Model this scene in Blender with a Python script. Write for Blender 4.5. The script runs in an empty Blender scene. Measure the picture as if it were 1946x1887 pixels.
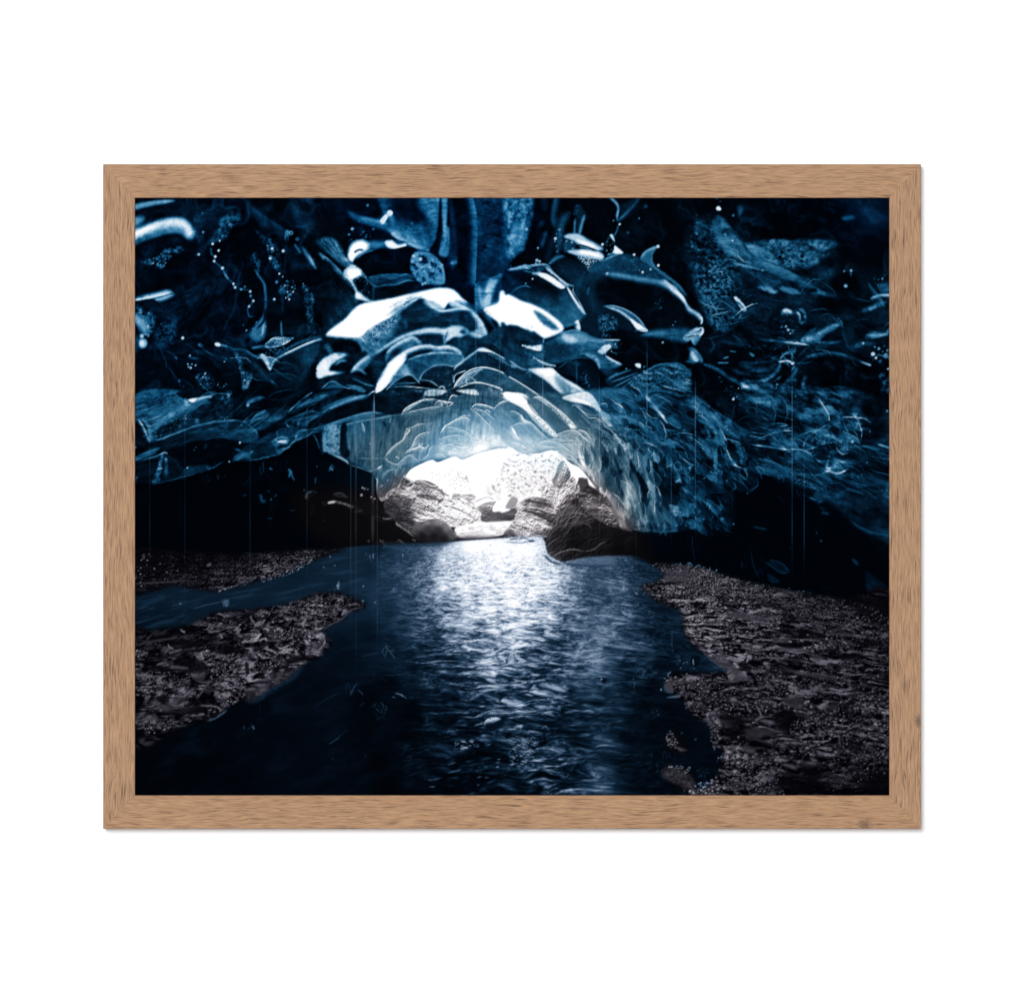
import bpy, math
import numpy as np

# ============================================================================
# A framed photographic print (an ice cave) hanging on a plain white wall.
# World: X right, Z up, wall on the plane y = 0, camera on the -Y side.
# One photograph pixel is U metres.
# ============================================================================
U = 0.0004
CXP, CYP = 973.0, 943.5                  # centre of the photograph
DEPTH = 0.020                            # how far the frame stands off the wall
CAMD = 6.0
LIGHT = 1.33                             # brightness of a pure white sheet (the wall is overexposed)
scene = bpy.context.scene
C = scene.collection

# ---- camera, world, lamps, exposure ------------------------------------------------------
cam = bpy.data.cameras.new('camera'); cam_o = bpy.data.objects.new('camera', cam); C.objects.link(cam_o)
cam_o.location = (0, -CAMD, 0); cam_o.rotation_euler = (math.radians(90), 0, 0)
cam.sensor_fit = 'HORIZONTAL'; cam.sensor_width = 36.0
cam.lens = 36.0 * (CAMD - DEPTH) / (1946 * U)
cam.clip_start = 0.1; cam.clip_end = 100
scene.camera = cam_o

world = bpy.data.worlds.new('World'); scene.world = world; world.use_nodes = True
bg = world.node_tree.nodes['Background']; bg.inputs[0].default_value = (1, 1, 1, 1); bg.inputs[1].default_value = 0.08

def lamp(name, loc, size, watts):
    l = bpy.data.lights.new(name, 'AREA'); l.shape = 'DISK'; l.size = size; l.energy = watts
    o = bpy.data.objects.new(name, l); C.objects.link(o); o.location = loc
    d = np.array(loc, float); d /= np.linalg.norm(d)
    import mathutils
    o.rotation_euler = mathutils.Vector(d).to_track_quat('Z', 'Y').to_euler()
    return o
lamp('key_lamp', (-0.95, -6.2, 1.05), 2.0, 314)
lamp('fill_lamp', (0.0, -7.5, 0.0), 2.2, 307)
scene.view_settings.view_transform = 'Standard'; scene.view_settings.look = 'None'
scene.view_settings.exposure = 0; scene.view_settings.gamma = 1; scene.view_settings.use_curve_mapping = False
scene.render.engine = 'CYCLES'
scene.cycles.use_denoising = True
scene.cycles.max_bounces = 6

def wx(px): return (px - CXP) * U
def wz(py): return (CYP - py) * U
def lin(c):
    c = np.asarray(c, float) / 255.0
    return np.where(c <= 0.04045, c / 12.92, ((c + 0.055) / 1.055) ** 2.4)

def new_mat(name):
    m = bpy.data.materials.new(name); m.use_nodes = True
    nt = m.node_tree; b = nt.nodes['Principled BSDF']
    return m, nt, b

# ---- wall ------------------------------------------------------------------------------
m, nt, b = new_mat('white_wall_paint')
b.inputs['Base Color'].default_value = (0.90, 0.90, 0.905, 1); b.inputs['Roughness'].default_value = 0.9
b.inputs['Specular IOR Level'].default_value = 0.1
nz = nt.nodes.new('ShaderNodeTexNoise'); nz.inputs['Scale'].default_value = 900; nz.inputs['Detail'].default_value = 3
bp = nt.nodes.new('ShaderNodeBump'); bp.inputs['Strength'].default_value = 0.05; bp.inputs['Distance'].default_value = 0.0005
nt.links.new(nz.outputs[0], bp.inputs['Height']); nt.links.new(bp.outputs[0], b.inputs['Normal'])
me = bpy.data.meshes.new('wall')
me.from_pydata([(-3, 0, -2), (3, 0, -2), (3, 0, 2), (-3, 0, 2), (-3, .1, -2), (3, .1, -2), (3, .1, 2), (-3, .1, 2)], [],
               [(0, 1, 2, 3), (5, 4, 7, 6), (4, 0, 3, 7), (1, 5, 6, 2), (3, 2, 6, 7), (4, 5, 1, 0)])
me.materials.append(m)
wall = bpy.data.objects.new('wall', me); C.objects.link(wall); wall['kind'] = 'structure'
wall['label'] = 'plain white wall behind the picture'

# ---- the framed picture ------------------------------------------------------------------
OX0, OX1, OY0, OY1 = 196.0, 1750.0, 312.5, 1574.5          # outer edges, photograph pixels
IX0, IX1, IY0, IY1 = 256.5, 1690.0, 376.5, 1511.0          # sight edges
root = bpy.data.objects.new('framed_picture', None); C.objects.link(root)
root.location = (0, 0, wz(OY1)); root.empty_display_size = 0.05
root['label'] = 'landscape print of a blue ice cave in a light oak frame on the white wall'
root['category'] = 'picture'

def wood(name, seed, warm, knots=()):
    m, nt, b = new_mat(name); N, LK = nt.nodes, nt.links
    tc = N.new('ShaderNodeTexCoord')
    def mapping(sx, sy, off):
        q = N.new('ShaderNodeMapping'); q.inputs['Scale'].default_value = (sx, sy, sy); q.inputs['Location'].default_value = off
        return q
    # slow wander of the grain
    wob = N.new('ShaderNodeTexNoise'); wob.inputs['Scale'].default_value = 1; wob.inputs['Detail'].default_value = 2
    mw = mapping(16, 60, (seed * 3.1, seed * 1.7, 0)); LK.new(tc.outputs['Object'], mw.inputs[0]); LK.new(mw.outputs[0], wob.inputs['Vector'])
    sub = N.new('ShaderNodeVectorMath'); sub.operation = 'SUBTRACT'; sub.inputs[1].default_value = (.5, .5, .5); LK.new(wob.outputs['Color'], sub.inputs[0])
    mul = N.new('ShaderNodeVectorMath'); mul.operation = 'MULTIPLY'; mul.inputs[1].default_value = (0, 0.0095, 0); LK.new(sub.outputs[0], mul.inputs[0])
    add = N.new('ShaderNodeVectorMath'); add.operation = 'ADD'; LK.new(tc.outputs['Object'], add.inputs[0]); LK.new(mul.outputs[0], add.inputs[1])
    def tex(sx, sy, det, off, rough=.55):
        q = mapping(sx, sy, off); LK.new(add.outputs[0], q.inputs[0])
        n = N.new('ShaderNodeTexNoise'); n.inputs['Scale'].default_value = 1; n.inputs['Detail'].default_value = det; n.inputs['Roughness'].default_value = rough
        LK.new(q.outputs[0], n.inputs['Vector']); return n
    def ramp(src, stops):
        r = N.new('ShaderNodeValToRGB'); LK.new(src, r.inputs[0]); e = r.color_ramp.elements
        while len(e) < len(stops): e.new(.5)
        for k, (p, c) in enumerate(stops): e[k].position = p; e[k].color = tuple(c) + (1,)
        return r
    def k(r, g, bl): return tuple(lin((r, g * .985, bl * .965)) / LIGHT)
    fine = tex(70, 1150, 5, (seed, seed * 2, 0), .62)
    base = ramp(fine.outputs[0], [(.26, k(118, 88, 68)), (.39, k(156, 121, 93)), (.50, k(176, 140, 109)), (.62, k(188, 152, 119)), (.76, k(202, 167, 132))])
    tone = tex(14, 90, 2, (seed * 5, 3, 0))
    tr = ramp(tone.outputs[0], [(.3, warm[0]), (.7, warm[1])])
    mx = N.new('ShaderNodeMix'); mx.data_type = 'RGBA'; mx.blend_type = 'MULTIPLY'; mx.inputs[0].default_value = 1
    LK.new(base.outputs[0], mx.inputs[6]); LK.new(tr.outputs[0], mx.inputs[7])
    pore = tex(44, 1250, 2, (seed * 7, seed * 4, 0), .5)
    pm = ramp(pore.outputs[0], [(.57, (0, 0, 0)), (.65, (1, 1, 1))])
    gate = tex(30, 130, 1, (seed * 2, seed * 9, 0))
    gm = ramp(gate.outputs[0], [(.36, (0, 0, 0)), (.54, (1, 1, 1))])
    ml = N.new('ShaderNodeMath'); ml.operation = 'MULTIPLY'; LK.new(pm.outputs[0], ml.inputs[0]); LK.new(gm.outputs[0], ml.inputs[1])
    m8 = N.new('ShaderNodeMath'); m8.operation = 'MULTIPLY'; m8.inputs[1].default_value = .8; LK.new(ml.outputs[0], m8.inputs[0])
    dk = N.new('ShaderNodeMix'); dk.data_type = 'RGBA'; LK.new(m8.outputs[0], dk.inputs[0]); LK.new(mx.outputs[2], dk.inputs[6]); dk.inputs[7].default_value = k(92, 66, 54) + (1,)
    out = dk.outputs[2]
    for (kx, ky, kr) in knots:
        vs = N.new('ShaderNodeVectorMath'); vs.operation = 'SUBTRACT'; vs.inputs[1].default_value = (kx, ky, 0); LK.new(tc.outputs['Object'], vs.inputs[0])
        sc = N.new('ShaderNodeVectorMath'); sc.operation = 'MULTIPLY'; sc.inputs[1].default_value = (1 / (kr * 1.5), 1 / kr, 0); LK.new(vs.outputs[0], sc.inputs[0])
        ln = N.new('ShaderNodeVectorMath'); ln.operation = 'LENGTH'; LK.new(sc.outputs[0], ln.inputs[0])
        nn = N.new('ShaderNodeTexNoise'); nn.inputs['Scale'].default_value = 900; nn.inputs['Detail'].default_value = 3; LK.new(tc.outputs['Object'], nn.inputs['Vector'])
        s2 = N.new('ShaderNodeMath'); s2.operation = 'MULTIPLY_ADD'; s2.inputs[1].default_value = 1.9; LK.new(nn.outputs[0], s2.inputs[0]); LK.new(ln.outputs['Value'], s2.inputs[2])
        kr_ = ramp(s2.outputs[0], [(.0, (.85, .85, .85)), (1.0, (0, 0, 0))]); kr_.color_ramp.elements[0].position = .45
        mr = N.new('ShaderNodeMapRange'); mr.inputs[1].default_value = 1.15; mr.inputs[2].default_value = 1.75; mr.inputs[3].default_value = .62; mr.inputs[4].default_value = 0.0; LK.new(s2.outputs[0], mr.inputs[0])
        kd = N.new('ShaderNodeMix'); kd.data_type = 'RGBA'; LK.new(mr.outputs[0], kd.inputs[0]); LK.new(out, kd.inputs[6]); kd.inputs[7].default_value = k(70, 56, 50) + (1,)
        out = kd.outputs[2]
    LK.new(out, b.inputs['Base Color']); b.inputs['Roughness'].default_value = .62; b.inputs['Specular IOR Level'].default_value = .18
    bump = N.new('ShaderNodeBump'); bump.inputs['Strength'].default_value = .5; bump.inputs['Distance'].default_value = .0004
    LK.new(fine.outputs[0], bump.inputs['Height']); LK.new(bump.outputs[0], b.inputs['Normal'])
    return m

W0 = ((1.0, .99, .98), (1.04, 1.03, 1.02)); W1 = ((.97, .97, .985), (1.03, 1.02, 1.02)); W2 = ((1.0, .97, .94), (1.05, 1.04, 1.02))
def rail(mat, a, bb, c, d, ang, mid):
    """one mitred moulding; a-b outer edge, c-d sight edge, in photograph pixels; built along its own X"""
    ca, sa = math.cos(-ang), math.sin(-ang)
    mx_, mz_ = wx(mid[0]), wz(mid[1])
    def loc(p, y):
        x, z = wx(p[0]) - mx_, wz(p[1]) - mz_
        return (x * ca - z * sa, x * sa + z * ca, y)
    # profile from the wall outwards: outer foot, outer shoulder (eased), sight shoulder (eased), rebate
    e = 0.0007; ex = e / U
    def lerp(p, q, s): return (p[0] + (q[0] - p[0]) * s, p[1] + (q[1] - p[1]) * s)
    w = abs((c[1] - a[1]) if ang == 0 else (c[0] - a[0])); s = ex / w
    ends = [(a, c), (bb, d)]
    vs = []
    for o, i in ends:
        vs += [loc(o, 0.0005), loc(o, DEPTH - e), loc(lerp(o, i, s * .3), DEPTH - e * .3), loc(lerp(o, i, s), DEPTH), loc(lerp(i, o, s), DEPTH), loc(lerp(i, o, s * .3), DEPTH - e * .3), loc(i, DEPTH - e), loc(i, 0.0005)]
    n = 8
    fs = [(k, (k + 1) % n, n + (k + 1) % n, n + k) for k in range(n)] + [tuple(range(n)), tuple(range(2 * n - 1, n - 1, -1))]
    me = bpy.data.meshes.new('rail'); me.from_pydata(vs, [], fs)
    import bmesh
    bm = bmesh.new(); bm.from_mesh(me); bmesh.ops.recalc_face_normals(bm, faces=bm.faces); bm.to_mesh(me); bm.free()
    me.materials.append(mat)
    o = bpy.data.objects.new('rail', me); C.objects.link(o); o.parent = root
    o.location = (mx_, 0, mz_ - root.location.z)
    # local X along the rail, local Y across it, local Z out of the wall (world -Y)
    import mathutils
    rot = mathutils.Matrix(((math.cos(ang), -math.sin(ang), 0), (0, 0, -1), (math.sin(ang), math.cos(ang), 0)))
    o.rotation_euler = rot.to_euler()
    return o
G = 0.08                                                    # hairline at the mitres
mxm, mym = (OX0 + OX1) / 2, (OY0 + OY1) / 2
rail(wood('oak_top', 1.3, W0), (OX0 + G, OY0), (OX1 - G, OY0), (IX0 + G, IY0), (IX1 - G, IY0), 0.0, (mxm, (OY0 + IY0) / 2))
rail(wood('oak_bottom', 4.9, W2, [((1643 - mxm) * U, ((OY1 + IY1) / 2 - 1566) * U, .0058)]), (OX0 + G, OY1), (OX1 - G, OY1), (IX0 + G, IY1), (IX1 - G, IY1), 0.0, (mxm, (OY1 + IY1) / 2))
rail(wood('oak_left', 8.2, W1), (OX0, OY0 + G), (OX0, OY1 - G), (IX0, IY0 + G), (IX0, IY1 - G), math.radians(90), ((OX0 + IX0) / 2, mym))
rail(wood('oak_right', 11.7, W1, [((mym - 1370) * U, ((OX1 + IX1) / 2 - 1746) * U, .0050)]), (OX1, OY0 + G), (OX1, OY1 - G), (IX1, IY0 + G), (IX1, IY1 - G), math.radians(90), ((OX1 + IX1) / 2, mym))

# ----------------------------------------------------------------------------
# THE PRINT: a flat photographic print, painted procedurally (brush strokes, soft
# shapes and noise) into the colour attribute of a finely divided sheet.
# Coordinates are photograph pixels; t() picks a local origin and a 1/5 scale.
# ----------------------------------------------------------------------------
PX0, PY0, PX1, PY1 = 256.0, 376.0, 1690.5, 1511.5
S = 0.70
PW = int(round((PX1 - PX0) * S)); PH = int(round((PY1 - PY0) * S))
f32 = np.float32
V = np.full((PH, PW), 4.0, f32)                 # tone
GX = (PX0 + (np.arange(PW, dtype=f32) + 0.5) / S)[None, :]
GY = (PY0 + (np.arange(PH, dtype=f32) + 0.5) / S)[:, None]
RAMPS = {
 'ice':   [(0,0,1,4),(7,1,5,12),(14,2,13,26),(26,5,29,49),(45,10,55,85),(65,21,80,114),(90,46,107,144),(120,84,139,172),(160,142,178,204),(200,195,215,230),(232,236,240,245),(255,255,255,255)],
 'teal':  [(0,1,2,6),(10,2,10,20),(26,8,27,43),(45,22,51,71),(65,41,72,90),(90,69,98,114),(120,104,127,140),(160,150,168,178),(200,198,209,216),(232,236,240,243),(255,255,255,255)],
 'sand':  [(0,2,2,6),(10,9,9,14),(25,23,23,30),(45,44,43,51),(75,74,72,82),(120,121,118,129),(180,182,180,190),(255,250,249,253)],
 'rock':  [(0,4,3,5),(15,17,14,16),(40,44,39,40),(80,86,78,80),(130,137,127,130),(190,196,189,193),(230,236,232,235),(255,255,255,255)],
 'water': [(0,1,2,6),(6,2,7,15),(15,5,16,29),(30,13,33,51),(50,31,55,78),(80,63,86,112),(120,104,125,150),(170,160,176,198),(215,212,222,236),(240,242,246,252),(255,255,255,255)],
 'blue':  [(0,0,1,4),(12,0,10,30),(28,2,30,62),(45,4,56,98),(65,12,84,130),(90,40,116,165),(130,100,158,195),(180,170,205,225),(255,255,255,255)],
}
RN = list(RAMPS)
W = np.zeros((len(RN), PH, PW), f32); W[0] = 1.0
ORG = [0.0, 0.0, 1.0]
TX = {'1': 256, '2': 614, '3': 972, '4': 1301}; TY = {'A': 376, 'B': 753, 'C': 1134}
SEED = [1]

def t(name):
    if name == 'P': ORG[:] = [0.0, 0.0, 1.0]
    else: ORG[:] = [TX[name[1]], TY[name[0]], 0.19995]

def pts(s):
    a = np.array([[float(q) for q in p.split(',')] for p in s.split()], float)
    a[:, 0] = ORG[0] + a[:, 0] * ORG[2]; a[:, 1] = ORG[1] + a[:, 1] * ORG[2]
    return a

def spline(p, closed, k=4):
    n = len(p)
    if n < 3: return p
    if closed: q = np.vstack([p[-1], p, p[0], p[1]])
    else: q = np.vstack([2 * p[0] - p[1], p, 2 * p[-1] - p[-2]])
    out = []
    m = n if closed else n - 1
    for i in range(m):
        a, b, c, d = q[i], q[i + 1], q[i + 2], q[i + 3]
        for j in range(k):
            u = j / k
            out.append(0.5 * (2 * b + (c - a) * u + (2 * a - 5 * b + 4 * c - d) * u * u + (3 * b - a - 3 * c + d) * u ** 3))
    if not closed: out.append(p[-1])
    return np.array(out)

def win(x0, y0, x1, y1):
    i0 = max(0, int((x0 - PX0) * S) - 1); i1 = min(PW, int((x1 - PX0) * S) + 2)
    j0 = max(0, int((y0 - PY0) * S) - 1); j1 = min(PH, int((y1 - PY0) * S) + 2)
    if i1 <= i0 or j1 <= j0: return None
    return i0, j0, i1, j1

def hash2(ix, iy, seed):
    h = (ix.astype(np.int64) * 374761393 + iy.astype(np.int64) * 668265263 + seed * 974634777) & 0x7fffffff
    h = ((h ^ (h >> 13)) * 1274126177) & 0x7fffffff
    return ((h ^ (h >> 16)) & 0xffff).astype(f32) / f32(65535.0)

GRX = np.cos(np.arange(64) * 2 * math.pi / 64).astype(f32); GRY = np.sin(np.arange(64) * 2 * math.pi / 64).astype(f32)

def noise(x, y, seed=0):
    """gradient noise, about -1..1"""
    xf = np.floor(x); yf = np.floor(y)
    u = (x - xf).astype(f32); v = (y - yf).astype(f32)
    def g(dx, dy):
        h = (hash2(xf + dx, yf + dy, seed) * 63.99).astype(np.int32)
        return GRX[h] * (u - dx) + GRY[h] * (v - dy)
    a = g(0, 0); b = g(1, 0); c = g(0, 1); d = g(1, 1)
    s = u * u * u * (u * (u * 6 - 15) + 10); w = v * v * v * (v * (v * 6 - 15) + 10)
    return (a + (b - a) * s + (c - a) * w + (a - b - c + d) * s * w) * f32(1.55)

def fbm(x, y, seed=0, octs=4, gain=0.55, ridge=False):
    s = 0; a = 1.0; tot = 0
    for k in range(octs):
        n = noise(x, y, seed + 17 * k)
        if ridge: n = 1 - 2 * np.abs(n)
        s = s + a * n; tot += a; a *= gain
        x, y = x * 1.7 + y * 1.05 + 3.1, y * 1.7 - x * 1.05 + 7.7
    return s / tot

def sdf(p, wn):
    """signed distance (photo px) to a closed polygon, negative inside"""
    i0, j0, i1, j1 = wn
    X = GX[:, i0:i1]; Y = GY[j0:j1]
    d = np.full((j1 - j0, i1 - i0), 1e12, f32); ins = np.zeros(d.shape, bool)
    n = len(p)
    for k in range(n):
        ax, ay = p[k]; bx, by = p[(k + 1) % n]
        ex, ey = bx - ax, by - ay; L = ex * ex + ey * ey
        if L < 1e-9: continue
        wx = X - f32(ax); wy = Y - f32(ay)
        u = np.clip((wx * f32(ex) + wy * f32(ey)) * f32(1 / L), 0, 1)
        np.minimum(d, (wx - u * f32(ex)) ** 2 + (wy - u * f32(ey)) ** 2, out=d)
        if ay != by:
            c = (Y > min(ay, by)) & (Y <= max(ay, by))
            r = np.nonzero(c[:, 0])[0]
            if len(r):
                xi = ax + (Y[r, 0] - ay) / (by - ay) * ex
                ins[r] ^= (X < xi[:, None].astype(f32))
    d = np.sqrt(d)
    return np.where(ins, -d, d)

def sstep(a, b, x):
    u = np.clip((x - a) / (b - a), 0, 1)
    return u * u * (3 - 2 * u)

def mask(s, soft, gr=0, gs=3.0, sm=1):
    p = pts(s)
    if sm: p = spline(p, True)
    k = ORG[2]; so = max(soft * k, 0.7); g = gr * k * 0.32
    m = so + g
    wn = win(p[:, 0].min() - m, p[:, 1].min() - m, p[:, 0].max() + m, p[:, 1].max() + m)
    if wn is None: return None, None
    d = sdf(p, wn)
    if g:
        SEED[0] += 1
        q = 1.0 / (gs * k * 2.2 if k < 1 else gs)
        x = GX[:, wn[0]:wn[2]] + 0 * d; y = GY[wn[1]:wn[3]] + 0 * d
        d = d + g * (noise(x * q, y * q, SEED[0]) * 0.8 + noise(x * q * 0.37, y * q * 0.37, SEED[0] + 5) * 0.7)
    return wn, 1 - sstep(-so, so, d)

def put(wn, a, v):
    i0, j0, i1, j1 = wn
    w = V[j0:j1, i0:i1]; w += (v - w) * a

def F(s, v, soft=8, op=1.0, gr=0, gs=3.0, sm=1):
    """soft filled shape; v is a tone or (v0,x0,y0, v1,x1,y1) for a gradient"""
    wn, a = mask(s, soft, gr, gs, sm)
    if wn is None: return
    if isinstance(v, tuple):
        q = pts('%f,%f %f,%f' % (v[1], v[2], v[4], v[5])); e = q[1] - q[0]
        u = ((GX[:, wn[0]:wn[2]] - q[0, 0]) * e[0] + (GY[wn[1]:wn[3]] - q[0, 1]) * e[1]) / (e @ e)
        v = v[0] + (v[3] - v[0]) * np.clip(u, 0, 1).astype(f32)
    put(wn, a * op, v)

def Z(name, s, soft=10, op=1.0):
    """say which colour family a region belongs to"""
    wn, a = mask(s, soft)
    if wn is None: return
    i0, j0, i1, j1 = wn; a = a * op
    w = W[:, j0:j1, i0:i1]; w *= (1 - a)[None]; w[RN.index(name)] += a

def R(s, v, wl=6, wr=None, op=1.0, tp=0.18, sm=1, gr=0):
    """a stroke; wl / wr are its half widths to the left / right of travel"""
    if wr is None: wr = wl
    p = pts(s)
    if sm: p = spline(p, False, 5)
    k = ORG[2]; wl = max(wl * k, 0.75); wr = max(wr * k, 0.75); m = max(wl, wr) * 2.2
    wn = win(p[:, 0].min() - m, p[:, 1].min() - m, p[:, 0].max() + m, p[:, 1].max() + m)
    if wn is None: return
    i0, j0, i1, j1 = wn
    D = np.full((j1 - j0, i1 - i0), 1e6, f32); Sg = np.zeros_like(D); T = np.zeros_like(D)
    seg = np.hypot(*(p[1:] - p[:-1]).T); cum = np.concatenate([[0], np.cumsum(seg)]); tot = max(cum[-1], 1e-6)
    for q in range(len(p) - 1):
        ax, ay = p[q]; bx, by = p[q + 1]; ex, ey = bx - ax, by - ay; L = ex * ex + ey * ey
        if L < 1e-9: continue
        sw = win(min(ax, bx) - m, min(ay, by) - m, max(ax, bx) + m, max(ay, by) + m)
        if sw is None: continue
        X = GX[:, sw[0]:sw[2]] - f32(ax); Y = GY[sw[1]:sw[3]] - f32(ay)
        u = np.clip((X * f32(ex) + Y * f32(ey)) / f32(L), 0, 1)
        dd = np.sqrt((X - u * f32(ex)) ** 2 + (Y - u * f32(ey)) ** 2)
        sl = (slice(sw[1] - j0, sw[3] - j0), slice(sw[0] - i0, sw[2] - i0))
        b = dd < D[sl]
        cr = f32(ex) * Y - f32(ey) * X
        D[sl] = np.where(b, dd, D[sl]); Sg[sl] = np.where(b, cr, Sg[sl]); T[sl] = np.where(b, (cum[q] + u * seg[q]) / tot, T[sl])
    e = np.ones_like(T)
    if tp: e = np.clip(np.minimum(T, 1 - T) / tp, 0, 1) ** 0.6
    w = np.where(Sg > 0, wr, wl) * (0.45 + 0.55 * e)
    a = np.exp(-(D / w) ** 2 * 1.1) * (0.25 + 0.75 * e if tp else 1)
    if gr:
        SEED[0] += 1
        x = GX[:, i0:i1] + 0 * D; y = GY[j0:j1] + 0 * D
        a = np.clip(a * (1 + gr * (noise(x * .55, y * .55, SEED[0]) + .6 * noise(x * .2, y * .2, SEED[0] + 3))), 0, 1)
    put(wn, a * op, v)

def N(s, v, soft=30, op=1.0, sx=40, sy=40, ang=0, lo=0.0, hi=0.5, octs=4, ridge=False, gain=.55):
    """noise-broken patch of tone v inside a soft shape"""
    wn, a = mask(s, soft)
    if wn is None: return
    k = ORG[2]; SEED[0] += 1
    if octs == 4 and max(sx, sy) <= 60: sx *= 1.7; sy *= 1.5; hi += .28; lo -= .06
    c, z = math.cos(math.radians(ang)), math.sin(math.radians(ang))
    x = GX[:, wn[0]:wn[2]] + 0 * a; y = GY[wn[1]:wn[3]] + 0 * a
    n = fbm((x * c + y * z) / (sx * k), (y * c - x * z) / (sy * k), SEED[0] * 7, octs, gain, ridge)
    put(wn, a * sstep(lo, hi, n) * op, v)

def M(s, amp, soft=30, sx=40, sy=40, ang=0, octs=4, ridge=False, gain=.6):
    """multiply the tone by 1 + amp * noise inside a soft shape"""
    wn, a = mask(s, soft)
    if wn is None: return
    k = ORG[2]; SEED[0] += 1
    c, z = math.cos(math.radians(ang)), math.sin(math.radians(ang))
    x = GX[:, wn[0]:wn[2]] + 0 * a; y = GY[wn[1]:wn[3]] + 0 * a
    n = fbm((x * c + y * z) / (sx * k), (y * c - x * z) / (sy * k), SEED[0] * 7, octs, gain, ridge)
    w = V[wn[1]:wn[3], wn[0]:wn[2]]; w *= np.clip(1 + a * amp * n * 1.8, 0.05, 3)

def dot(x, y, r, v, op=1.0, ar=1.0, ang=0.0, ring=0):
    """one soft spot, local coordinates"""
    k = ORG[2]; cx, cy, r = ORG[0] + x * k, ORG[1] + y * k, max(r * k, 0.6)
    m = r * max(1, ar) * 2
    wn = win(cx - m, cy - m, cx + m, cy + m)
    if wn is None: return
    c, z = math.cos(math.radians(ang)), math.sin(math.radians(ang))
    X = GX[:, wn[0]:wn[2]] - cx; Y = GY[wn[1]:wn[3]] - cy
    d = np.sqrt(((X * c + Y * z) / ar) ** 2 + (Y * c - X * z) ** 2) / r
    a = 1 - sstep(0.55, 1.25, d)
    if ring: a = a * (0.35 + 0.65 * sstep(0.2, 0.8, d))
    put(wn, a * op, v)

def dots(s, *more):
    for q in s.split():
        a = [float(c) for c in q.split(',')]
        dot(a[0], a[1], a[2] if len(a) > 2 else 10, a[3] if len(a) > 3 else 120)

def D(s, n, r=(4, 9), v=(60, 150), op=0.9, ar=(1, 1.6), ang=(0, 180), seed=None):
    """n random spots inside a shape"""
    SEED[0] += 1
    rng = np.random.default_rng(SEED[0] if seed is None else seed)
    p = spline(pts(s), True); k = ORG[2]
    x0, y0 = p.min(0); x1, y1 = p.max(0)
    if v[0] >= 30: n = int(n * .55)
    got = 0; tries = 0
    while got < n and tries < n * 12:
        tries += 1
        x = rng.uniform(x0, x1); y = rng.uniform(y0, y1)
        q = np.roll(p, -1, 0)
        c = (p[:, 1] > y) != (q[:, 1] > y)
        ins = np.count_nonzero(c & (x < (q[:, 0] - p[:, 0]) * (y - p[:, 1]) / np.where(q[:, 1] == p[:, 1], 1e-9, q[:, 1] - p[:, 1]) + p[:, 0])) & 1
        if not ins: continue
        got += 1
        rr = .8 * (r[0] + (r[1] - r[0]) * rng.random() ** 3); vv = v[0] + (v[1] - v[0]) * rng.random() ** 2.4
        dot((x - ORG[0]) / k, (y - ORG[1]) / k, rr, vv, op * rng.uniform(.35, 1), rng.uniform(*ar), rng.uniform(*ang))

def L(poly, data, soft=40, sig=130, op=1.0):
    """smooth tone field from scattered 'x,y,tone' samples inside a soft shape"""
    wn, a = mask(poly, soft)
    if wn is None: return
    k = ORG[2]; num = np.zeros(a.shape, f32); den = np.full(a.shape, 1e-9, f32)
    for q in data.split():
        x, y, v = [float(c) for c in q.split(',')]
        cx, cy = ORG[0] + x * k, ORG[1] + y * k
        d2 = ((GX[:, wn[0]:wn[2]] - cx) ** 2 + (GY[wn[1]:wn[3]] - cy) ** 2) / (sig * k) ** 2
        w = 1.0 / (1e-3 + d2) ** 1.5
        num += w * v; den += w
    put(wn, a * op, num / den)

def blur(a, r):
    r = max(1, int(round(r)))
    for _ in range(3):
        for ax in (0, 1):
            pad = [(0, 0), (0, 0)]; pad[ax] = (r + 1, r)
            c = np.cumsum(np.pad(a, pad, mode='edge'), axis=ax, dtype=np.float64)
            n = a.shape[ax]
            hi = np.take(c, np.arange(2 * r + 1, 2 * r + 1 + n), axis=ax); lo = np.take(c, np.arange(0, n), axis=ax)
            a = ((hi - lo) / (2 * r + 1)).astype(f32)
    return a
# ---- ground tones over the whole cave roof -------------------------------------------------
t('P')
Z('blue', "256,376 560,376 600,470 520,640 256,760", 60, .35)
Z('blue', "640,376 1010,376 1000,520 930,600 800,560 700,480", 40, .8)
Z('blue', "1380,376 1690,376 1690,480 1560,440", 40, .6)
# ======================= upper left =======================
t('A1')
N("0,0 1946,0 1946,1886 0,1886", 12, 20, .8, 160, 220, 60, 0.05, .7)
F("1480,-60 1946,-60 1946,420 1700,380 1560,260", 12, 90)
F("0,90 150,56 370,40 365,62 180,95 0,138", 80, 16)
R("0,110 180,68 360,48", 95, 14, tp=.3)
F("0,205 90,200 105,235 60,280 0,300", 85, 30); dot(30, 240, 35, 110, .6)
F("-60,330 130,280 280,228 420,212 500,228 555,300 585,385 520,400 460,362 330,358 180,395 60,455 -60,510", 72, 26, gr=10)
R("-40,410 120,322 280,262 420,250 500,285 545,350", 190, 38, 48, tp=0)
R("-40,400 100,325 220,285", 228, 26, 34, tp=.3)
R("-40,470 100,410 220,372 330,350", 60, 34, op=.8)
F("40,470 180,410 330,375 450,390 360,470 200,520 60,560", 3, 30)
N("300,500 480,420 560,400 600,330 740,280 860,220 940,240 700,360 560,470 400,560", 34, 50, .8, 50, 40, 40, 0, .5)
N("80,620 200,580 330,500 490,480 480,510 380,560 330,620 260,690 200,650 100,650", 72, 22, .9, 26, 26, 0, -.35, .4)
D("90,620 200,580 330,520 420,490 330,610 260,680", 50, (6, 13), (60, 105))
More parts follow.
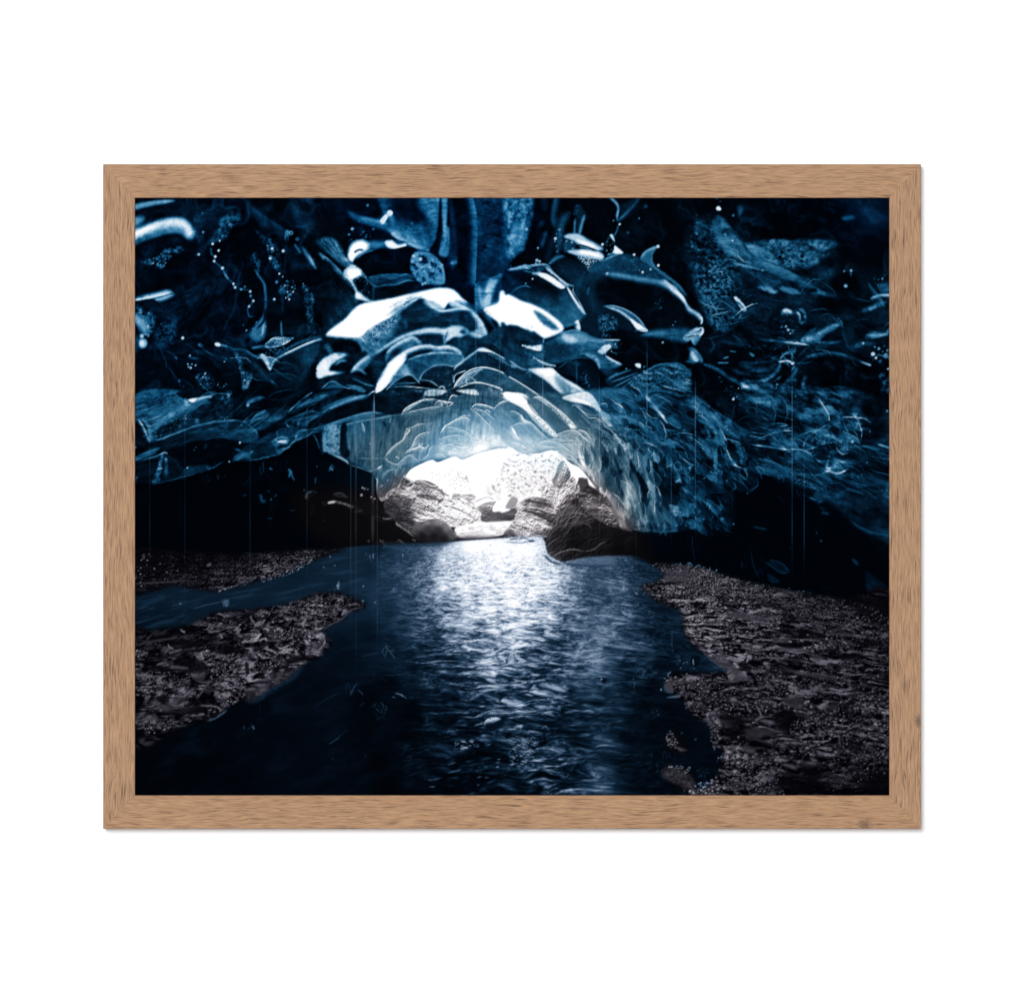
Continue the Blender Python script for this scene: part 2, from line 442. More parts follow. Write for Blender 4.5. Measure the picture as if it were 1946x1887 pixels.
N("930,160 1020,190 1000,250 930,310 880,400 780,440 700,450 800,320 830,220", 66, 24, 1, 30, 30, 0, -.55, .2)
D("930,180 1000,220 900,340 800,430 720,440 820,300", 60, (6, 14), (60, 100))
N("700,440 780,420 700,500 620,570 595,545", 44, 20, .9, 20, 20, 0, -.5, .3)
R("740,500 745,550 778,580 770,618 845,685 890,770 950,830 970,865 1080,890 1110,905 1112,950 1140,995 1100,1045 1085,1080 1100,1135 1130,1140", 42, 9, tp=0, gr=.6)
R("868,735 905,790", 75, 10)
dots("755,455,14,150 822,425,10,120 812,518,11,150 780,576,12,160 770,618,12,130 848,684,15,140 952,832,11,140 970,866,13,130 1025,885,10,90 1060,860,12,70 1110,905,13,150 1115,945,12,120 1140,993,12,150 1100,1045,12,120 625,555,12,110 665,345,12,75 660,165,10,40")
F("1090,60 1180,130 1300,230 1460,330 1460,420 1350,350 1200,250 1120,150", 24, 40)
R("1120,110 1250,210 1440,335", 32, 20)
F("1440,335 1478,335 1467,425 1440,420", 68, 10); F("1445,420 1465,420 1440,700 1425,700", 18, 10)
dot(1497, 352, 22, 105, ring=1); dot(1800, 335, 18, 120, ring=1); dot(1848, 383, 26, 165); dot(1555, 410, 20, 45)
N("1165,330 1260,390 1350,450 1395,600 1385,710 1330,680 1290,600 1260,480", 62, 22, 1, 26, 40, 0, -.35, .35)
N("1130,550 1180,550 1215,690 1160,710 1120,600", 46, 20, 1, 24, 36, 0, -.4, .3)
D("1270,430 1350,470 1390,680 1330,660 1280,560", 45, (5, 11), (60, 120))
dots("1318,500,12,170 1300,592,13,140 1422,522,15,130 1385,738,9,140 1418,765,8,90 1338,978,13,130 1480,978,9,170 1075,1270,9,130 1045,1222,8,60 472,1343,14,160 1360,815,14,70")
R("1150,690 1200,770 1240,830 1256,950 1250,1080 1215,1180 1160,1270", 52, 13, tp=.1, gr=.5)
F("1195,1180 1255,1180 1245,1330 1170,1375 1105,1310", 68, 26, gr=14); R("1240,1180 1222,1330", 100, 10)
D("1110,1210 1250,1180 1240,1330 1150,1340", 30, (4, 8), (90, 160))
D("1400,840 1470,800 1535,820 1530,940 1480,990 1420,930", 60, (7, 14), (50, 160)); dot(1415, 900, 40, 48, .7)
N("1600,840 1660,880 1720,980 1700,1050 1720,1180 1800,1290 1700,1335 1650,1320 1640,1100", 52, 18, 1, 16, 26, 15, -.35, .25)
D("1600,810 1690,900 1720,1000 1700,1180 1790,1300 1660,1320 1640,1000", 90, (4, 8), (50, 120))
R("1402,1180 1406,1290 1415,1330", 62, 9); R("1410,900 1415,1100", 16, 14)
R("1600,480 1670,590 1735,695", 66, 22, tp=.3); R("1525,455 1590,545", 48, 14); R("1660,560 1730,690", 90, 8)
R("1760,535 1850,630 1946,745", 100, 12, 20); R("1830,640 1900,760 1946,870", 60, 18)
F("1740,430 1860,440 1990,520 1990,640 1860,540", 62, 45)
R("1500,-20 1520,130 1570,250 1690,360", 20, 60, 30); F("1625,0 1750,0 1765,105 1700,105", 52, 26)
R("1660,230 1760,330 1860,420", 26, 40)
F("1880,800 1990,760 1990,1260 1860,1220 1840,1000", 30, 70)
for q in ("1040,640 1000,800 960,1060 900,1180 830,1330", "1250,1060 1240,1180 1170,1260"): R(q, 16, 14)
R("0,985 200,942 330,912 385,920", 120, 26, 20, tp=.15); F("200,960 385,925 370,960 270,1000 225,990", 70, 16)
R("0,990 180,955 360,915", 185, 11, tp=.2); R("215,985 300,965 370,935", 120, 9)
N("0,1030 60,1040 120,1100 200,1120 200,1250 150,1340 80,1250 0,1150", 62, 26, 1, 30, 30, 0, -.5, .3)
F("0,1120 60,1130 140,1230 110,1300 40,1220 0,1180", 95, 34, gr=12)
D("0,1020 60,1030 130,1100 205,1110 205,1250 150,1330 60,1250 0,1150", 90, (7, 17), (60, 150))
N("240,1260 330,1170 410,1160 395,1380 300,1410 200,1360", 44, 34, 1, 36, 36, 0, -.45, .3)
D("230,1250 390,1180 390,1370 300,1400", 40, (6, 14), (35, 75))
dot(92, 1393, 50, 125, .9); dot(85, 1395, 26, 175); dot(85, 1325, 22, 120); F("20,1350 50,1340 60,1440 20,1480", 30, 20)
F("200,1370 330,1400 340,1440 150,1450", 22, 30)
N("480,1370 900,1360 1300,1420 1300,1700 900,1600 600,1560", 18, 60, .9, 90, 50, 20, -.1, .6)
F("775,1395 805,1388 830,1405 822,1420 790,1418", 185, 8); R("830,1408 905,1424", 72, 12); dot(640, 1412, 18, 60, 1, 1.6, 30)
F("1240,1418 1280,1380 1335,1345 1520,1338 1470,1375 1400,1410 1300,1435", 76, 10); R("1240,1420 1310,1428 1420,1400 1515,1345", 150, 5, 11); R("1245,1415 1290,1375 1335,1345 1430,1340", 125, 8)
M("1250,1415 1330,1345 1520,1338 1440,1395 1300,1435", .8, 10, 14, 12); R("1120,1440 1240,1418", 60, 14)
F("1350,1570 1500,1480 1700,1400 1980,1350 1980,1480 1760,1500 1650,1700 1600,1800 1350,1810 1180,1700", (34, 1700, 1440, 9, 1450, 1760), 30)
F("1190,1500 1290,1540 1400,1450 1350,1540 1300,1640 1260,1590", 85, 16, gr=10)
F("1210,1500 1265,1520 1300,1640 1260,1590", 175, 14); D("1250,1450 1400,1440 1330,1560 1290,1580", 40, (4, 8), (90, 190))
R("1296,1645 1330,1560 1420,1500 1520,1452 1650,1392 1780,1350 1960,1328", 150, 6, 16, tp=.05); R("1320,1530 1430,1470 1560,1395 1750,1340 1900,1318", 50, 20, 14, gr=.5)
R("940,1440 1060,1455 1140,1505 1215,1530", 62, 7, 16); R("1080,1520 1200,1640 1300,1760", 26, 30)
N("950,1440 1020,1530 1050,1640 1130,1690 1110,1760 1075,1855 1035,1840 1030,1700 985,1560", 78, 16, 1, 18, 18, 0, -.6, .2)
D("990,1540 1050,1640 1125,1690 1100,1760 1070,1850 1040,1840 1030,1700", 90, (4, 10), (90, 190))
N("600,1700 700,1680 770,1740 750,1880 690,1890 640,1800", 50, 26, 1, 26, 26, 0, -.4, .3); D("600,1700 700,1680 750,1800 720,1890 650,1820", 60, (6, 13), (60, 130)); D("780,1740 900,1760 880,1810 790,1800", 14, (5, 9), (60, 110))
for q, v in (("320,1465 390,1505 420,1550", 66), ("565,1462 690,1500", 42), ("500,1522 620,1540", 42), ("840,1522 895,1548", 66), ("720,1480 880,1540", 30)): R(q, v, 12)
dots("540,1510,9,110 520,1590,9,130 548,1625,10,120 595,1602,9,100 530,1615,9,90 560,1590,8,90 867,1565,8,100 438,1750,15,70 480,1800,14,30")
F("1290,1740 1310,1735 1380,1800 1350,1800", 50, 10)
F("1690,1880 1790,1815 1890,1752 1990,1790 1990,1900 1690,1900", 24, 10); R("1690,1880 1790,1815 1890,1750 1960,1790", 120, 7)
N("0,1886 120,1800 260,1790 420,1830 520,1886", 26, 30, 1, 14, 14, 0, -.4, .4)
N("860,1870 1100,1830 1300,1800 1640,1790 1640,1886", 12, 20, .9, 60, 30, 0, -.2, .5)

# ======================= upper middle =======================
t('A2')
F("0,-60 1250,-60 1250,500 900,560 600,420 0,420", 8, 60)
N("0,-30 560,-30 520,330 0,330", 16, 60, .8, 150, 120, 20, 0, .6)
F("510,-60 1150,-60 1110,300 1085,440 1010,530 900,490 780,420 680,340 640,240 560,100", 34, 26)
F("690,-40 900,-40 945,220 860,300 740,220 660,60", 9, 90)
F("930,-20 1115,-20 1100,220 1000,190 930,100", 66, 55); R("1070,-20 1085,150 1060,330", 76, 50)
F("700,280 900,290 1080,260 1070,430 1000,520 860,470 740,400", 50, 70)
R("650,180 700,310 830,400 1005,505", 78, 40, 60, tp=.2); M("560,-30 1140,-30 1080,440 1010,530 700,350", .35, 40, 160, 80, 60)
R("560,240 640,330 740,400 880,480 1010,520", 100, 26, 14, tp=.3); R("650,350 720,400 760,420", 120, 16)
F("250,150 360,190 500,230 600,260 650,340 520,300 380,255 290,215", 52, 34); R("330,200 480,235 620,270", 68, 22)
R("560,-20 575,100 600,180", 40, 26); F("550,235 600,178 622,195 578,265", 225, 9); dot(640, 165, 28, 215); R("540,270 570,230 640,160", 120, 40, op=.4)
R("1128,-20 1115,250 1085,430 1020,530", 2, 20, tp=.05)
F("1130,-20 1180,-20 1192,200 1212,420 1200,565 1105,560 1120,450 1145,300 1130,150", 66, 16); R("1160,-20 1155,250 1165,420 1120,530", 88, 16, tp=.1)
F("1205,-20 1255,100 1300,300 1312,520 1232,690 1190,600 1212,400 1190,150", 22, 22); R("1215,640 1255,630 1265,610", 66, 24); R("1280,330 1310,520 1240,650", 34, 14)
R("1195,150 1190,300", 4, 14)
F("1235,-60 1400,-60 1440,250 1446,700 1450,810 1360,820 1290,780 1280,500 1260,250", 2, 22)
F("1405,-60 1990,-60 1990,500 1900,560 1780,650 1700,780 1600,800 1448,830 1446,400 1430,150", 27, 12)
R("1415,-20 1460,200 1462,400 1448,800", 62, 6, 60, tp=0); N("1480,0 1946,0 1946,560 1700,760 1480,780", 42, 40, .8, 120, 200, 10, -.1, .6)
F("1800,-40 1990,-40 1990,300 1910,500 1870,420 1830,250", 62, 40); N("1800,-40 1990,-40 1970,300 1900,520 1840,300", 105, 30, .9, 40, 50, 0, -.1, .5)
N("1500,60 1830,30 1860,300 1700,420 1560,560 1470,520", 4, 40, .9, 46, 40, 0, .05, .4); N("1680,60 1946,80 1946,280 1840,300", 5, 20, .9, 26, 30, 0, .22, .5)
F("1450,830 1600,800 1700,745 1712,850 1665,1000 1560,1060 1462,1085", 46, 8); R("1640,770 1590,860 1545,1045", 150, 60, 40, tp=.15); R("1480,850 1495,960 1530,1060", 105, 30, 22)
F("1640,850 1700,800 1705,880 1655,1000 1590,1040", 30, 22); R("1470,1080 1540,1050 1660,1010", 80, 10); R("1600,790 1700,745", 75, 20)
R("1455,840 1458,1090", 70, 12, tp=0)
# white glint and dome
F("420,440 600,425 790,450 700,500 560,495 430,520", 62, 34); F("245,560 285,455 380,425 440,470 400,525 330,565 280,625", 236, 30, gr=8); F("260,560 300,470 380,445 410,490 330,540 280,600", 255, 22)
F("600,435 660,428 720,470 785,455 785,478 690,498 620,482", 228, 16, gr=8)
D("230,340 420,320 560,420 500,430 400,400 240,460", 26, (8, 15), (40, 85)); dots("285,312,16,90 430,92,14,60 485,315,12,50 350,240,10,50 255,368,12,70 850,260,12,40")
F("295,618 400,545 520,502 680,502 800,478 905,515 862,560 842,745 640,737 430,775 365,700", 3, 7)
R("300,540 345,512 395,515", 22, 12); R("310,610 400,545 520,505", 60, 10, 4)
F("428,772 600,737 845,740 842,795 700,835 492,852", (46, 650, 745, 24, 650, 850), 8); M("428,772 600,737 845,740 842,795 700,835 492,852", .4, 8, 60, 20)
F("490,858 700,845 830,805 960,855 1150,840 1040,890 880,930 680,980 490,1000", 9, 6)
R("370,710 490,850 600,842 700,838 800,802 890,805", 100, 6, tp=.1); R("485,850 475,1010", 66, 9)
F("850,560 900,520 1000,530 1100,600 1142,680 1155,830 980,835 900,800 840,742", 26, 9); N("850,560 980,530 1100,600 1142,680 1150,830 980,830 900,800 840,742", 92, 12, .9, 46, 60, 30, .05, .4, ridge=True)
D("855,560 980,540 1100,620 1140,800 980,830 860,700", 36, (7, 14), (70, 150)); dots("930,600,18,150 950,835,12,150 975,825,12,140 905,790,14,120 1130,655,14,120 865,570,12,130 1195,410,9,80")
R("1100,610 1142,700 1155,830", 95, 12); R("980,835 1060,832 1155,832", 80, 6)
# left sheets of ice
F("0,400 100,400 180,470 250,620 295,650 240,695 130,600 0,480", 54, 20); M("0,400 100,400 180,470 250,620 295,650 240,690 130,600 0,480", .5, 20, 120, 18, 52)
R("120,430 190,560 280,670", 110, 14); R("60,420 160,560 260,680", 80, 10); R("-20,540 90,630 200,745 300,880", 82, 8, 26, gr=.3)
F("0,620 150,740 250,880 320,960 345,1030 200,1170 60,1290 0,1310", (5, 60, 950, 32, 270, 1090), 18); M("0,620 150,740 250,880 320,960 345,1030 200,1170 0,1310", .4, 20, 40, 200, -25)
D("100,800 220,850 210,1000 150,900", 10, (4, 8), (50, 90))
F("200,722 290,650 372,722 402,790 330,860 340,920 400,950 480,1005 380,985 322,960 318,900 250,800", 150, 12, gr=16); F("240,700 360,700 345,770 262,785", 238, 20, gr=14); F("322,915 370,915 372,960 325,965", 240, 12, gr=8)
F("300,790 420,760 480,900 470,990 400,950 330,890", 6, 22, gr=20); D("290,770 420,760 470,900 440,990 340,900", 90, (4, 8), (60, 210)); R("205,760 260,790 322,900 330,965", 200, 8, gr=.5)
R("370,720 430,800 488,850", 60, 8)
# big white swoosh with pepper
F("340,1340 450,1230 600,1130 720,1040 900,980 1060,1010 1140,1075 1300,1060 1440,1110 1445,1250 1330,1235 1150,1260 900,1270 800,1330 690,1375 560,1460 470,1510 390,1440", 26, 10)
F("690,1270 800,1130 960,1060 1140,1090 1400,1090 1440,1240 1100,1260 880,1280 760,1350", 22, 50)
N("700,1300 760,1120 950,1050 1300,1090 1440,1120 1430,1230 1100,1255 850,1290", 38, 40, .8, 120, 90, 20, -.1, .5); R("1240,1090 1220,1230", 34, 20); R("1350,1100 1370,1230", 40, 20); R("780,1180 800,1260", 50, 14)
N("330,1340 450,1230 620,1130 720,1060 700,1230 620,1350 480,1500 400,1450", 185, 40, 1, 9, 9, 0, -.05, .12, 2); N("420,1330 600,1170 700,1120 690,1270 600,1380 480,1500 410,1440", 16, 40, .9, 9, 9, 0, .0, .2, 2)
D("340,1340 600,1120 700,1080 690,1270 560,1420 460,1500 380,1420", 330, (4, 6), (90, 235)); D("480,1280 700,1090 700,1260 560,1420 470,1500", 150, (4, 7), (5, 20))
F("40,1312 200,1180 340,1040 480,1003 600,980 850,925 1000,890 1120,872 1240,892 1330,975 1385,1020 1300,1010 1200,1005 1140,1068 1040,1020 940,965 860,1005 720,1110 560,1190 440,1260 350,1335 200,1335", 253, 7, gr=14, gs=2)
N("590,1080 720,985 900,935 800,1000 660,1070", 25, 12, .9, 10, 8, -25, .05, .35, 3); D("640,1050 760,980 900,940 780,1000", 60, (3, 5), (10, 60)); D("1080,920 1180,910 1170,940 1110,960 1130,1010 1100,1010", 26, (3, 6), (10, 90))
R("600,1135 740,1055 850,985 960,945", 30, 7, gr=.8); R("620,1110 750,1030 880,960", 90, 5, gr=.8); R("640,1150 760,1070 870,1005", 60, 12, gr=.7)
F("1010,985 1060,1000 1150,1060 1050,1060 960,1000", 130, 20, gr=14); N("1010,990 1150,1060 1300,1010 1200,1060 1100,1090", 70, 20, .7, 20, 12)
F("1200,1000 1300,1000 1400,1050 1330,1060 1220,1040", 150, 12, gr=10); R("1250,990 1320,1000 1390,1022", 20, 6, gr=.5); R("1290,1015 1380,1050 1440,1090", 15, 8, gr=.4); R("1220,1000 1300,1035 1400,1080", 200, 8)
R("40,1314 200,1334 300,1345 360,1385 385,1450 370,1475", 130, 5, tp=.05)
R("1000,1010 1070,1060 1145,1085 1300,1062 1410,1085 1490,1170 1550,1290 1556,1362", 195, 5, 14, tp=.12)
F("1395,1090 1480,1150 1562,1290 1560,1362 1480,1335 1390,1295 1455,1270 1462,1200", 118, 12); R("1420,1095 1505,1190 1566,1350", 215, 7, 12); R("1390,1295 1470,1325 1556,1360", 180, 9, 5); N("1420,1110 1550,1290 1540,1350 1400,1290 1460,1250", 60, 12, .6, 60, 16, 55)
# middle scallop rims
F("940,1390 900,1320 1040,1290 1140,1310 1160,1400 1300,1330 1440,1330 1450,1450 1340,1550 1300,1455 1150,1415 1000,1412", 27, 8); N("900,1320 1440,1330 1440,1450 1340,1540 1150,1400 1000,1400", 48, 20, .7, 40, 80, 0, 0, .5)
F("810,1315 920,1268 1050,1250 1150,1262 1240,1230 1330,1240 1385,1290 1320,1330 1250,1335 1170,1372 1140,1305 1000,1295 880,1312", 190, 8, gr=14, gs=2); N("940,1280 1130,1260 1130,1300 950,1300", 22, 8, .9, 40, 10, -5, 0, .3)
R("1200,1260 1180,1300 1150,1400", 20, 8); R("1230,1280 1190,1330 1160,1400", 150, 9); F("1295,1280 1340,1255 1370,1290 1330,1310", 30, 12); R("1160,1410 1150,1330 1160,1280", 150, 8)
R("430,1530 560,1448 700,1358 830,1300 950,1268 1080,1255", 205, 7, 16, tp=.1); R("450,1535 580,1465 700,1385 810,1325", 12, 5, gr=.3)
R("1295,1345 1340,1310 1400,1312 1470,1345 1560,1370 1640,1410 1705,1500", 130, 5, tp=.1); R("1295,1340 1300,1400 1295,1440", 40, 12)
F("610,1570 620,1490 700,1405 800,1355 880,1345 945,1405 800,1480 700,1560 640,1600", (26, 640, 1560, 62, 850, 1380), 8); M("610,1570 620,1490 700,1405 880,1345 945,1405 800,1480", .4, 8, 60, 120, 30)
R("600,1570 610,1500 640,1450 720,1390 800,1350 870,1335 930,1385", 195, 8, 22, gr=.3)
F("505,1855 530,1750 620,1600 700,1540 790,1495 785,1560 725,1640 640,1760 560,1840", 238, 8, gr=16, gs=2); R("640,1760 720,1660 780,1590", 70, 14, gr=.5)
R("605,1600 700,1525 850,1438 990,1412 1090,1428 1200,1420 1290,1458 1325,1510", 228, 5, 34, tp=.05, gr=.35); N("780,1510 960,1430 1100,1440 1280,1460 1300,1490 1040,1480 860,1540 780,1580", 20, 14, .85, 10, 9, -15, -.05, .3, 3)
D("780,1510 960,1440 1080,1440 1000,1490 860,1540", 110, (3, 5), (5, 40)); R("800,1555 900,1515 1040,1485 1180,1480 1325,1500", 200, 6, 14, gr=.2)
F("790,1585 860,1535 1040,1495 1318,1505 1335,1570 1262,1612 1100,1600 980,1640 915,1760 840,1695", 44, 8); N("790,1590 1040,1495 1320,1510 1330,1570 1100,1600 980,1640 915,1750 840,1690", 66, 12, .8, 22, 120, 8, -.1, .5)
F("1180,1510 1325,1510 1335,1570 1262,1605", 62, 24); R("1325,1500 1330,1560 1260,1612 1250,1660", 110, 7)
F("640,1795 725,1655 790,1600 845,1690 740,1705", 70, 12); R("790,1590 775,1660 830,1690", 125, 34, op=.8); F("640,1805 740,1720 810,1692 900,1770 790,1795", 9, 8)
R("600,1840 700,1745 800,1692 860,1702 925,1775", 135, 5, tp=.05); F("930,1745 1050,1620 1240,1618 1235,1790 1100,1810 1020,1755", 24, 8); N("930,1745 1050,1620 1240,1618 1230,1780 1100,1800", 44, 12, .8, 30, 90, 10, 0, .5)
R("915,1750 955,1675 1045,1612 1150,1595 1250,1615", 160, 5, tp=.05); R("920,1740 1020,1750 1105,1805", 110, 6); R("630,1812 780,1800 1000,1820 1150,1832 1250,1815", 130, 5, gr=.3); R("640,1790 760,1770 900,1770", 90, 5)
# right of the middle
F("1340,1560 1460,1345 1640,1410 1740,1540 1600,1480 1520,1450", 20, 8); F("1460,1370 1560,1310 1640,1250 1700,1200 1990,1280 1990,1670 1850,1600 1740,1535 1640,1410", 30, 12); M("1460,1370 1700,1200 1990,1280 1990,1670 1740,1535", .4, 20, 80, 200, 20)
F("1450,1500 1520,1455 1730,1560 1990,1690 1990,1850 1700,1680 1530,1625 1300,1670 1250,1640", 26, 8); N("1450,1500 1730,1560 1980,1690 1980,1840 1530,1620 1300,1660", 44, 20, .8, 50, 120, 10, 0, .5)
R("1245,1650 1260,1615 1340,1552 1450,1470 1520,1438 1600,1470 1730,1540 1850,1610 1990,1672", 140, 5, 13, tp=.04, gr=.25); F("1460,1460 1520,1440 1600,1472 1560,1475", 205, 7, gr=8); N("1560,1480 1740,1540 1840,1610 1800,1620 1640,1540", 90, 10, .9, 10, 10, 0, -.2, .3, 2)
F("1240,1820 1400,1640 1530,1622 1660,1652 1800,1722 1990,1850 1990,1900 1240,1900", (34, 1500, 1640, 66, 1700, 1860), 8)
F("1250,1815 1290,1725 1420,1640 1540,1640 1440,1700 1380,1785", 52, 12)
for q, v in (("1240,1820 1290,1735 1400,1645 1530,1620 1660,1650 1800,1722 1990,1862", 175), ("1260,1800 1310,1730 1420,1660 1520,1635", 140), ("1280,1800 1370,1700 1500,1645", 110), ("1300,1790 1400,1720 1480,1660", 95), ("1240,1760 1260,1690 1360,1650", 130), ("1235,1690 1250,1760 1240,1750", 90), ("1290,1810 1450,1762 1600,1790 1720,1835 1850,1900", 185), ("1370,1790 1360,1730 1400,1700", 120), ("1400,1700 1450,1760 1360,1780", 110), ("1590,1790 1605,1840 1570,1810", 110)): R(q, v, 5, 8, tp=.05, gr=.25)
F("1690,1832 1760,1852 1880,1920 1770,1910", 235, 7, gr=6)
R("1480,1090 1570,1150 1640,1260", 62, 10, gr=.4); R("1370,1010 1500,1090 1620,1240", 44, 14, gr=.4); R("1390,1050 1480,1120", 90, 6)
# white on the right with dark body above
F("1715,745 1800,692 1990,670 1990,1010 1830,960 1700,880", (14, 1850, 760, 34, 1820, 960), 10); M("1715,745 1800,692 1990,670 1990,1010 1830,960 1700,880", .4, 10, 70, 70); R("1870,900 1910,860 1960,845", 80, 7)
F("1775,660 1830,565 1990,500 1990,660 1880,665", 2, 16); R("1725,740 1790,702 1870,682 1990,690", 88, 16, 12, gr=.4); D("1780,600 1830,560 1800,660 1770,700", 16, (5, 10), (50, 100)); F("1890,665 1930,650 1946,690 1900,685", 140, 10, gr=8); dots("1780,780,12,70 1932,320,14,110")
F("1688,905 1760,910 1835,962 1990,1020 1990,1290 1850,1225 1700,1192 1690,1240 1650,1180 1570,1125 1530,1065 1665,1012", 253, 7, gr=12, gs=2); D("1690,900 1760,910 1750,940 1690,930", 20, (3, 5), (30, 100)); D("1560,1120 1690,1200 1670,1210 1540,1140", 30, (3, 5), (10, 120)); N("1470,1075 1570,1070 1600,1130 1500,1110", 10, 10, .9, 10, 10, 0, -.2, .3)
D("1850,1230 1950,1260 1946,1290 1880,1270", 16, (4, 7), (10, 60)); F("1890,1400 1980,1410 1970,1450 1900,1430", 80, 20, gr=14)
# lower left lens and crescent
F("0,1345 200,1345 350,1400 380,1490 440,1510 300,1640 0,1600", 18, 14)
F("60,1430 150,1380 290,1350 372,1420 372,1470 280,1492 120,1482", 3, 14); F("20,1420 60,1400 100,1470 60,1480", 50, 14, gr=10); N("20,1400 100,1400 110,1480 30,1480", 80, 8, .8, 20, 20)
R("200,1345 300,1360 355,1400 385,1460 370,1480", 120, 6); R("375,1470 410,1440 440,1470", 150, 6); D("380,1440 470,1490 420,1500", 14, (4, 7), (60, 140))
F("-40,1600 60,1512 150,1485 240,1500 165,1540 85,1600 62,1655 150,1655 235,1660 100,1690 -40,1720", 205, 9, gr=22, gs=2); F("80,1650 100,1592 200,1542 335,1560 295,1640 240,1672", 11, 12); R("120,1600 180,1560 240,1560", 120, 9, gr=.4); N("90,1650 110,1590 200,1545 300,1560 240,1660", 80, 12, .8, 20, 12, -30, .1, .5)
D("0,1580 80,1520 200,1500 80,1600", 50, (3, 6), (5, 60))
F("285,1645 340,1580 440,1512 505,1500 440,1590 380,1655", 60, 10); R("265,1672 330,1590 440,1508 510,1490", 195, 5, 22, gr=.3); R("285,1652 350,1640 425,1695", 120, 6); N("450,1520 620,1480 640,1560 560,1700 480,1760", 40, 30, .9, 30, 80, 40, -.1, .5); F("470,1540 600,1500 580,1620 520,1740", 30, 40)
F("0,1720 280,1690 440,1745 500,1840 430,1886 0,1886", 13, 12); R("-20,1835 90,1752 200,1805 330,1830", 120, 5); F("230,1790 330,1790 410,1842 380,1855 300,1822", 95, 10, gr=8); R("270,1715 400,1775 500,1800", 75, 8, gr=.3); R("0,1850 100,1800 210,1815", 60, 24); R("430,1886 480,1850 520,1850", 120, 6)
F("620,1830 900,1820 1250,1825 1250,1900 520,1900", 18, 10); N("640,1830 1250,1830 1450,1886 640,1886", 70, 20, .8, 60, 24, 10, 0, .4); F("960,1886 1010,1830 1180,1840 1100,1886", 120, 10, gr=14); F("1270,1840 1440,1830 1480,1886 1380,1870", 170, 9, gr=14); R("1100,1815 1140,1800 1165,1830", 130, 6)
# ======================= upper right of centre =======================
t('A3')
F("100,-60 1990,-60 1990,1400 1000,1400 700,700 300,600 100,500", 3, 60)
F("-60,-40 190,-40 190,220 130,450 90,520 -60,560", 44, 30)
N("-60,-30 170,-30 180,220 120,450 80,520 -40,540", 100, 40, .9, 60, 80, 10, -.25, .45); N("-20,60 170,60 160,230 40,260", 6, 20, .85, 26, 26, 0, .12, .4); F("0,300 120,280 120,440 40,500 0,480", 88, 40, .6); dot(142, 320, 13, 130, ring=1)
R("425,-20 390,180 405,300", 40, 42, 24); R("300,-20 320,150", 18, 40); R("330,330 305,420 275,490", 32, 26); R("260,250 300,280", 22, 40)
R("560,150 480,250 455,400 440,560", 38, 40, 50, gr=.3); R("400,380 350,560 330,640", 22, 40); D("400,320 470,330 480,560 420,540", 26, (4, 9), (60, 130)); dots("415,405,15,120 455,320,12,80 250,495,11,110")
F("590,130 640,90 700,170 690,230 650,375 590,375 605,225", 20, 16); R("602,215 596,290 595,370", 62, 12); R("690,180 658,290 642,370", 76, 16, gr=.3); N("580,150 600,90 660,90 705,170 690,200 600,200", 40, 14, .9, 30, 30, 0, -.3, .4)
F("360,640 420,560 500,580 490,620 400,650", 46, 24, gr=10); R("350,650 420,590 500,570", 70, 14, gr=.4)
F("505,380 620,365 745,430 855,490 840,515 720,490 600,445 540,410", 140, 26); R("600,410 720,462 825,505", 238, 26, tp=.3); R("510,385 620,385 700,420", 150, 20)
F("500,420 600,440 600,520 500,530", 40, 20, gr=10); dots("570,440,10,110 520,430,9,90 860,460,13,140 580,500,9,90")
F("535,525 660,508 800,520 868,560 850,605 740,590 620,565", 150, 16); R("620,530 740,545 855,580", 245, 24, tp=.2); R("625,465 720,488 810,525", 8, 12, gr=.2); R("640,480 740,500", 90, 6)
N("620,570 850,590 930,590 800,690 720,710 690,650", 130, 24, 1, 13, 13, 0, -.05, .25, 2); D("640,570 860,600 900,610 780,700 720,700", 130, (4, 8), (60, 220)); F("880,600 950,560 1050,545 930,600 800,680 740,715", 90, 10, gr=10); R("730,715 850,640 1060,545", 110, 7)
R("915,5 985,65 1012,120 1000,180 1000,240", 92, 14, tp=.2); R("1215,0 1130,100 1060,180 1000,245", 58, 26, 12, gr=.2); F("1020,100 1100,60 1210,20 1120,120 1040,180", 18, 20); R("1005,270 1000,320 970,385", 48, 10); dots("1022,270,11,150 965,235,9,60 1205,215,10,60 1270,100,20,28 1100,350,16,28")
F("928,372 958,370 975,430 960,420", 150, 8); R("930,380 880,470", 30, 10); F("975,475 1000,490 1055,545 960,545 970,510", 215, 9); D("880,450 970,440 980,560 900,560", 22, (5, 10), (70, 170)); R("900,560 980,540", 80, 8)
# the big seal-headed lobe
F("620,900 730,720 850,640 1060,550 1225,580 1345,620 1420,720 1560,840 1640,940 1680,1060 1785,1130 1795,1200 1700,1255 1300,1275 1000,1330 800,1350 650,1250 640,1050", (26, 800, 800, 11, 1400, 1150), 14)
F("740,720 880,640 1060,560 1300,640 1420,730 1480,800 1300,800 1080,750 900,725", 34, 40); N("740,720 880,640 1060,560 1300,640 1480,790 1080,740 900,725", 52, 30, .7, 70, 40, 20, 0, .5); F("760,640 940,600 1060,560 900,660 760,720", 40, 20)
F("780,830 1000,760 1300,840 1500,930 1640,1070 1750,1190 1600,1245 1300,1255 1180,1120 900,1020 800,980", 5, 50); F("640,900 760,800 800,960 860,1040 760,1200 660,1180", 22, 50)
R("880,735 1000,745 1200,780 1400,815 1500,860 1620,970", 84, 22, 34, tp=.15); R("1440,795 1530,880 1610,955 1665,1045", 210, 15, 22, tp=.3, gr=.2); R("1400,800 1500,850 1580,900", 120, 26, op=.7)
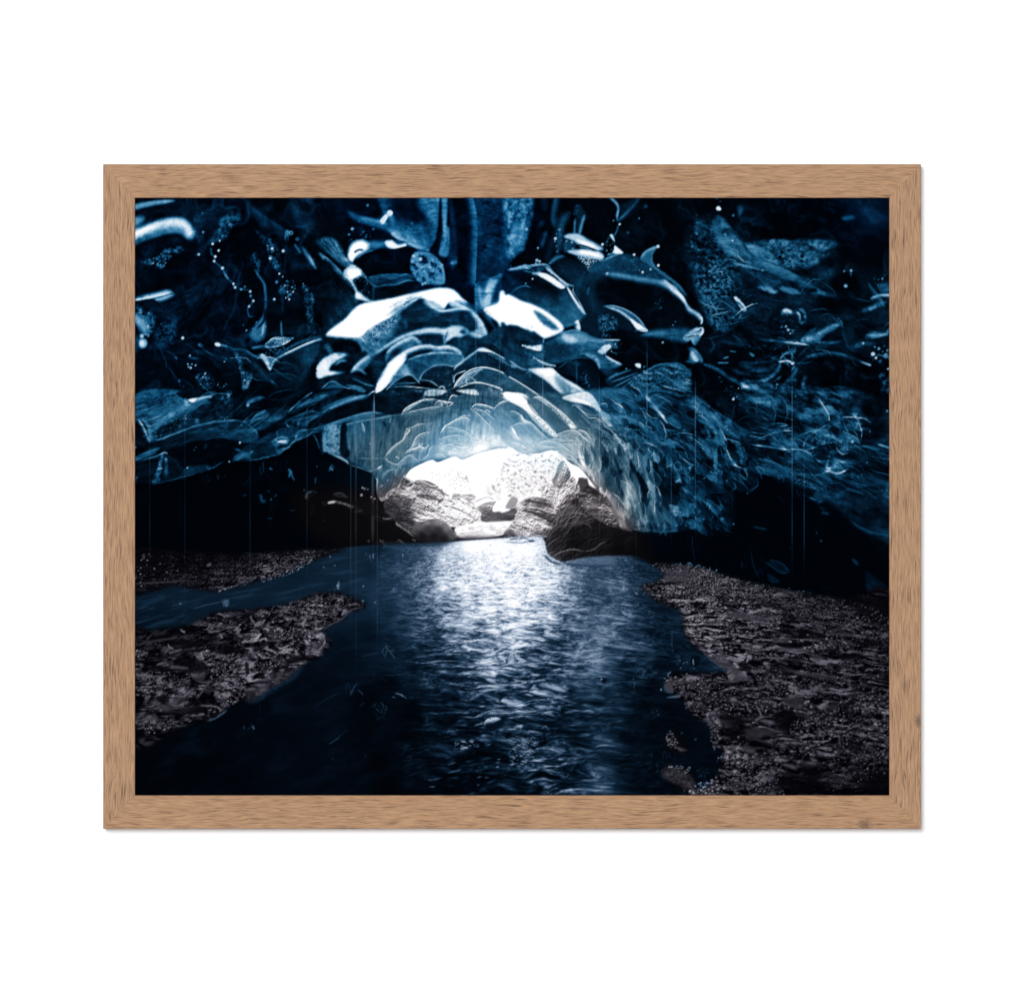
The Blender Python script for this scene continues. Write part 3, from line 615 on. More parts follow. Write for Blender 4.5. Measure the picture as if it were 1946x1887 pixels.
R("1650,1020 1690,1075 1750,1110 1785,1145 1798,1195", 130, 16, 26, tp=.2, gr=.15); R("1790,1140 1802,1180 1790,1215", 190, 8); R("1360,680 1480,770 1580,850 1660,950", 62, 14, 20, gr=.3); R("1480,800 1530,840", 20, 9)
F("1218,600 1250,540 1330,490 1392,470 1345,540 1325,610 1375,700 1280,640", 58, 10); R("1225,590 1270,530 1380,478", 95, 14); R("1330,560 1330,640 1400,720", 70, 10)
D("1120,700 1260,700 1400,700 1380,750 1120,760", 24, (5, 10), (50, 120)); dots("1385,480,16,150 1158,557,12,170 1388,658,13,180 1240,722,12,150 1315,695,11,120 1410,1060,16,30 1525,1222,9,60 1550,1190,8,50 905,735,14,110 1140,620,22,50 550,1205,14,140")
D("1350,980 1460,980 1440,1080 1380,1080", 16, (4, 9), (20, 50))
R("735,860 715,940", 42, 14); R("635,740 618,800 640,800", 66, 8)
F("1225,1315 1400,1262 1600,1252 1720,1280 1650,1385 1450,1405 1300,1375", 44, 34); N("1300,1280 1600,1262 1700,1290 1640,1380 1400,1390", 66, 40, .7, 80, 24, 8, 0, .5); R("1240,1315 1360,1300 1480,1290", 66, 24)
F("1625,1335 1740,1245 1800,1248 1810,1290 1745,1335 1660,1372", 96, 12, gr=12); R("1720,1270 1800,1250 1808,1290 1780,1330 1740,1410", 180, 8, 12, tp=.1); F("1700,1335 1785,1325 1740,1410 1710,1390", 100, 10); R("1640,1340 1720,1325 1785,1325", 10, 6); N("1740,1255 1800,1255 1795,1290 1745,1300", 8, 8, .9, 16, 16, 0, -.1, .3); D("1640,1320 1760,1260 1800,1290 1700,1350", 30, (4, 8), (110, 210))
F("1640,1450 1720,1435 1785,1510 1805,1575 1720,1575 1655,1530", 66, 22); R("1690,1470 1740,1540 1750,1570", 165, 24, gr=.4); R("1720,1440 1790,1520 1803,1580", 85, 8)
# crescent rib
F("870,1045 960,1038 1080,1078 1200,1160 1285,1278 1190,1262 1130,1195 1000,1092", 50, 8); R("870,1045 960,1040 1090,1082 1200,1160 1288,1280", 105, 7); R("900,1050 1020,1090 1130,1170 1200,1240", 130, 12, gr=.3)
F("1120,1160 1180,1195 1240,1235 1285,1280 1190,1262", 225, 9, gr=8); R("1160,1275 1230,1265 1285,1278", 90, 5)
N("820,1160 900,1110 990,1160 1000,1250 940,1320 860,1330", 70, 26, .9, 30, 30, 0, -.3, .3); D("820,1150 900,1110 990,1160 1000,1250 940,1330 860,1330", 90, (4, 10), (50, 140)); D("860,1280 1020,1280 1040,1370 940,1360", 20, (5, 9), (90, 170))
F("900,1280 1150,1270 1150,1330 1000,1360", 5, 30)
# left lobe under the blue panel
F("-60,700 150,668 330,655 480,790 545,855 620,1000 705,1115 650,1185 490,1235 300,1090 200,1030 -60,940", (16, 300, 750, 50, 420, 1170), 9); M("-60,700 330,655 545,855 705,1115 490,1235 200,1030", .3, 10, 200, 120, 40); F("40,760 240,770 440,880 380,960 150,900", 12, 60)
R("-40,700 120,668 320,650 400,730 500,820 590,852", 100, 8, 14, tp=.05, gr=.4); R("40,690 110,672 170,690", 130, 12, gr=.4); N("0,690 150,670 330,665 300,720 100,720", 85, 14, .8, 30, 14, 0, -.2, .4)
F("230,732 330,738 430,800 505,860 460,875 350,805", 225, 10, gr=8); R("320,670 390,730 460,790 540,850", 150, 10, 14, gr=.4); R("380,740 450,800", 20, 8, gr=.5); R("190,730 260,740", 100, 14)
F("520,858 560,900 640,1040 703,1118 660,1100 580,980", 120, 8); R("525,862 590,970 690,1110", 205, 8); R("590,850 582,900 620,970 700,1112", 130, 5); R("560,850 600,850", 140, 5); R("480,850 550,840", 120, 8)
R("-20,945 20,900 60,870 130,850 180,872", 62, 7, gr=.3); dots("200,785,9,140 135,830,10,70 240,610,16,110 265,620,12,120 230,640,10,90")
F("500,580 640,620 720,700 650,830 600,860 520,800 430,740 370,660", (13, 500, 600, 30, 600, 820), 24); R("700,720 640,830 610,890 640,1000", 34, 22)
# white swoosh continued
F("-60,940 100,1000 220,1040 350,1110 490,1235 440,1300 318,1342 262,1312 180,1255 60,1225 -60,1205", 253, 7, gr=10, gs=2)
F("205,1085 290,1112 420,1222 450,1265 370,1262 270,1190", 40, 14, .9, gr=26); D("200,1080 300,1110 440,1230 430,1270 300,1220", 90, (3, 6), (10, 200)); D("100,1220 240,1240 270,1320 180,1270", 30, (3, 6), (20, 120)); dots("25,1145,5,60 150,1090,4,120")
R("440,1300 318,1342 302,1372 298,1410", 160, 6, tp=.1)
F("-60,1230 150,1262 250,1322 298,1400 300,1650 150,1650 -60,1560", (20, 100, 1300, 44, 200, 1600), 10); M("-60,1230 250,1322 300,1650 -60,1560", .3, 10, 60, 160)
F("100,1412 200,1422 300,1408 290,1462 190,1448", 190, 10, gr=22); D("80,1410 290,1410 280,1470 130,1450", 40, (3, 7), (80, 210)); F("205,1520 280,1560 430,1608 330,1600 250,1562", 130, 8, gr=24); D("200,1520 430,1605 380,1620 220,1570", 40, (3, 7), (60, 180))
F("600,1195 632,1180 652,1265 612,1250", 200, 8); R("450,1300 600,1268 700,1310 790,1352 950,1362 1030,1362", 125, 5, 10, tp=.05); R("480,1245 600,1210 600,1260", 60, 14); R("650,1190 705,1125", 30, 12)
F("300,1400 440,1330 640,1285 850,1360 1010,1380 900,1470 700,1500 480,1580 305,1560", 44, 20); M("300,1400 640,1285 1010,1380 700,1500 305,1560", .5, 20, 80, 60, 15)
F("430,1340 540,1295 650,1290 740,1345 700,1395 560,1385", 100, 34); R("480,1310 540,1350 620,1370", 190, 34, tp=.35); R("700,1345 800,1370 900,1375", 90, 24); F("310,1420 440,1400 600,1480 480,1540 330,1540", 28, 40)
F("815,1470 880,1410 945,1418 890,1480 850,1500", 170, 9, gr=20); N("860,1500 1050,1370 1065,1440 960,1510", 90, 16, .9, 26, 26, 0, 0, .4); D("820,1460 940,1410 1050,1370 1040,1440 900,1500", 60, (4, 9), (60, 190)); R("700,1400 800,1420 850,1450", 60, 26)
F("690,1490 800,1470 960,1560 1045,1600 900,1650 838,1640 800,1560", 50, 20); R("690,1490 780,1520 822,1570 832,1640", 100, 16, 30, tp=.2); R("885,1508 960,1555 1040,1592", 160, 8, 14, gr=.2); M("690,1490 960,1560 1045,1600 838,1640", .4, 20, 60, 30)
F("480,1575 640,1520 760,1550 828,1650 820,1880 690,1780 560,1690 410,1640", 12, 12); R("430,1640 540,1560 650,1525 740,1545", 44, 7); R("610,1560 620,1780", 46, 6, tp=0, op=.7); N("650,1720 700,1660 740,1760 760,1850 700,1820", 66, 16, .9, 14, 18, 60, -.1, .3); R("840,1640 1000,1700 900,1760", 26, 40); R("520,1560 660,1600", 30, 16, gr=.6)
F("1050,1350 1300,1330 1640,1405 1650,1560 1300,1640 1060,1560", 3, 30); F("1170,1588 1215,1588 1218,1628 1180,1612", 190, 8); R("1175,1640 1240,1640", 60, 8); dots("1102,1662,10,140 1085,1635,7,90 1250,1650,9,100 1255,1615,7,70 1430,1385,10,110")
F("880,1740 1000,1660 1120,1640 1260,1630 1180,1710 1000,1810", 16, 16)
for q in ("900,1740 1000,1690 1130,1640", "940,1760 1060,1720 1200,1670", "960,1810 1100,1740 1260,1660", "920,1720 1010,1670"): R(q, 60, 8, gr=.4)
F("780,1880 900,1820 1050,1850 1100,1900 780,1900", 34, 24); N("780,1820 1050,1820 1100,1900 780,1900", 60, 20, .8, 40, 20, 0, 0, .4)
F("1050,1810 1200,1700 1360,1605 1560,1575 1700,1650 1830,1780 1910,1900 1050,1900", 40, 12); N("1060,1810 1360,1605 1560,1580 1700,1660 1900,1890 1060,1890", 62, 24, .9, 60, 44, 30, -.1, .4); M("1060,1810 1360,1605 1700,1660 1900,1890 1060,1890", .5, 14, 24, 24)
R("1050,1810 1200,1705 1360,1605 1500,1580", 60, 8, gr=.3); R("1340,1640 1480,1720 1640,1850 1700,1900", 75, 8); R("1440,1660 1600,1790 1760,1890", 62, 20, gr=.3); R("1290,1790 1280,1886", 60, 10)
R("1040,1790 1180,1860 1280,1870", 80, 6); F("1650,1600 1740,1590 1960,1640 1990,1886 1830,1780", 3, 20); R("1640,1560 1740,1580 1850,1610 1960,1640", 55, 14, gr=.5); D("1560,1580 1946,1640 1946,1660 1700,1650", 30, (3, 7), (30, 80))
R("-20,1555 80,1625 160,1645", 120, 6); F("0,1590 60,1610 40,1625 0,1620", 90, 10)
F("160,1640 300,1632 390,1632 425,1700 565,1775 700,1862 760,1910 500,1900 360,1772 250,1695", 185, 7, gr=14, gs=2); R("165,1640 300,1632 385,1630 400,1645", 190, 5); R("390,1640 480,1722 620,1802 760,1905", 240, 8, 22, tp=.05, gr=.3)
F("420,1700 560,1790 680,1890 560,1890 430,1790", 90, 20, .9, gr=24); D("420,1700 560,1780 690,1880 560,1880 420,1780", 120, (3, 6), (20, 200)); F("230,1640 380,1640 400,1690 330,1700", 235, 12); F("560,1850 620,1840 760,1910 600,1910", 238, 10)
F("-60,1660 150,1650 250,1700 360,1780 480,1900 270,1900 -20,1720", 30, 8); R("130,1690 165,1660 180,1720", 60, 14); F("-60,1720 100,1780 270,1900 -60,1900", 54, 8); R("-20,1710 100,1780 270,1892", 170, 5, tp=0); F("-40,1860 20,1870 60,1900 -40,1900", 225, 8)

# the pepper of small bubbles melts into the bright ice
for q_ in ("614,560 700,540 860,540 930,600 930,640 780,640 700,690 610,650", "930,550 1010,560 1110,640 1040,660 930,630", "614,660 700,650 720,720 610,730", "720,640 900,620 900,680 730,740", "1000,690 1130,740 1130,770 1020,730"):
    t('P'); wn_, wa_ = mask(q_, 14)
    w_ = V[wn_[1]:wn_[3], wn_[0]:wn_[2]]; b_ = blur(np.array(w_), 1)
    w_ += (b_ - w_) * wa_ * .75
# ======================= upper right =======================
t('A4')
F("160,-60 1990,-60 1990,460 1500,420 800,420 640,200 300,100", 3, 60); F("1400,-60 1990,-60 1990,300 1700,280 1500,180", 10, 80); N("800,0 1500,0 1700,240 1300,300 950,240", 14, 60, .9, 120, 90, 20, 0, .5); N("1440,20 1990,20 1990,280 1700,260", 16, 60, .9, 90, 60, 30, 0, .5)
F("1480,200 1570,185 1590,215 1500,235", 44, 22); F("1700,150 1790,140 1860,210 1780,240", 28, 40); R("1640,120 1800,190 1946,230", 22, 50)
F("20,330 280,180 450,300 700,400 1000,440 1400,450 1500,690 1990,760 1990,1460 700,1420 330,1310 150,1000 30,700", 14, 60)
N("20,330 280,180 450,300 640,420 900,640 700,760 420,760 260,1000 150,1000 40,640", 42, 50, .9, 70, 60, 20, -.25, .5); N("100,640 480,640 420,1000 560,1180 300,1280 120,940", 48, 40, .95, 32, 32, 0, .02, .4, ridge=True); M("30,340 500,400 560,1180 300,1280 120,900", .9, 40, 34, 34)
N("420,230 660,160 720,380 560,440", 26, 40, .9, 50, 50, 0, -.1, .5)
F("560,470 820,420 1100,428 1260,412 1430,455 1320,520 1260,620 1100,700 900,660 700,580", 42, 30); N("560,470 820,420 1250,420 1420,460 1250,620 1000,700 700,580", 70, 30, .8, 90, 70, 60, -.2, .5); M("560,470 820,420 1250,420 1420,460 1250,620 1000,700", .5, 20, 40, 40)
N("790,420 980,430 960,470 820,470", 92, 14, .9, 20, 40, 0, -.2, .3); F("580,465 690,480 830,560 870,650 740,612 620,555", 78, 16, gr=10); N("590,470 830,560 860,640 700,600", 120, 16, .8, 40, 24, 30, 0, .5)
dots("893,580,18,6 1102,572,17,4 1100,618,14,5 985,620,12,6 930,630,10,6 905,640,9,6 910,535,16,12 970,515,12,8 950,600,9,8 1210,770,20,16 955,965,18,8 945,795,14,14")
F("300,190 420,290 520,425 620,545 820,640 1000,720 1200,855 1420,945 1250,935 1080,860 880,770 700,690 500,610 380,485 270,360", 54, 22); R("300,380 400,500 480,570", 72, 40); R("480,400 600,560 800,650 1000,735 1200,850 1330,925", 66, 12, 40, gr=.1); R("440,310 520,420 600,540", 34, 10); N("300,200 400,300 480,420 400,440 290,330", 64, 20, .7, 30, 30, 0, -.1, .5)
R("420,600 480,640 600,670 740,700", 92, 12, 16, gr=.4); R("580,625 680,660", 70, 18); D("340,330 480,430 470,480 340,380", 14, (4, 9), (70, 120)); dots("375,365,13,120 445,425,10,100 728,705,12,120")
F("460,710 700,700 900,780 1080,860 900,880 640,860 460,800", 30, 40); N("460,700 900,780 1080,870 640,860", 44, 30, .8, 100, 40, 25, -.1, .5)
F("680,860 780,858 870,905 800,925", 70, 20, gr=8); R("690,860 780,890 850,920", 95, 16, gr=.4); F("880,868 1000,868 1085,925 980,925", 72, 18, gr=6); R("760,970 850,960", 46, 16, gr=.5)
F("1060,780 1400,690 1480,860 1400,930 1180,840", 28, 50); N("1280,760 1400,700 1400,900 1280,880", 48, 30, .8, 40, 50, 0, 0, .4); F("1120,870 1230,880 1240,910 1140,905", 3, 14); F("1360,800 1480,720 1620,760 1640,940 1420,930", 4, 50); F("600,900 860,960 1100,960 1100,1030 800,1080 640,1000", 14, 50)
D("1480,690 1600,680 1580,760 1490,760", 8, (7, 15), (40, 90)); D("1760,750 1946,760 1946,830 1780,840", 14, (8, 18), (40, 90)); dots("1515,850,20,80 1510,850,10,110 1565,708,14,85 1500,712,10,70 1320,1050,24,70 1330,1040,12,130")
F("1820,840 1920,830 1930,900 1850,910", 48, 30); R("1740,975 1840,940 1960,938", 105, 14, 18); R("1600,1130 1740,1065 1900,1000", 60, 24, gr=.3); R("1730,1075 1810,1040", 88, 14); F("1250,960 1700,985 1600,1080 1250,1060", 5, 40)
F("455,958 500,968 572,1060 560,1092 520,1060", 120, 8); R("460,960 520,1010 568,1070", 205, 8, tp=.3); dots("548,1066,22,150 475,965,12,180")
for q in ("390,1020 370,1080 360,1120", "455,1060 450,1100 440,1135", "480,1000 530,1040 560,1090"): R(q, 62, 12)
F("340,1000 420,960 470,1040 440,1130 360,1110", 34, 24); R("470,1170 560,1150 600,1125", 50, 8); F("330,1210 390,1190 380,1280 340,1270", 42, 24, gr=10)
F("560,1180 900,1100 900,1340 500,1340 420,1260", 7, 60); N("700,1150 900,1150 900,1300 740,1300", 30, 40, .8, 30, 30)
N("895,1080 950,1065 1010,1090 1000,1140 920,1140", 120, 16, 1, 34, 24, -20, -.4, .3); R("910,1090 960,1080 1000,1110", 165, 14, gr=.4); N("1030,1090 1110,1075 1140,1170 1080,1215 1040,1160", 105, 18, 1, 30, 40, 60, -.35, .3); R("1050,1090 1080,1140 1070,1200", 140, 12, gr=.5)
F("900,1140 1060,1140 1060,1260 920,1240", 16, 24); N("900,1180 1060,1220 1020,1330 920,1300", 100, 20, .9, 30, 18, 0, .02, .4); dots("970,1265,14,150 950,1235,10,120 990,1300,10,90")
F("1090,1375 1150,1290 1200,1250 1230,1260 1200,1340 1350,1240 1450,1195 1465,1222 1330,1310 1230,1385", 66, 14, gr=8); R("1150,1350 1250,1310 1350,1260 1455,1210", 92, 26, gr=.25); R("1150,1370 1300,1388 1480,1375", 52, 16); R("1140,1355 1200,1350", 130, 20)
F("1230,1130 1700,1100 1700,1330 1400,1340 1300,1300 1480,1220", 16, 50); N("1500,1120 1700,1120 1700,1280 1500,1280", 26, 50, .8, 60, 40, -20, 0, .4)
F("1705,1345 1740,1285 1880,1290 1920,1255 1925,1305 1800,1345", 62, 16, gr=8); R("1720,1320 1880,1310 1915,1270", 92, 12, gr=.3)
R("700,1355 820,1370 960,1385 1170,1408", 70, 14, tp=.2, gr=.3); R("920,1378 1040,1392 1168,1408", 150, 8, gr=.2); N("530,1400 760,1410 700,1460 580,1450", 60, 20, .8, 30, 14, 5, -.1, .4); R("1560,1430 1700,1395 1800,1400", 40, 24, gr=.5); dots("1680,1393,12,95 1270,1385,10,60 1050,1385,10,100")
F("150,1440 400,1440 700,1480 880,1560 700,1580 300,1580 180,1540", 4, 40); R("415,1465 480,1475", 60, 6); R("300,1578 410,1578", 80, 7); R("350,1540 410,1520", 60, 8); F("610,1480 650,1500 640,1520 610,1500", 60, 12)
N("800,1410 1250,1420 1250,1500 1000,1560 820,1540", 50, 40, .9, 60, 20, -35, 0, .4); F("100,1380 320,1290 330,1440 160,1480", 12, 40); R("230,1330 270,1420 220,1480", 30, 12, gr=.5); R("330,1370 560,1410", 24, 26)
R("880,1570 960,1562 1030,1580", 190, 14, 10); dot(1010, 1580, 18, 190); R("880,1570 930,1500 1020,1470 1040,1430", 72, 8, gr=.2); R("1010,1450 1005,1580", 72, 8); R("940,1480 1040,1470", 60, 8)
R("1060,1590 1150,1520 1260,1490 1400,1480 1560,1520 1750,1605", 50, 10, 26, gr=.2); F("1655,1565 1740,1590 1745,1605 1670,1580", 110, 8); F("1090,1600 1300,1520 1560,1540 1750,1640 1860,1900 1200,1820 1100,1720", 3, 30); R("1300,1560 1420,1640", 16, 40)
for q, v, w in (("180,1580 350,1690 520,1760", 34, 26), ("500,1590 700,1640 870,1640", 26, 26), ("440,1640 640,1700 820,1690", 28, 20), ("900,1580 860,1660 760,1740 620,1750", 58, 22), ("860,1590 760,1650 600,1650", 34, 16), ("930,1680 860,1740 780,1780", 55, 14), ("1040,1600 960,1690 920,1750", 60, 14), ("1060,1620 1010,1700 940,1745", 44, 18), ("820,1560 640,1580 500,1570", 26, 14)): R(q, v, w, gr=.3)
F("540,1740 640,1760 900,1760 1020,1700 1030,1900 700,1900 600,1850", 30, 30); N("540,1740 900,1760 1020,1700 1030,1890 700,1890", 46, 30, .8, 80, 26, 40, -.1, .5); R("520,1760 620,1840 700,1900", 115, 24, 34, gr=.2); R("580,1740 680,1820 800,1880", 66, 20, gr=.3); dots("862,1785,12,150 860,1810,10,140 450,1805,9,80 310,120,22,165 325,128,12,180 295,20,14,50 330,55,12,24 452,187,14,55 105,185,14,18")
F("490,110 530,95 545,150 505,185", 34, 20)
F("930,1620 1000,1600 990,1700 920,1760 900,1740", 3, 16)
R("1140,1690 1110,1780 1125,1825 1165,1820", 46, 20); F("1185,1862 1250,1835 1400,1835 1360,1880 1250,1886", 44, 12); R("1200,1855 1290,1850 1300,1880", 85, 12); R("1290,1880 1400,1850", 72, 12); R("1240,1840 1420,1805 1580,1830", 26, 10)
F("90,1580 300,1660 420,1750 560,1900 90,1900", 2, 20); R("160,1590 300,1640 420,1720 540,1800", 44, 14, gr=.5); D("150,1580 320,1640 420,1710 330,1660", 50, (3, 7), (40, 90)); D("370,1800 500,1800 560,1886 400,1870", 40, (4, 8), (60, 170)); D("280,1640 420,1760 380,1800 300,1720", 18, (3, 6), (50, 110))
D("1730,1430 1920,1430 1920,1560 1760,1560", 34, (7, 18), (40, 110)); dots("1772,1495,20,140 1895,1510,24,95 1830,1443,14,120 1908,1460,13,90 1915,1635,10,90 1800,1530,12,120")
N("1830,1690 1900,1680 1946,1760 1900,1900 1850,1860", 48, 16, 1, 30, 30, 0, -.4, .3); R("1640,1680 1720,1720 1800,1710", 14, 24)
# ======================= left middle =======================
t('P')
Z('teal', "720,800 800,740 950,720 1090,760 1200,840 1260,1000 1060,1010 980,860 760,900 730,960 640,860", 60, .9)
Z('rock', "560,940 720,925 770,900 960,880 1060,900 1120,900 1210,1000 1230,1090 1000,1090 640,1040", 22, .9)
F("256,740 1690,740 1690,1140 256,1140", 4, 30, .0)
t('B1')
F("-60,0 1100,0 1500,-20 1990,-40 1990,300 1500,450 1200,560 900,560 300,500 -60,300", 6, 30)
F("-60,90 0,20 120,-50 430,-50 500,50 740,50 745,235 500,335 250,412 165,440 100,250 -60,190", 40, 14)
N("-60,90 120,-40 430,-40 500,50 740,50 745,235 500,335 250,412 165,430 100,250", 60, 20, .8, 160, 34, -25, -.1, .5)
R("150,340 320,240 520,120 700,60", 82, 70, 60, tp=.4, gr=.15); R("160,250 320,110 470,0", 66, 60, 50, op=.7, gr=.2); R("-20,130 120,70 300,-20", 44, 50)
F("240,330 420,200 600,110 740,110 740,230 500,325 250,405", 18, 50); R("600,220 620,270", 60, 26); R("420,350 490,230 500,60", 44, 30, op=.6)
D("100,100 480,20 720,60 500,320 180,430 110,260", 420, (3, 6), (60, 130), .6); D("180,290 500,170 480,300 200,420", 180, (3, 6), (70, 150), .7)
F("-60,220 80,265 150,420 60,480 -60,520", 12, 24); R("55,220 105,300 145,395 165,442", 105, 5, 18, tp=.1); R("90,225 150,290 170,430", 80, 18); R("-20,200 60,240", 44, 10); dot(22, 490, 12, 90); R("90,385 150,385", 50, 8)
F("420,-30 500,40 560,45 740,0 740,-60", 10, 14); R("535,42 600,35 680,18 780,10", 205, 12, 16, tp=.1, gr=.2); F("525,40 600,36 595,58 560,64", 225, 8); F("485,35 520,40 520,90 490,90", 120, 14, .7)
F("740,40 900,-40 1990,-60 1990,80 1560,150 1480,260 1130,270 950,230 770,230", 7, 20)
N("790,40 920,-40 935,60 945,200 840,225 780,140", 60, 24, 1, 26, 40, 0, -.5, .2); D("780,60 920,-20 945,200 830,230", 120, (4, 8), (70, 140)); N("760,190 800,190 800,235 760,235", 60, 8, .8, 10, 10)
R("950,30 1040,150 1100,220", 18, 40, gr=.3); R("1085,100 1110,60 1250,20", 70, 26, 18, tp=.2); R("1085,80 1095,110", 95, 16)
F("1110,260 1170,170 1270,125 1430,130 1445,200 1290,285 1190,330 1150,310", 26, 12); R("1105,268 1160,190 1250,140", 105, 8, 24, gr=.2); R("1150,250 1300,190 1400,180", 46, 24, 40, gr=.3); R("1180,320 1280,260 1420,210", 60, 30, 10, gr=.3); D("1180,260 1400,190 1300,270", 40, (3, 6), (60, 120))
D("1400,90 1480,60 1500,150 1420,150", 40, (4, 7), (60, 150)); F("1470,155 1600,35 1780,-30 1990,-60 1860,20 1700,85 1560,155", 24, 10); R("1470,155 1540,90 1600,35", 90, 6); R("1540,120 1700,50 1850,-10", 66, 22, 14, gr=.2); R("1600,35 1650,0 1700,-30", 100, 6)
R("1550,275 1570,220 1700,192 1860,118 1990,60", 82, 10, 22, gr=.15); R("1640,285 1690,225 1790,180 1830,150 1990,90", 80, 12, 8, gr=.2); F("1560,280 1580,220 1680,210 1640,290", 46, 14); F("1660,290 1720,230 1850,170 1990,150 1990,240 1800,280", 5, 14)
N("1420,230 1540,230 1530,310 1450,300", 55, 14, .9, 20, 20, 0, -.2, .3); R("1440,260 1480,300 1530,300", 95, 6); N("1440,150 1600,170 1540,270 1450,230", 26, 14, .8, 40, 16, 30)
# lower shells
F("160,445 350,380 500,320 700,258 850,240 985,233 1095,262 1195,385 1085,450 950,410 800,395 600,425 400,485 250,535 150,540", (12, 200, 480, 34, 1000, 330), 8); N("500,330 850,250 1090,265 1190,385 1080,445 800,395", 46, 20, .8, 120, 26, -12, 0, .5); N("200,440 500,340 460,460 250,530", 20, 20, .7, 40, 60)
R("165,440 350,380 500,320 700,258 850,240 985,233 1090,262 1150,325 1195,385", 72, 5, 10, tp=.1); R("860,310 1000,330 1150,320", 40, 20); R("1110,310 1180,350", 70, 10)
F("330,545 600,425 850,398 950,450 990,520 940,600 860,620 740,690 600,665 480,670 380,600", 3, 16); R("560,430 800,395 900,405 1000,440", 28, 10); dots("1015,445,10,150 690,470,16,20 685,490,14,24 580,515,7,60 600,490,6,50 1028,280,7,90")
F("-60,620 100,540 210,510 190,560 -60,645", 48, 14); R("90,560 180,520 260,500", 56, 18); R("-20,650 160,592 270,550 322,548", 62, 6, 12); R("260,560 300,542 325,552", 130, 6)
F("-60,660 150,605 320,560 450,650 500,690 690,660 725,700 500,762 310,812 120,855 -60,870", 14, 8); N("170,640 320,560 480,680 490,760 320,805 180,840", 24, 20, .7, 40, 80, 0, 0, .5); R("-20,868 120,855 310,812 500,762 730,700", 46, 5); F("500,680 690,655 730,700 510,750", 24, 10)
N("265,565 292,575 262,720 245,820 180,832 228,690", 72, 14, 1, 14, 20, 0, -.55, .2); D("260,580 285,590 250,820 185,830 230,690", 60, (4, 8), (70, 150)); R("310,590 322,690 312,775", 42, 16, gr=.3); dot(315, 605, 14, 75); R("20,850 40,760", 44, 14, gr=.4); R("690,655 725,698 860,622", 50, 5); N("700,640 860,620 740,690", 34, 8, .8, 14, 14); dots("915,622,8,150 945,625,8,170 517,680,8,110")
F("1090,460 1200,405 1350,335 1450,300 1560,300 1645,330 1545,430 1445,520 1350,562 1100,616 950,612 1000,540", 26, 8); N("1000,540 1200,410 1350,335 1640,330 1440,520 1100,610", 44, 16, .8, 60, 26, -30, 0, .5); R("960,612 1060,560 1110,590", 56, 22); R("950,500 1040,540 1110,580", 44, 10, gr=.4); R("1110,540 1140,520", 70, 8)
N("1310,440 1400,395 1475,405 1445,500 1385,540 1350,480", 105, 22, 1, 50, 22, -15, -.4, .3); R("1370,440 1440,432 1450,445", 190, 10, gr=.3); R("1330,420 1400,395 1470,400", 95, 10); R("1360,330 1370,390", 60, 8)
R("950,614 1100,614 1300,578 1400,545 1450,500 1560,425 1690,365", 78, 5, 4, tp=.06); R("1445,505 1540,425 1700,355 1830,312", 82, 7); R("1540,420 1548,370 1580,335 1650,328", 85, 7, 12); R("1550,420 1570,365 1640,335", 60, 8); F("1560,410 1580,350 1700,330 1850,300 1700,355", 32, 12); R("1650,330 1750,310 1840,275 1990,255", 58, 16, 10); R("1720,350 1990,290", 60, 7); R("1830,270 1840,310", 110, 8)
F("1440,530 1700,380 1810,340 1830,540 1990,590 1990,1000 1200,900 900,640 1200,612", 3, 14); R("1705,365 1740,430 1765,505", 66, 6)
F("1805,312 1990,290 1990,575 1850,545 1810,480", 46, 8); N("1805,312 1990,290 1990,575 1850,545", 95, 10, .9, 30, 40, 20, .0, .4, ridge=True); F("1850,330 1946,330 1946,430 1880,430", 60, 30, .6); dots("1820,540,12,85 1860,545,12,95 1925,605,10,60 1815,420,9,110")
F("-60,880 300,830 740,720 900,640 1200,620 1600,700 1990,900 1990,1440 -60,1440", 3, 20)
N("1100,620 1500,600 1500,760 1150,800", 14, 40, .8, 14, 140, 0, .0, .5); N("1150,850 1450,850 1450,1050 1200,1050", 11, 40, .8, 60, 60)
for q, v, w in (("1230,620 1240,740", 30, 6), ("1205,660 1215,760", 24, 6), ("1200,930 1230,1000 1260,985", 46, 14), ("1340,960 1360,930", 40, 7), ("1040,940 1080,945", 40, 6), ("1470,690 1490,730 1470,775", 62, 12), ("1490,700 1510,770 1530,805", 55, 8), ("1730,770 1725,835", 44, 7), ("800,745 810,795", 30, 7), ("1270,1155 1320,1165", 40, 5), ("1485,1085 1530,1082", 40, 5), ("1290,690 1330,700", 40, 8), ("1870,700 1890,680", 80, 10)): R(q, v, w)
dots("1300,690,12,46 1305,980,9,70 1285,905,7,40 1890,675,10,110 1830,658,6,80 1745,665,6,60 1620,895,8,50 870,762,8,24")
N("1610,930 1700,890 1960,890 1960,1010 1840,1000 1640,980", 40, 20, .9, 30, 14, -20, .0, .4); R("1640,985 1650,930 1700,900", 50, 12, gr=.4); R("1700,900 1780,940 1800,960", 30, 10, gr=.5); R("1830,870 1780,920", 30, 8)
F("1835,1012 1880,992 1960,1005 1960,1022 1880,1020", 120, 8, gr=10); N("1770,940 1946,930 1946,1000 1840,1000", 70, 16, .7, 30, 10, -10, .05, .4)
N("1690,1020 1725,1020 1700,1120 1670,1130", 46, 10, .9, 50, 9, 0, -.1, .4); N("1790,1040 1840,1040 1830,1180 1785,1180", 60, 10, .9, 60, 10, 0, -.1, .4)
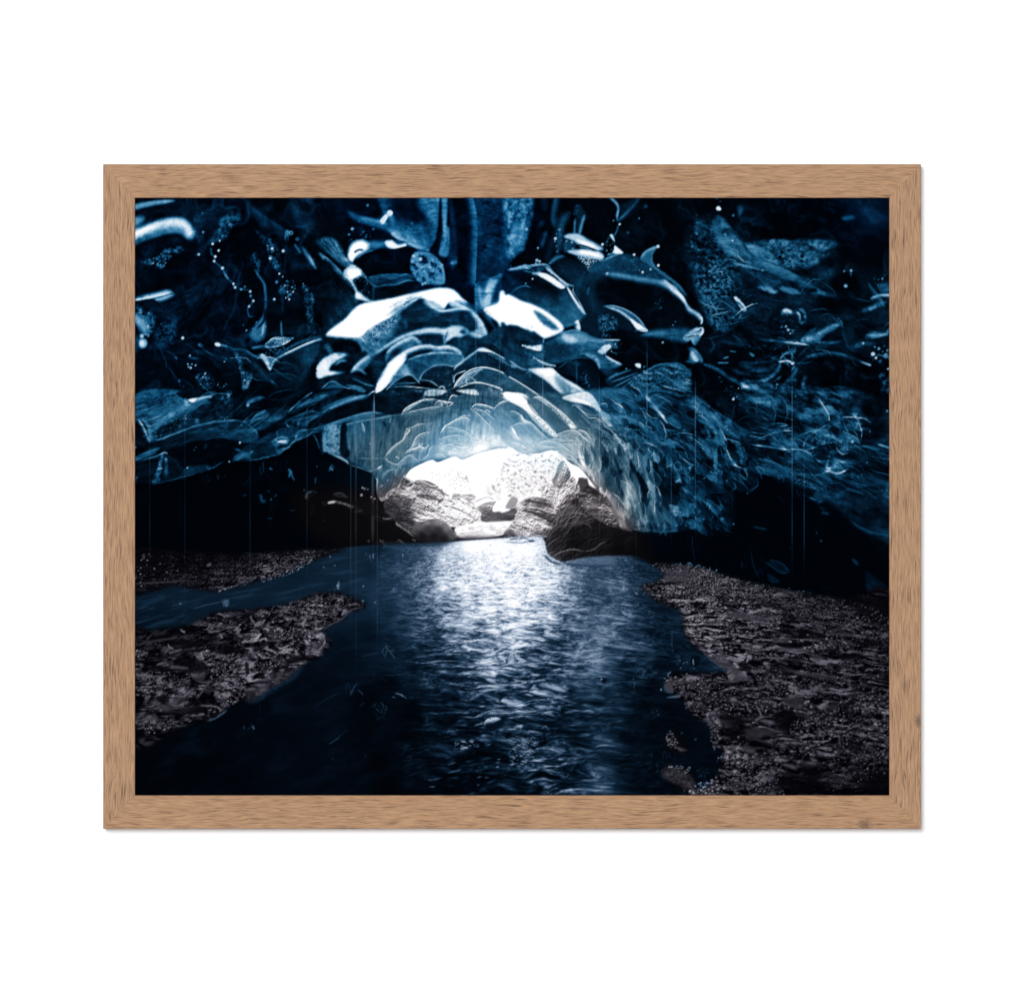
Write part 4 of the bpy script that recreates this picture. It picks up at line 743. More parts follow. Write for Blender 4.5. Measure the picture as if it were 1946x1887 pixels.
# ======================= centre middle: the ice arch =======================
t('B2')
L("0,60 480,60 700,40 1946,40 1946,540 1700,490 1480,545 1330,605 1240,575 1040,615 900,650 800,750 720,870 600,990 545,985 515,790 300,650 100,560 0,540",
  "0,0,22 150,120,10 300,60,20 450,100,26 700,60,24 900,20,30 250,180,14 100,250,26 500,170,34 320,300,55 250,450,34 400,380,52 480,560,48 350,600,42 600,300,40 600,500,50 680,620,64 700,380,46 800,200,38 900,320,52 900,450,66 850,560,62 800,660,78 700,780,66 620,880,52 560,930,46 560,800,52 1050,200,56 1050,420,60 1000,540,74 1150,560,110 1250,350,62 1250,450,84 1250,550,160 1350,520,170 1400,430,130 1500,510,225 1500,430,180 1500,330,104 1480,200,66 1350,100,44 1200,20,34 1500,30,40 1650,330,84 1650,430,180 1750,470,190 1720,260,66 1700,150,58 1800,100,60 1850,250,70 1850,400,84 1900,500,160 1600,10,46 1900,30,60", 34, 110)
M("0,0 1946,0 1946,400 1400,420 1000,560 700,860 520,900 480,700 0,540", .35, 20, 30, 220, 6)
N("450,220 1000,200 900,560 620,660 500,560", 62, 40, .6, 40, 160, 25, .0, .5); N("1000,120 1600,100 1650,350 1100,420", 84, 60, .5, 30, 180, 5, .0, .5); N("1000,100 1500,60 1500,260 1100,300", 36, 40, .6, 40, 120, -6, .1, .5)
# icy shells on the left of the arch
R("-20,170 140,85 300,22 460,-10", 90, 10, 34, gr=.2); R("0,130 150,60 320,0", 60, 16); F("0,190 160,105 330,50 480,30 760,-10 960,-20 860,60 760,160 480,190 330,180 180,230 0,270", 8, 18); N("400,40 900,0 840,80 700,150 480,160", 22, 20, .7, 60, 30, -15, 0, .5)
R("-20,300 190,230 350,180 470,160 570,165", 78, 10, 26, gr=.2); R("-20,318 200,280 330,245 520,215 640,190 740,182", 85, 6, 14, gr=.2); F("230,240 350,190 480,175 460,210 330,235", 55, 12)
F("20,300 172,295 165,490 105,560 20,545", 50, 8); N("20,300 172,295 165,490 105,560 20,540", 100, 10, .9, 34, 40, 20, .0, .4, ridge=True); R("110,480 150,540 170,555", 80, 12); R("30,330 20,420 50,500 100,560", 90, 8, gr=.4); F("175,300 230,280 260,560 180,560", 9, 14)
for q, v, w in (("300,250 330,500 300,560", 60, 30), ("380,260 390,340", 84, 14), ("370,250 395,300 400,350", 120, 5), ("240,330 260,520", 62, 18), ("310,240 320,560", 70, 10), ("470,180 475,700", 78, 18), ("490,0 495,760", 62, 8), ("580,240 600,300", 20, 14), ("650,200 640,260", 84, 8), ("430,300 420,540", 44, 30), ("330,600 340,540 400,520 440,560", 62, 6), ("340,590 480,598 590,592", 72, 6)): R(q, v, w, gr=.15)
R("100,560 180,590 230,620 258,655", 105, 8, 14, gr=.3); R("258,655 360,685 440,715 520,710", 70, 6, gr=.3); R("440,715 500,700 560,670", 76, 6, gr=.4)
# ice foot at the mouth
F("515,790 560,720 650,690 800,645 880,655 800,740 720,870 640,915 600,990 548,985 518,890", 58, 7); N("515,790 650,690 870,655 720,870 600,985 525,900", 100, 14, .8, 26, 90, 25, .02, .5); F("540,800 640,730 680,760 640,860 560,930", 44, 30, .7)
R("500,775 522,800 515,880 530,950 555,990 590,985 620,925 680,880 722,865 755,800 790,740", 150, 6, tp=.05); R("560,790 610,720 690,690", 96, 9); R("540,960 560,980 590,960", 140, 8); R("700,690 690,760", 96, 12); R("740,640 700,740", 80, 10); dots("565,850,9,130 620,800,8,110 560,855,14,90 485,775,14,120 705,580,9,140 610,600,12,120 540,680,12,120 720,590,7,140 455,455,8,90 745,685,6,120")
# edges of the scallops: thin bright lines
LN = ("750,178 780,130 830,95 880,70 960,40 1060,35 1090,45", "740,182 850,150 1000,118 1060,108 1180,105 1240,72", "1055,105 1080,65 1130,52 1180,75 1185,105", "1130,60 1135,105", "1090,45 1180,60 1240,70 1200,100", "960,0 975,30 1060,35", "1195,50 1230,0 1290,10",
 "580,600 640,510 700,460 765,415 800,320 850,300 920,270 1040,262", "800,310 830,330 790,380", "900,255 920,285", "780,545 840,490 880,410 930,365 1030,340", "760,620 790,580 860,555 880,570", "800,520 900,490 950,455", "830,560 890,600 905,625", "920,520 980,490 1010,460", "950,600 1000,560 1020,500 1060,470", "930,450 925,480 990,500", "590,600 700,650 760,600", "520,690 570,660", "1060,560 1120,550 1180,590",
 "1115,355 1165,290 1260,230 1340,190 1400,185", "1150,295 1300,320 1380,360 1470,425", "1175,330 1330,335 1420,395 1450,420", "1100,415 1200,382 1300,378 1375,412", "1120,350 1150,300 1175,270", "1340,175 1370,210 1400,230", "1270,240 1330,210 1390,215", "1120,480 1200,462 1250,470 1230,500", "1250,470 1330,490 1400,460", "1330,475 1350,450 1490,430", "1180,520 1260,540", "1400,450 1480,455",
 "1405,125 1450,82 1540,90 1625,118 1640,100", "1405,125 1480,180 1560,260 1640,335", "1420,120 1530,150 1600,200 1655,245", "1530,150 1560,140 1600,165", "1625,118 1680,70 1740,50 1830,60 1900,110 1980,190", "1690,0 1740,40 1800,50",
 "1625,172 1700,230 1780,300 1840,370 1890,425", "1640,160 1780,145 1870,175 1960,260", "1780,290 1830,320 1820,345 1850,385", "1700,345 1780,415 1860,450 1920,480 1925,500 1850,498", "1820,275 1880,260 1960,268", "1840,350 1900,340 1915,370", "1590,440 1640,420 1660,445", "1620,365 1680,385 1700,420")
for i, q in enumerate(LN): R(q, 30, 20, 3, op=.30, gr=.3); R(q, 130, 3, 34, op=.30, gr=.4); R(q, 215 if i % 3 else 240, 2.6, 4 + 5 * (i % 4 == 0), tp=.35, gr=.6, op=(.9, .5, .75, .6)[i % 4])
for q in ("760,170 850,110 960,50 1060,45", "600,580 680,490 770,420 810,340", "1170,300 1330,330 1440,405", "1640,180 1740,260 1830,360", "880,420 850,490 790,540"): R(q, 150, 14, 4, op=.6, gr=.3)
F("1780,292 1835,322 1822,362 1800,330", 220, 7); F("1690,-20 1810,10 1900,90 1990,190 1990,70 1890,-20", 232, 8, gr=8)
N("1100,420 1500,380 1900,420 1900,500 1500,520 1200,560", 225, 40, .6, 90, 14, 15, .1, .4)
# black hollow on the left
F("0,560 100,565 260,660 440,720 500,780 520,900 560,1000 640,960 660,1000 600,1100 700,1200 880,1350 800,1400 0,1430 -60,1000", 4, 14)
for q, v, w in (("318,560 318,1400", 20, 8), ("478,700 478,1380", 30, 16), ("272,560 272,1400", 12, 5)): R(q, v, w)
D("60,660 110,660 100,720 80,730", 14, (5, 10), (50, 110)); dots("372,940,14,110 400,880,12,80 430,885,10,60 465,960,9,110 497,975,8,130 380,870,9,110 440,1375,12,50 85,690,16,60")
F("160,1000 450,1000 640,1120 600,1190 300,1060", 8, 20); R("45,1010 100,998 180,1010 310,1052", 84, 6, 16, gr=1.1); F("60,1005 120,995 110,1015 60,1020", 180, 8, gr=8); R("170,940 240,960 100,940", 30, 9, gr=.5); N("180,1020 320,1050 480,1120 660,1165 600,1190 420,1140 240,1080", 60, 16, .9, 50, 14, 20, .0, .4); R("100,930 180,925 230,960", 40, 10, gr=.5); R("570,1155 600,1165 660,1160", 95, 8, gr=.5)
N("0,1000 40,1000 30,1180 0,1180", 50, 10, .9, 60, 9, 0, -.1, .4)
R("590,1090 640,1120 660,1160", 60, 8, gr=.5); R("695,1205 760,1250 820,1290 870,1335", 120, 9, gr=.5); R("700,1190 710,1220 740,1230", 140, 7); R("850,1355 890,1375", 70, 7); R("800,1230 840,1290", 80, 8)
# ======================= outside: snow and rock in the glare =======================
F("800,745 850,690 950,640 1040,608 1100,628 1250,575 1330,605 1480,545 1700,498 1850,530 1900,553 2100,545 2300,560 2300,1100 1946,1120 1800,1200 1200,1240 850,1250 620,1050 640,930 740,840", 254, 6)
F("735,850 772,765 872,822 900,800 1000,810 1130,880 1230,970 1300,965 1420,1020 1500,1090 1512,1180 1400,1210 1250,1240 1150,1180 980,1175 850,1240 800,1260 700,1190 590,1060 600,995 690,880",
  (62, 640, 1050, 215, 1450, 1120), 7, gr=6)
N("600,1000 690,880 1000,810 1300,965 1500,1090 1400,1210 1000,1175 800,1260", 236, 26, .85, 120, 16, 24, .0, .4); N("600,1000 690,880 1000,900 1200,1000 1100,1175 800,1260", 36, 30, .85, 130, 18, 24, .05, .45); N("900,900 1300,965 1500,1090 1400,1200 1000,1150", 100, 26, .8, 90, 12, 22, .1, .45)
F("600,1080 720,1000 800,1080 860,1200 760,1220 680,1150", 46, 40, .7); F("740,845 775,770 870,822 885,855 800,850", 62, 7); F("870,810 990,808 1080,850 1100,890 960,860", 74, 10, gr=6); R("770,768 830,800 885,858", 190, 5)
for q in ("900,940 1000,945 1100,975 1160,990", "880,920 960,970 1060,985", "1050,860 1120,900 1150,950", "960,1010 1080,1060 1180,1070", "900,1060 1000,1110 1060,1150", "1200,1080 1300,1090 1420,1140", "1000,870 1090,900", "1280,1120 1400,1150", "800,1000 900,1040 960,1080", "1170,1150 1260,1180 1360,1180"): R(q, 44, 9, 12, gr=.5)
for q in ("660,890 800,930 900,1000", "700,880 860,890 980,960", "860,1180 960,1160 1040,1120 1140,1150", "1040,1140 1100,1100 1140,1140", "780,960 900,1060 1000,1100", "1150,980 1300,1050 1420,1110"): R(q, 225, 7, gr=.6)
F("835,1275 880,1215 980,1180 1100,1162 1190,1215 1250,1300 1280,1340 1200,1385 1100,1398 920,1365 860,1320", (96, 1050, 1170, 12, 1020, 1310), 10); N("850,1230 980,1180 1100,1165 1190,1220 1250,1300 1000,1260", 180, 20, .7, 40, 14, 20, .05, .5); R("1080,1165 1180,1215 1230,1290 1270,1330", 200, 8, gr=.4); F("890,1280 1050,1240 1180,1290 1230,1350 1100,1390 900,1350", 14, 30)
F("1228,940 1260,925 1330,938 1400,930 1455,950 1430,985 1380,985 1330,962 1240,978", 128, 6, gr=8); F("1465,1060 1530,1020 1640,1000 1610,1060 1620,1100 1700,1100 1840,1070 1830,1130 1800,1182 1700,1188 1510,1190 1500,1100", 84, 6, gr=10); F("1620,1105 1820,1085 1830,1140 1800,1185 1640,1180", 52, 12); N("1720,940 1850,940 1870,1010 1830,1060 1760,1020", 100, 16, .85, 34, 14, 18, -.1, .2)
R("1330,965 1420,1020 1470,1080 1540,1140 1600,1180", 90, 10, gr=.4); R("1430,1010 1560,960 1640,990", 130, 8, gr=.4); R("1490,1100 1560,1140 1600,1180 1640,1160", 225, 8); R("1620,1050 1700,1090 1800,1080", 235, 12)
F("1260,1250 1400,1225 1560,1195 1800,1190 1780,1240 1740,1300 1600,1330 1400,1330 1290,1330", 232, 8, gr=6); F("1285,1335 1330,1300 1420,1280 1500,1278 1560,1300 1640,1322 1500,1345 1370,1350", 78, 8, gr=6); R("1380,1250 1560,1245 1700,1290", 110, 9, gr=.6); R("1560,1245 1640,1270 1740,1290", 60, 6, gr=.6)
N("980,790 1100,725 1300,710 1380,830 1520,870 1300,900 1120,830", 130, 14, .9, 20, 12, 20, .1, .35); N("1260,745 1340,722 1380,780 1385,835 1320,825 1270,790", 120, 10, .85, 24, 14, 24, -.1, .2); R("1360,745 1385,830", 120, 5); N("1560,820 1640,830 1660,880 1600,880", 130, 8, .8, 16, 10); F("1700,640 1990,560 1990,1100 1700,1000 1500,960 1300,900 1560,800", 206, 60, .85); N("1760,580 1990,560 1990,1060 1600,960 1600,830 1860,700", 70, 40, .9, 26, 16, 24, .0, .3); D("990,740 1300,700 1380,840 1560,880 1300,900 1120,820", 90, (3, 7), (60, 170)); D("1780,580 1990,560 1990,960 1700,940", 60, (3, 6), (90, 190))
N("820,720 1000,650 1040,620 1060,650 900,720", 215, 12, .7, 20, 10); R("1440,620 1470,760", 236, 10); R("1590,650 1595,720", 230, 8)
# ======================= right of the mouth =======================
t('B3')
Z('ice', "760,0 1946,0 1946,480 1300,430 1000,300", 40, .8)
L("-20,40 1990,40 1990,1290 1500,1300 1200,1265 1040,1260 970,1080 860,960 690,730 600,640 470,570 400,515 250,545 100,545 -20,530",
  "40,200,62 100,330,74 150,250,58 60,420,120 150,480,140 250,480,110 300,300,60 420,200,52 350,100,44 600,160,44 500,250,60 700,320,58 550,350,92 480,430,96 580,480,110 520,520,120 600,560,128 700,520,100 700,640,135 800,600,112 800,760,112 850,860,118 900,640,70 950,750,66 920,950,84 1000,900,60 1030,700,44 1000,1060,78 1050,1180,90 1100,1000,112 1120,870,92 1130,1120,120 1250,1140,96 1250,1000,50 1350,950,80 1330,800,62 1400,1100,62 1300,600,62 1250,480,60 1100,420,66 1000,380,58 880,420,56 900,280,56 1000,200,62 1100,80,38 1350,80,46 1200,250,46 1350,300,34 1500,330,40 1400,430,44 1450,560,42 1550,500,44 1650,600,46 1560,250,20 1650,100,7 1600,200,6 1850,250,46 1750,60,34 1930,60,4 1900,350,30 1850,500,46 1900,620,62 1750,520,40 1500,700,30 1580,740,60 1600,880,7 1500,920,30 1700,820,30 1850,760,16 1900,900,14 1750,930,44 1830,1000,40 1900,1100,14 1700,1100,26 1600,1100,40 1560,1000,10 1450,1230,28 1300,1260,32 1700,1230,20 1900,1240,9", 34, 85)
M("600,400 1946,300 1946,1260 1050,1250 860,940 700,720", .75, 30, 46, 170, -16); M("-20,0 800,0 800,560 -20,500", .25, 20, 160, 50, 40)
N("700,480 1300,420 1300,900 1250,1240 1060,1240 960,1050 860,930", 150, 40, .65, 20, 110, -18, .15, .5); N("880,540 1500,560 1460,1000 1280,1100 1150,820", 10, 40, .75, 26, 130, -22, .1, .45); N("1000,0 1500,0 1500,500 900,450", 74, 50, .7, 60, 26, 32, .0, .45); N("1000,200 1946,330 1946,700 1300,520", 88, 40, .7, 90, 16, 38, .08, .45); N("1000,260 1946,330 1946,700 1300,520", 12, 40, .7, 90, 20, 36, .12, .45)
N("1040,480 1300,470 1250,780 1100,800", 104, 40, .7, 40, 60, -20, .0, .4, ridge=True); N("1060,820 1200,820 1290,1240 1080,1230", 150, 30, .6, 40, 80, -8, .0, .45, ridge=True); N("1300,840 1460,880 1440,1160 1310,1130", 120, 30, .6, 40, 90, 0, .0, .45, ridge=True)
# scallops above the mouth
F("-60,-30 60,-10 150,55 225,150 335,262 432,370 402,395 300,325 200,230 110,125 -60,30", 222, 7, gr=6); N("200,170 335,262 420,370 380,380 240,260", 90, 14, .8, 24, 10, 48, .0, .3, 2); F("-60,-30 60,-10 140,55 100,70 -60,10", 248, 12)
R("150,50 200,140 300,225 380,290 435,365", 20, 4, tp=.02); R("310,235 390,300 430,360", 130, 6)
F("205,20 285,15 400,105 500,180 612,298 560,312 480,235 380,135 285,55", 172, 10, gr=10); N("330,70 520,190 590,300 500,250 380,140", 40, 14, .85, 16, 9, 48, -.02, .25, 2); R("200,30 250,12 300,30 410,110 510,190 612,300", 190, 5); F("540,265 600,295 560,312", 230, 6); R("230,20 290,45 350,100", 215, 12)
F("480,20 640,-30 740,-20 825,90 832,150 720,85 600,65", 180, 10, gr=12); R("560,30 680,60 790,120", 235, 14, gr=.3); R("600,85 680,160 730,205", 150, 5); R("620,80 740,150 800,180", 130, 6, 14); R("560,100 620,90 660,130", 90, 10)
F("150,60 300,30 560,310 440,360 330,255 230,150", (70, 250, 60, 40, 480, 330), 10, .6); F("-60,70 110,130 260,250 400,395 350,410 200,290 60,170 -60,140", 50, 12, .5)
for q, v in (("-20,150 30,150 90,190 120,245 200,270 280,350 350,410", 170), ("-20,300 60,262 150,258 205,272 250,330 350,408", 130), ("0,310 30,340 40,370 90,420", 210), ("0,290 20,320 60,400", 190), ("-20,430 60,450 110,475 132,495 90,500", 170), ("230,490 260,450 340,420 420,410 500,420", 150), ("210,490 190,465 220,480", 150), ("300,430 420,440 520,500 600,560", 165), ("260,470 340,480 420,490", 140), ("410,400 430,370 500,340 580,310", 130), ("500,340 600,330 680,390 745,460", 165), ("620,320 690,340 740,390 755,415", 175), ("520,410 600,430 605,465 540,430", 160), ("440,450 560,460 610,470", 140), ("510,530 600,600 680,690 710,720", 150), ("600,580 640,570 690,575 680,590 610,590", 190), ("420,520 520,590 600,600", 150), ("700,455 745,480 760,510", 140), ("600,620 680,690", 170), ("90,180 115,235 150,250", 210), ("760,510 850,500", 130), ("680,440 560,430 430,440", 120)): R(q, 24, 18, 3, op=.30, gr=.3); R(q, v, 3, 30, op=.30, gr=.3); R(q, min(v + 30, 250), 2.8, 6, tp=.3, gr=.5, op=.85)
F("95,180 125,225 190,255 130,250", 190, 8); F("10,310 40,345 35,365 15,340", 225, 7)
F("600,440 740,480 760,560 640,560", 120, 40, .5); N("440,420 760,460 840,640 700,700 560,560", 170, 30, .5, 50, 16, 42, .1, .45)
# the ice curtain
for q, v, w in (("960,560 1005,680 1040,780 1050,900 1045,1000", 10, 22), ("985,560 1050,640", 14, 26), ("1130,640 1200,760 1255,900 1280,1060", 6, 28), ("1110,600 1170,720", 20, 16), ("1200,800 1290,900 1285,1040", 18, 22), ("1370,720 1420,850 1440,960", 16, 30), ("900,530 890,640", 34, 40), ("930,680 1000,800", 40, 18), ("1010,840 1040,960", 14, 16), ("1330,580 1350,680 1390,720", 16, 12), ("1400,540 1480,660", 14, 16)): R(q, v, w, gr=.25)
for q, v, w in (("840,430 900,480 950,520", 120, 6), ("900,520 1000,500 1060,475", 120, 6), ("880,290 950,340 1000,400 1050,470", 140, 10), ("990,420 1050,470 1070,460", 150, 6), ("830,200 880,210 940,280", 175, 9), ("850,215 940,285 900,270", 170, 6), ("1130,170 1160,220 1240,280 1330,340", 160, 9), ("1135,180 1180,260 1290,310", 90, 10), ("1360,140 1440,220 1540,345", 150, 7), ("1340,110 1400,160 1450,220", 140, 12), ("1380,150 1440,240 1550,350", 14, 6), ("1270,0 1310,60 1380,130", 110, 16), ("720,180 800,190 890,215", 70, 8), ("740,200 830,180 900,200", 95, 7), ("900,200 960,140 1050,115 1100,170", 95, 7), ("1190,140 1260,120 1330,120", 90, 7), ("1230,380 1290,350 1380,340", 85, 7), ("1300,480 1400,560 1470,680", 100, 6), ("1320,470 1440,560 1500,610 1600,640", 100, 6), ("1270,560 1320,640 1350,690", 110, 6), ("1550,430 1680,540 1720,650", 100, 7), ("1640,450 1760,560 1880,690", 130, 6), ("1560,480 1660,600", 60, 14), ("1540,425 1640,420 1740,430", 70, 9), ("1560,370 1700,340 1780,350", 80, 7), ("1680,325 1740,320 1700,345", 130, 7), ("1700,470 1800,590 1860,680", 60, 12), ("1400,720 1480,670 1560,650 1650,680 1730,740", 84, 7), ("1410,700 1430,780 1460,790", 90, 9), ("1650,690 1720,740 1700,800", 50, 14), ("1780,810 1850,770 1946,770", 66, 7), ("1270,760 1330,690 1390,740", 80, 6), ("860,650 930,680 1010,690", 60, 6), ("880,860 980,870 1030,920 1010,960", 100, 8), ("910,940 960,1040 1040,1240", 140, 12), ("980,960 1050,1100 1100,1240", 120, 14), ("990,890 1020,920 980,950", 130, 12), ("840,860 870,920 860,950", 220, 12), ("1030,1160 1035,1240", 190, 10), ("1110,800 1180,950 1240,1100", 130, 14), ("1060,860 1080,1000 1100,1100", 140, 20), ("1300,760 1340,840 1300,860", 130, 14), ("760,620 850,760 880,860", 150, 8), ("740,640 720,720", 170, 10)): R(q, v, w, gr=.35)
N("1270,760 1340,720 1350,860 1290,880", 140, 20, .9, 14, 14, 0, -.1, .4); N("1520,680 1600,660 1620,790 1540,830", 120, 20, .95, 22, 22, 0, -.25, .3); R("1560,700 1600,760", 110, 24, gr=.6); D("1440,940 1520,940 1540,1080 1480,1060", 30, (5, 10), (70, 140))
F("1440,860 1480,820 1540,850 1640,820 1660,900 1690,1000 1560,1040 1510,960", 5, 24); F("1610,800 1720,830 1780,760 1946,790 1946,1000 1900,1000 1800,860 1680,850", 4, 20); F("1740,720 1850,750 1700,800", 26, 20)
F("1645,870 1680,850 1790,860 1860,920 1900,1020 1870,1060 1790,1020 1700,980", 36, 8); N("1645,870 1790,860 1890,1020 1870,1050 1700,970", 100, 12, .9, 70, 20, 45, -.1, .4); R("1650,880 1720,940 1800,1000", 130, 20, gr=.4); R("1700,850 1780,870 1860,930 1900,1020", 80, 6); dot(1665, 905, 18, 150)
N("1540,1040 1600,1040 1580,1130 1700,1080 1720,1110 1600,1150 1540,1120", 110, 14, 1, 26, 18, 0, -.4, .2); D("1540,1060 1700,1080 1690,1120 1560,1130", 50, (5, 11), (80, 150)); R("1630,980 1660,1030", 90, 7); R("1600,1000 1680,1060", 66, 7)
for q, v, w in (("1640,1160 1650,1250", 90, 9), ("1700,1200 1740,1255", 120, 18), ("1790,1180 1820,1240", 120, 14), ("1820,1120 1830,1180", 70, 10), ("1530,1180 1540,1220", 95, 14), ("1930,1240 1946,1250", 90, 12), ("1390,1170 1460,1110 1530,1090", 80, 8), ("1330,1190 1400,1230 1420,1230", 110, 12), ("1320,1200 1380,1190", 130, 9), ("1050,1260 1200,1240 1320,1230 1520,1245", 60, 9), ("1200,1290 1320,1270 1440,1290 1600,1270", 70, 10), ("1460,1120 1440,1200", 60, 20), ("1860,1150 1900,1200", 24, 14)): R(q, v, w, gr=.35)
N("1370,1180 1460,1100 1540,1090 1520,1220 1400,1230", 70, 16, .8, 20, 40, 30, .0, .4); D("1680,1180 1760,1200 1750,1260 1690,1250", 26, (5, 10), (60, 150)); dots("1535,1180,14,140 1905,1045,10,60 1555,1230,9,120 1060,1270,8,90 1140,1240,7,110")
F("1100,1255 1300,1300 1550,1285 1990,1275 1990,1600 1700,1600 1300,1570 1160,1500 1160,1300", 3, 10)
# snow, rocks and the black boulder
F("-60,530 100,552 250,547 330,525 400,520 470,570 560,640 640,680 690,735 740,800 800,880 860,960 840,1010 700,1000 500,1050 400,1250 -60,1250", 252, 6); F("-60,640 440,600 420,760 280,900 60,960 -60,960", 208, 60, .85); N("-60,570 480,570 420,760 280,900 60,960 -60,960", 66, 30, .9, 24, 16, 24, .0, .3); D("-60,560 480,560 430,740 280,900 60,980 -60,940", 190, (3, 7), (80, 180)); N("220,660 330,680 300,740 240,740", 215, 14, .8, 20, 20)
R("900,900 870,960 830,870", 225, 8)
F("400,770 430,700 450,640 490,615 520,650 545,700 552,765 480,855 420,880 380,800", 100, 7, gr=8); F("440,800 500,660 545,710 550,765 480,855 420,860", 120, 7); N("390,770 450,640 500,620 440,800 400,860", 30, 10, .9, 14, 50, 20, .0, .4); R("500,640 450,770 425,840", 170, 6); R("545,700 552,765 500,830", 40, 6)
F("612,852 640,772 718,786 735,850 800,930 640,905", 40, 6, sm=0); N("640,772 720,785 730,870 640,880", 70, 10, .6, 30, 30); R("630,800 645,775 720,785", 110, 5)
F("280,950 320,840 400,850 470,880 540,800 580,770 620,830 640,900 520,960 440,1080 400,1070 410,1010 300,980", 150, 6, gr=10); N("280,950 320,840 470,880 580,770 640,890 500,960 420,1080", 50, 10, .9, 20, 46, 14, .0, .4); N("280,950 320,840 470,880 580,770 640,890 500,960 420,1080", 235, 10, .8, 18, 40, 14, .1, .4); F("320,850 360,840 340,920 320,950", 60, 10)
F("70,1020 140,990 220,958 330,985 425,1025 420,1090 400,1200 340,1330 200,1350 80,1342 -20,1345 -55,1290 -20,1230 30,1165 15,1100 30,1060", 88, 8, gr=8); N("40,1040 220,958 425,1030 340,1330 0,1340", 185, 20, .75, 90, 20, 18, .0, .45); N("40,1040 220,958 425,1030 340,1330 0,1340", 34, 20, .75, 80, 18, 20, .05, .45)
for q, v, w in (("120,985 260,1010 400,1060", 24, 22), ("100,1095 200,1110 320,1160 400,1200", 28, 20), ("60,1040 250,1060 420,1120", 200, 10), ("0,1200 140,1150 280,1170", 140, 14), ("-20,1080 40,1080 60,1140", 40, 18), ("80,1010 200,960 240,965", 150, 6), ("200,1220 330,1200", 190, 10), ("20,1260 200,1250 320,1220", 150, 20), ("60,1300 300,1290", 44, 16)): R(q, v, w, gr=.45)
F("-60,1270 40,1290 80,1325 -60,1350", 30, 8); F("0,960 50,965 60,1000 20,1060 -60,1060", 120, 10, gr=8)
F("690,880 780,870 870,950 960,1040 985,1110 1000,1250 960,1280 760,1150 640,1050 600,960", 40, 10); N("600,950 780,880 960,1040 1000,1250 760,1150", 96, 16, .85, 80, 18, 22, -.05, .45); N("600,950 780,880 960,1040 1000,1250 760,1150", 16, 16, .8, 70, 14, 22, .05, .45); F("740,850 800,930 880,1030 760,960 680,900", 14, 16); F("735,935 765,930 750,965", 190, 6)
R("960,1085 985,1140 970,1250 965,1300", 150, 12, gr=.6); R("950,1200 960,1290 1000,1300", 110, 12, gr=.6); N("950,1080 1040,1120 1060,1290 960,1300", 110, 16, .8, 16, 30, 0, .0, .4)
F("285,1450 330,1350 375,1270 400,1210 395,1180 440,1080 500,965 600,930 700,960 640,1040 760,1140 940,1240 1100,1280 1175,1310 1175,1430 1000,1500 700,1535 480,1565 370,1560 340,1515", 8, 8, gr=10); F("430,1140 500,975 600,940 690,970 640,1040 560,1080 470,1150", 26, 24)
N("300,1450 400,1200 500,970 690,970 760,1140 1100,1290 1000,1480 480,1550", 44, 24, .75, 90, 18, -38, .05, .5); N("300,1450 400,1200 560,1080 900,1240 1100,1290 700,1500", 2, 30, .8, 90, 26, -36, .05, .4)
for q, v, w in (("395,1200 470,1120 560,1060 600,1045", 84, 8), ("405,1160 440,1080 500,970 560,940", 88, 9), ("600,935 680,1000 760,1050 860,1070 970,1095", 92, 8), ("620,960 700,1040 830,1080", 70, 12), ("690,1090 780,1130 860,1120 960,1130", 74, 7), ("535,1170 560,1120 600,1108 660,1110 720,1150", 100, 8), ("560,1170 620,1120 680,1140", 66, 8), ("440,1250 520,1210 620,1200 720,1215 760,1260", 66, 7), ("400,1290 500,1235 600,1225", 50, 7), ("330,1370 400,1270 470,1220", 62, 7), ("300,1465 360,1400 440,1340", 74, 7), ("310,1485 380,1440 430,1380", 60, 7), ("365,1560 420,1500 500,1468 580,1452 680,1470", 95, 8), ("380,1540 460,1480", 50, 10), ("680,1475 780,1450 840,1400 900,1380 920,1350", 70, 9), ("760,1450 850,1425", 50, 8), ("640,1240 720,1220 800,1280 900,1300", 30, 9), ("700,1270 760,1290", 44, 7), ("480,1330 540,1290", 34, 7), ("430,1430 500,1380", 36, 7), ("740,1140 860,1180 960,1240", 60, 12), ("1040,1420 1100,1400", 34, 8), ("1150,1380 1090,1400", 40, 6)): R(q, v, w, gr=.5)
N("960,1260 1180,1300 1170,1430 900,1400", 26, 20, .8, 40, 16, -20)
